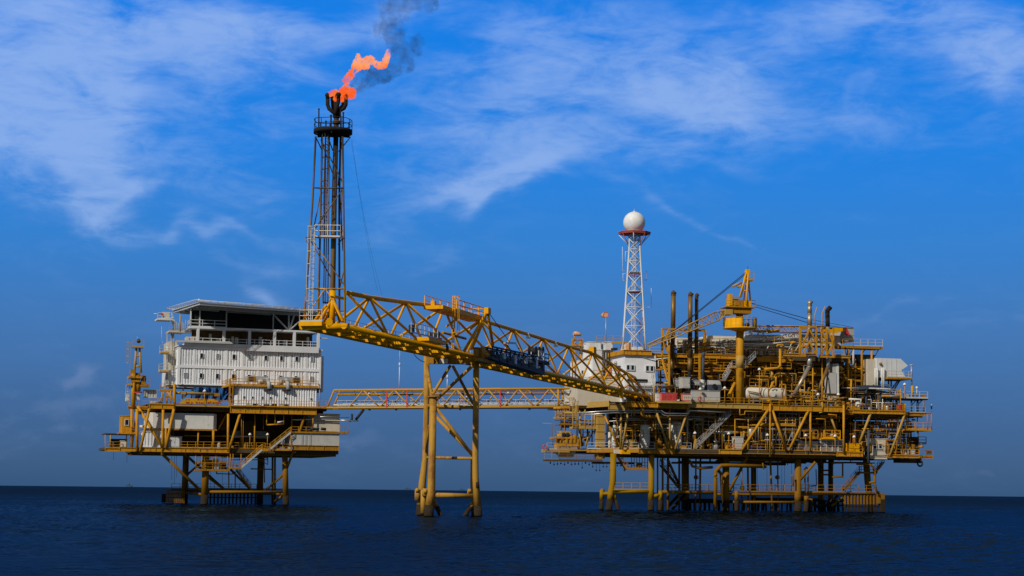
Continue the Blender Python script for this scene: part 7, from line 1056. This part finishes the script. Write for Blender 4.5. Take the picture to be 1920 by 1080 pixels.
for x, y in ((1444, 621), (1456, 620), (1487, 643), (1506, 650)): part(t, 'valve_cap', 'deck_yellow', MB().vessel(Rf.p(x, y + 3, 5.5), .6, .7)); 
# horizontal drum
t = thing(Rf, 'horizontal_drum', 'big cream horizontal drum with yellow piping at the main deck edge', 'pressure drum', Rf.p(1432, 758, 1)); a, b = Rf.p(1392, 738, 2.4), Rf.p(1474, 739, 2.4); r = (Rf.p(1430, 725.5, 2.4).z - Rf.p(1430, 750, 2.4).z) / 2; part(t, 'shell', 'tank_cream', MB().vessel((a.x, 2.4, a.z), r, b.x - a.x, 'u', 28)); q = Rf.p(1448.5, 739, 1); part(t, 'manway', 'tank_cream', MB().lathe((q.x, 2.4 - r, q.z), [(.42, .2), (.42, -.25), (.54, -.25), (.54, -.35)], 16, 'v'))
for x in (1404, 1462): q = Rf.p(x, 752, 2).x; part(t, 'saddle', 'ochre', MB().box(q - .2, 1.4, zm_, q + .2, 3.4, a.z - r * .6))
for i, x in enumerate((1404, 1425, 1440, 1466)): q = Rf.p(x, 740, 1.0); part(t, 'instrument_pipe', 'deck_yellow', MB().sweep([(q.x, 1.0, zm_ + .3), (q.x, 1.0, a.z - r * .2 + r * 1.2 * (i % 2)), (q.x + .4, 1.6, a.z + r * 1.2 * (i % 2))], .07, 7))
rail(t, 'deck_yellow', Rf, [(1405, 724.5, 2.2), (1428, 724.5, 2.2)], 1.4); tube(t, 'drain_line', 'ochre', Rf, [(1402, 733, .9), (1426, 738, .9)], .1)
# grey duct column, top box, white exhaust housing
t = thing(Rf, 'duct_column', 'big upright grey duct column right of the slanting exhaust pipes', 'duct', Rf.p(1563, 758, 2)); bx(t, 'duct', 'light_grey', Rf, 1553.5, 699, 1568.5, 753, 2.4, 4.6); bx(t, 'side_flange', 'tank_white', Rf, 1568.7, 682, 1573, 745, 2.5, 4.4); bx(t, 'hood', 'light_grey', Rf, 1561.5, 682, 1568.5, 698.7, 2.6, 4.4)
cabinet(Rf, 'rooftop_house', 'grey plated house at the top right of the module', 'plant house', 'grey_paint', 1577, 614.5, 1601.5, 640, 8, 15, roof='grey_paint', doors=0)
t = thing(Rf, 'top_walkway', 'railed walkway platform on posts at top right of the module', 'platform', Rf.p(1620, 652, 5)); bx(t, 'floor', 'ochre', Rf, 1579, 649, 1655.5, 653.5, 4.6, 8); rail(t, 'beige_paint', Rf, [(1600, 649, 4.7), (1655, 649.5, 4.7)], 1.35); rail(t, 'sand_yellow', Rf, [(1580, 649, 4.7), (1600, 649, 4.7)], 1.35)
for x, y1, m in ((1616, 728, 'ochre'), (1634.5, 715, 'deck_yellow'), (1590, 728, 'deck_yellow'), (1600, 690, 'light_grey')): tube(t, 'post', m, Rf, [(x, 653, 5), (x, y1, 5)], .22)
for a, b in (((1648, 654), (1641, 667)), ((1622, 655), (1616, 664)), ((1590, 668), (1600, 655)), ((1584, 655), (1593, 686))): tube(t, 'strut', 'soot_brown', Rf, [(*a, 5), (*b, 5)], .1)
t = thing(Rf, 'exhaust_hopper', 'dark flared hopper below the top right walkway', 'hopper', Rf.p(1622, 690, 6)); u0, z0, u1, z1 = rect(Rf, 1605, 667, 1641, 682, 6); part(t, 'hopper', 'slate_steel', MB().hexa([(u0 + 1, 6.5, z0), (u1 - .8, 6.5, z0), (u1 - .8, 9, z0), (u0 + 1, 9, z0)], [(u0, 6, z1), (u1, 6, z1), (u1, 10, z1), (u0, 10, z1)])); part(t, 'rim', 'dark_steel', MB().box(u0 - .1, 5.9, z1 + .003, u1 + .1, 10.1, z1 + .2)); bx(t, 'stool', 'ochre_dark', Rf, 1608, 682.2, 1638, 700, 7, 9)
for y in (686.5, 695, 702, 712): bx(RP, 'upper_beam', 'ochre', Rf, 1583, y, 1640, y + 3.4, 6.2, 6.8)
for x in (1592, 1603, 1618, 1628): tube(RP, 'upper_post', 'ochre', Rf, [(x, 668, 6.5), (x, 765, 6.5)], .25)
t = thing(Rf, 'intake_housing', 'white filter housing with pointed rain hoods facing right', 'filter housing', Rf.p(1665, 710, 4)); u0, z0, u1, z1 = rect(Rf, 1644, 672, 1690, 708, 4); zmid = (z0 + z1) / 2 - .3; part(t, 'housing', 'white_paint', MB().box(u0, 4, z0, u1, 9, z1)); part(t, 'side_panel', 'beige_paint', MB().box(U(1628, 4.4, 700), 4.5, z0 - 2.2, u0 - .003, 8.5, z1 - .2)); h = 1.15
part(t, 'rain_hood', 'white_paint', MB().add([(u1 + .003, 4, z1 - .1), (u1 + .003, 9, z1 - .1), (u1 + 1.4, 4, zmid + .85), (u1 + 1.4, 9, zmid + .85), (u1 + .003, 4, zmid), (u1 + .003, 9, zmid)], [(0, 2, 3, 1), (2, 4, 5, 3), (0, 4, 2), (1, 3, 5), (0, 1, 5, 4)])); part(t, 'rain_hood', 'white_paint', MB().add([(u1 + .003, 4, zmid - .1), (u1 + .003, 9, zmid - .1), (u1 + .95, 4, z0 + .05), (u1 + .95, 9, z0 + .05), (u1 + .003, 4, z0 + .0), (u1 + .003, 9, z0 + .0)], [(0, 2, 3, 1), (2, 4, 5, 3), (0, 4, 2), (1, 3, 5), (0, 1, 5, 4)]))
for i in range(1, 5): u = u0 + (u1 - u0) * i / 5; part(t, 'panel_rib', 'light_grey', MB().box(u - .03, 3.95, z0 + .1, u + .03, 3.997, z1 - .1))
part(t, 'base_floor', 'ochre', MB().box(u0 + 1.6, 2.6, z0 - .35, u1 + 1.6, 9, z0 - .003)); part(t, 'railing', 'light_grey', rail_mb([(u0 + 1.7, 2.7, z0), (u1 + 1.5, 2.7, z0), (u1 + 1.5, 4, z0)], 1.2, .045)); q = Rf.p(1651, 682, 3.8); part(t, 'lamp', 'ochre', MB().ball(q, .28))
for a, b in (((1666, 712), (1666, 752)), ((1671, 712), (1671, 752)), ((1684, 713), (1672, 730)), ((1688, 712), (1675, 733))): tube(t, 'support', 'slate_steel', Rf, [(*a, 4.5), (*b, 4.5)], .15)
for x in (1641, 1645, 1654, 1657): tube(t, 'stand_pipe', 'tank_white', Rf, [(x, 690, 3.6), (x, 728, 3.6)], .16)
t = thing(Rf, 'helper_platform', 'white railed platform with mast and lamp at far right top', 'platform', Rf.p(1700, 770, 3)); bx(t, 'floor', 'slate_steel', Rf, 1663, 746, 1740, 749, 2.4, 7); bx(t, 'edge', 'light_grey', Rf, 1663, 745, 1740, 746.8, 2.2, 2.39); rail(t, 'light_grey', Rf, [(1663.5, 745.5, 2.3), (1739.5, 746, 2.3)], 1.2, r=.05); rail(t, 'light_grey', Rf, [(1663.5, 745.5, 6.8), (1739.5, 746, 6.8)], 1.2)
for x, v in ((1671, 3), (1709, 3), (1721, 3), (1732, 2.6), (1680, 6), (1720, 6)): tube(t, 'post', 'ochre' if x > 1725 else 'slate_steel', Rf, [(x, 749, v), (x, 772, v)], .17)
for a, b in (((1720, 760), (1729, 750)), ((1709, 760), (1718, 750)), ((1684, 750), (1693, 760))): tube(t, 'strut', 'slate_steel', Rf, [(*a, 3), (*b, 3)], .09)
tube(t, 'mast', 'galvanised', Rf, [(1709.5, 724, 3), (1709, 685, 3)], .16, 10); tube(t, 'mast_foot', 'deck_yellow', Rf, [(1711, 746, 3), (1710.5, 723, 3)], .26, 10); part(t, 'mast_cap', 'light_grey', MB().lathe(Rf.p(1709, 684.5, 3), [(.3, -.1), (.3, .1)], 10)); part(t, 'light_globe', 'lamp_white', MB().ball(Rf.p(1719, 727, 3), .26)); tube(t, 'lamp_stem', 'galvanised', Rf, [(1719.5, 746, 3), (1719, 729, 3)], .14)
for x0, y0, x1, y1, m in ((1682, 738, 1690, 746, 'deck_yellow'), (1684.5, 731, 1686.5, 738, 'deck_yellow'), (1730, 739, 1735, 746, 'ochre'), (1667, 739, 1675, 745, 'slate_steel'), (1697, 739, 1706, 745, 'grey_paint')): bx(t, 'fitting', m, Rf, x0, y0, x1, y1, 3.2, 4)
cabinet(Rf, 'slate_canopy', 'dark slate shelter canopy over pumps at the right main deck', 'canopy', 'slate_steel', 1621, 723.5, 1649, 730, 2.5, 6); 
for x in (1624, 1650): tube(RP, 'grey_post', 'slate_steel', Rf, [(x, 730, 2.8), (x, 770, 2.8)], .2)
for x0, x1, y, v in ((1593, 1625, 733, 2), (1649, 1660, 733, 2)): bx(RP, 'grey_beam', 'slate_steel', Rf, x0, y, x1, y + 2, v, v + .4)
cabinet(Rf, 'fire_cabinet', 'upright red cabinet by the rail at the right main deck', 'cabinet', 'red_paint', 1686, 759.5, 1690.5, 770, .5, 1.1, doors=1); cabinet(Rf, 'equipment_cabinet', 'yellow brown box right of the upright red cabinet', 'cabinet', 'ochre', 1691, 758.5, 1696.5, 770, .6, 1.4, doors=1)
for i in range(9): x = 1598 + i * 9.5; q = Rf.p(x, 768, 4); part(RP, 'pump_skid', rg.choice(['slate_steel', 'dark_steel', 'grey_paint', 'tank_white']), MB().vessel((q.x, 4, zm_ - .7), rg.uniform(.3, .55), rg.uniform(1, 2.4)))
# control building and its neighbours
vc = 5.0
t = thing(Rf, 'control_building', 'pale control building with paired blue windows under a yellow roof deck', 'control building', Rf.p(1200, 757, vc)); u0, z0, u1, z1 = rect(Rf, 1171, 666, 1229.5, 757, vc); part(t, 'wall', 'clad_white', MB().box(u0, vc, zm_, u1, vc + 13, z1)); part(t, 'roof_deck', 'deck_yellow', ibeam_mb(u0 - .4, z1 + .003, U(1221, vc, 660), z1 + .9, vc - .5, None, 13.5, 4)); part(t, 'roof_side', 'deck_yellow', MB().box(u0 - .55, vc - .3, z1 + .05, u0 - .403, vc + 13, z1 + .85))
for x0, x1, y0, y1 in ((1174.8, 1180, 685, 693.5), (1183.2, 1188.4, 685.3, 693.8), (1211, 1216.3, 686.5, 695.5), (1219.3, 1224.6, 686.8, 695.8)): window(t, Rf, x0, y0, x1, y1, vc, 'window_glass', fw=.13)
part(t, 'conduit', 'light_grey', MB().sweep([(u0 + .1, vc - .1, z1 - .4), (u0 + 3.2, vc - .1, z1 - .35), (u1 - .1, vc - .1, z1 - 1.0)], .05, 6)); part(t, 'downpipe', 'light_grey', MB().sweep([(u0 - .35, vc + 9.5, z1 + 1.6), (u0 - .35, vc + 9.5, z1 - 2.0)], .35, 12)); part(t, 'door_hood', 'slate_steel', MB().box(u0 - .7, vc + 2.2, z1 - 2.2, u0 - .002, vc + 4.4, z1 - 1.9)); part(t, 'door', 'dark_steel', MB().box(u0 - .06, vc + 2.4, z1 - 4.4, u0 - .003, vc + 4.0, z1 - 2.3)); part(t, 'siren', 'galvanised', MB().ball((u0 - .25, vc + 4.5, z1 - 1.2), .35, 10)); part(t, 'vent_drum', 'screen_dark', MB().vessel((U(1177, 3.5, 715), 3.8, Rf.p(1190, 714, 3.8).z), .35, 4.0, 'u')); rail(t, 'grey_paint', Rf, [(1176, 728, 3.4), (1225, 729, 3.4)], 1.2)
for x in (1222, 1226, 1228.5): tube(t, 'standpipe', 'galvanised', Rf, [(x, 690 + (1230 - x), vc - .4), (x, 757, vc - .4)], .07)
for i in range(10): q = Rf.p(1176 + i * 5.2, 740, 3.8); part(t, 'ground_unit', rg.choice(['dark_steel', 'ochre', 'grey_paint', 'deck_yellow', 'screen_dark']), MB().box(q.x, 3.8, zm_, q.x + rg.uniform(.3, .9), 4.6, zm_ + rg.uniform(.9, 2.6)))
cabinet(Rf, 'stair_house', 'tall narrow white house left behind the control building', 'plant house', 'white_paint', 1112, 656, 1128.5, 712, 14, 22); cabinet(Rf, 'roof_unit', 'boxy white unit on top of the tall narrow house', 'air handler', 'white_paint', 1105, 641.5, 1127.5, 655, 14.2, 20); cabinet(Rf, 'roof_unit', 'smaller white unit right beside the tall narrow house top', 'air handler', 'white_paint', 1135.5, 641.5, 1148.5, 656, 13, 17); cabinet(Rf, 'roof_unit', 'slim white box at the outer left end of the roof units', 'air handler', 'clad_white', 1099.5, 645, 1105, 672, 16, 20)
cabinet(Rf, 'link_house', 'grey link house under the roof units beside control building', 'plant house', 'clad_white', 1128, 656, 1150, 690, 15, 20)
t = cabinet(Rf, 'office_cabin', 'long white cabin with faded blue lettering behind the flare bridge', 'cabin', 'clad_white', 1088, 676, 1121, 712, 15.5, 22, windows=[(1090, 695, 1093, 701)]); lt = MB()
for x0, x1, y0, y1 in ((1101, 1103, 681, 689), (1103, 1106, 681, 682.5), (1108, 1109.5, 680, 688), (1110, 1113, 684, 685.5), (1113, 1114.5, 680, 688), (1116, 1120, 679, 681), (1116.5, 1118, 681, 688)): a, zb_, b, zt_ = rect(Rf, x0, y0, x1, y1, 15.46); lt.box(a, 15.455, zb_, b, 15.492, zt_)
part(t, 'lettering', 'lettering_blue', lt)
cabinet(Rf, 'plant_building', 'large pale flat walled building below the flare bridge end', 'plant house', 'beige_paint', 1083, 712, 1168, 761, 7.5, 16); cabinet(Rf, 'notice_board', 'flat rose red board standing behind the bridge truss', 'board', 'rose_paint', 1136, 689.5, 1147.5, 705, 9, 9.25)
bx(RP, 'landing', 'deck_yellow', Rf, 1110, 706, 1165, 709, 8.6, 11); rail(RP, 'sand_yellow', Rf, [(1112, 706.5, 8.7), (1165, 707, 8.7)], 1.2)
t = thing(Rf, 'emblem_panel', 'upright white panel with curved tan emblem at the footbridge end', 'panel', Rf.p(1066, 756, 13)); u0, z0, u1, z1 = rect(Rf, 1059, 728, 1073, 753, 13); part(t, 'panel', 'white_paint', MB().box(u0, 13, z0, u1, 13.15, z1)); em = MB(); cx = (u0 + u1) / 2; w = (u1 - u0) / 2
for zc_, k in ((z0 + .62 * (z1 - z0), .9), (z0 + .30 * (z1 - z0), .8)):
    for i in range(10): a, b = -1 + .2 * i, -.8 + .2 * i; em.hexa([(cx + a * w * .95, 12.97, zc_ - .9 * k * (1 - a * a) + .35), (cx + b * w * .95, 12.97, zc_ - .9 * k * (1 - b * b) + .35), (cx + b * w * .95, 12.997, zc_ - .9 * k * (1 - b * b) + .35), (cx + a * w * .95, 12.997, zc_ - .9 * k * (1 - a * a) + .35)], [(cx + a * w * .95, 12.97, zc_ - .9 * k * (1 - a * a) + .75), (cx + b * w * .95, 12.97, zc_ - .9 * k * (1 - b * b) + .75), (cx + b * w * .95, 12.997, zc_ - .9 * k * (1 - b * b) + .75), (cx + a * w * .95, 12.997, zc_ - .9 * k * (1 - a * a) + .75)])
part(t, 'emblem', 'emblem_tan', em); part(t, 'frame', 'light_grey', MB().box(u0 - .12, 12.96, z0 - .1, u0 - .003, 13.2, z1 + .1).box(u1 + .003, 12.96, z0 - .1, u1 + .12, 13.2, z1 + .1))
for x in (1061, 1071): tube(t, 'post', 'sand_yellow', Rf, [(x, 753, 13.1), (x, 764, 13.1)], .1)
cabinet(Rf, 'side_house', 'shaded grey house right of the emblem panel', 'plant house', 'light_grey', 1073.5, 729, 1089, 762, 14, 19)
# ladder tower and windsocks
t = thing(Rf, 'ladder_tower', 'slim yellow ladder tower behind the flare bridge carrying a windsock pole', 'ladder tower', Rf.p(1082, 706, 18))
for x in (1073.5, 1078.5, 1088.5, 1092): tube(t, 'post', 'deck_yellow', Rf, [(x, 638, 18 if x < 1090 else 19), (x, 706, 18 if x < 1090 else 19)], .14)
for y in (638, 648, 662, 676, 690): tube(t, 'rung', 'sand_yellow', Rf, [(1073, y, 18), (1092, y, 18.6)], .09)
bx(t, 'top_floor', 'deck_yellow', Rf, 1071.5, 646.5, 1093, 648.5, 17.5, 20); rail(t, 'deck_yellow', Rf, [(1072, 646.5, 17.6), (1092.5, 646.5, 17.6)], 1.2); tube(t, 'pole', 'deck_yellow', Rf, [(1077, 640, 18), (1077, 625, 18)], .12)
def windsock(label, F, x, y, v, pole, end_on):
    c = F.p(x, y, v); t = thing(F, 'windsock', label, 'windsock', c, 'windsocks')
    if end_on: part(t, 'ring', 'red_paint', MB().torus(c, .52, .05)); part(t, 'sleeve', 'orange_cloth', MB().lathe(c, [(.50, .02), (.56, .5), (.42, 1.5), (.25, 2.4)], 18, 'v')); part(t, 'inner_patch', 'lettering_red', MB().lathe(c + Vector((-.05, .15, .08)), [(.30, 0), (.24, -.04)], 14, 'v')); part(t, 'pole', 'galvanised', MB().sweep([c - Vector((.02, 0, .5)), F.p(*pole, v)], .07, 7))
    else:
        P = [c + Vector((d, 0, s)) for d, s in ((0, 0), (.5, .03), (1.0, -.06), (1.5, -.12))]; part(t, 'sleeve', 'orange_cloth', MB().sweep(P, [.36, .42, .36, .26], 12)); part(t, 'band', 'red_paint', MB().sweep([P[1] - Vector((.2, 0, .12)), P[3] - Vector((.1, 0, .1))], [.36, .24], 12)); part(t, 'ring', 'galvanised', MB().torus(c, .38, .04, 'u'))
windsock('orange windsock blowing towards us on a thin pole', Rf, 1136, 590, 13, (1136, 644), True); windsock('orange and red windsock streaming right on the ladder tower', Rf, 1075.5, 625.5, 18, None, False)
rail(RP, 'sand_yellow', Rf, [(1118, 641.5, 13.2), (1165, 641, 13.2)], 1.2); bx(RP, 'roof_beam', 'sand_yellow', Rf, 1148, 640.5, 1180, 644.5, 12.5, 13)
# radar tower
vt = 11.0
t = thing(Rf, 'radar_tower', 'white and red lattice tower carrying a round radar dome platform', 'lattice tower', Rf.p(1188.5, 655, vt)); c0, c1 = Rf.p(1188.6, 656, vt), Rf.p(1189.8, 441, vt); hw0 = (Rf.p(1214, 655, vt).x - Rf.p(1163.5, 655, vt).x) / 2; hw1 = (Rf.p(1201.5, 445, vt).x - Rf.p(1178, 445, vt).x) / 2; A0 = R(28)
lev = [656, 612, 577, 547, 516.5, 490, 468, 450, 441]; LZ = [Rf.p(1189, y, vt).z for y in lev]
def cor(k, z):
    f = (z - c0.z) / (c1.z - c0.z); f2 = min(1, f / .88); w = (hw0 + (hw1 - hw0) * f2) * 1.0; a = A0 + k * math.pi / 2; c = c0 + (c1 - c0) * f; return Vector((c.x + math.cos(a) * w * 1.13, vt + math.sin(a) * w * 1.13, z))
for k in range(4): part(t, 'leg', 'white_paint', MB().sweep([cor(k, z) for z in LZ], .15, 9))
for i, (a, b) in enumerate(zip(LZ, LZ[1:])):
    for k in range(4):
        m = 'white_paint'; j = (k + 1) % 4; part(t, 'cross_brace', m, MB().sweep([cor(k, a), cor(j, b)], .075, 6)); part(t, 'cross_brace', m, MB().sweep([cor(j, a), cor(k, b)], .075, 6)); part(t, 'ring_bar', 'tower_red' if i == 3 else 'white_paint', MB().sweep([cor(k, b), cor(j, b)], .07, 6))
z = LZ[3]; f = [cor(k, z) * .98 + Vector((c0.x, vt, z)) * .02 for k in range(4)]; part(t, 'rest_floor', 'tower_red', MB().hexa([q - Vector((0, 0, .15)) for q in f], f)); z = LZ[4] + .6; f = [cor(k, z) for k in range(4)]; part(t, 'rest_floor', 'grey_paint', MB().hexa([q - Vector((0, 0, .12)) for q in f], f))
q0 = Vector((c0.x - .35, vt - .2, LZ[0])); q1 = Vector((c1.x - .25, vt - .2, LZ[-1])); part(t, 'ladder', 'white_paint', ladder_mb(q0, q1, .55, (0, -1, 0), r=.045)); part(t, 'cable_duct', 'tank_cream', MB().bar(q0 + Vector((.75, .4, 0)), q1 + Vector((.5, .4, 0)), .3, .12))
part(t, 'red_panel', 'tower_red', MB().bar(Vector((c0.x + 1.0, vt - .5, LZ[0] + .5)), Vector((c0.x + 1.0, vt - .5, LZ[1] + 1.6)), .12)); tp_ = Rf.p(1189.7, 438, vt); oc = [(tp_.x + math.cos(R(22.5 + 45 * i)) * 3.05, vt + math.sin(R(22.5 + 45 * i)) * 3.05) for i in range(8)]; part(t, 'radar_platform', 'tower_red', MB().prism(oc, tp_.z - .14, tp_.z + .12)); mb = MB()
for i in range(8): a, b = oc[i], oc[(i + 1) % 8]; mb.bar(Vector((*a, tp_.z + .2)), Vector((*b, tp_.z + .2)), .14, .15)
part(t, 'platform_edge', 'tower_red', mb)
for i in range(8): q = Vector((*oc[i], tp_.z - .22)); a = R(22.5 + 45 * i); part(t, 'platform_strut', 'white_paint' if i % 2 else 'tower_red', MB().sweep([q * .97 + Vector((tp_.x, vt, q.z)) * .03, Vector((tp_.x + math.cos(a) * 1.25, vt + math.sin(a) * 1.25, tp_.z - 2.6 + .5 * (i % 2)))], .08, 6))
for y0, y1, x in ((472, 489, 1172.5), (513, 526, 1168)): a, b = Rf.p(x, y0, vt), Rf.p(x, y1, vt); part(t, 'antenna_bracket', 'white_paint', MB().sweep([b + Vector((.9, 0, 0)), b, a, a + Vector((.9, 0, 0))], .06, 6))
for x, y0, y1, xe, m in ((1167, 463, 508, 1176, 'white_paint'), (1221, 540, 576, 1209, 'white_paint'), (1212.5, 508, 525, 1207, 'galvanised')): a, b = Rf.p(x, y0, vt), Rf.p(x, y1, vt); e = Rf.p(xe, y1, vt); part(t, 'whip_antenna', m, MB().sweep([a, b, e], .05, 6))
dome = thing(Rf, 'radar_dome', 'smooth white spherical radar dome on the red topped lattice tower', 'radar dome', tp_); dc = Rf.p(1189.2, 417.5, vt); r = Rf.p(1208.8, 417.5, vt).x - dc.x; part(dome, 'shell', 'radome_white', MB().lathe(dc, [(r * math.sin(math.pi * i / 24) + 1e-4, -r * math.cos(math.pi * i / 24)) for i in range(3, 25)], 40)); part(dome, 'collar', 'white_paint', MB().lathe(dc, [(r * .72, -r * 1.02), (r * .72, -r * .80), (r * .6, -r * .78)], 32)); part(dome, 'cap', 'white_paint', MB().lathe(dc + Vector((0, 0, r * .985)), [(.26, 0), (.26, .16), (.05, .22)], 14)); part(dome, 'lightning_rod', 'light_grey', MB().sweep([dc + Vector((0, 0, r)), dc + Vector((0, 0, r + .6))], .03, 5))
for x0, y0, x1, y1, v, m in ((1168, 646, 1176, 656, 12, 'tank_cream'), (1176, 643, 1186, 656, 11, 'orange_cloth'), (1150, 652, 1158, 656, 9, 'dark_steel'), (1200, 650, 1206, 656, 10, 'white_paint'), (1188, 650, 1194, 656, 9, 'white_paint')): bx(RP, 'roof_box', m, Rf, x0, y0, x1, y1, v, v + 1.5)
for x, y0, y1, v in ((1143, 660, 700, 12), (1138, 662, 702, 12.3), (1134, 660, 702, 12.1), (1140, 676, 690, 11.8)): tube(RP, 'vent_pipe', 'dark_steel', Rf, [(x, y0, v), (x, y1, v)], .15)
print('objects', len(S.objects))
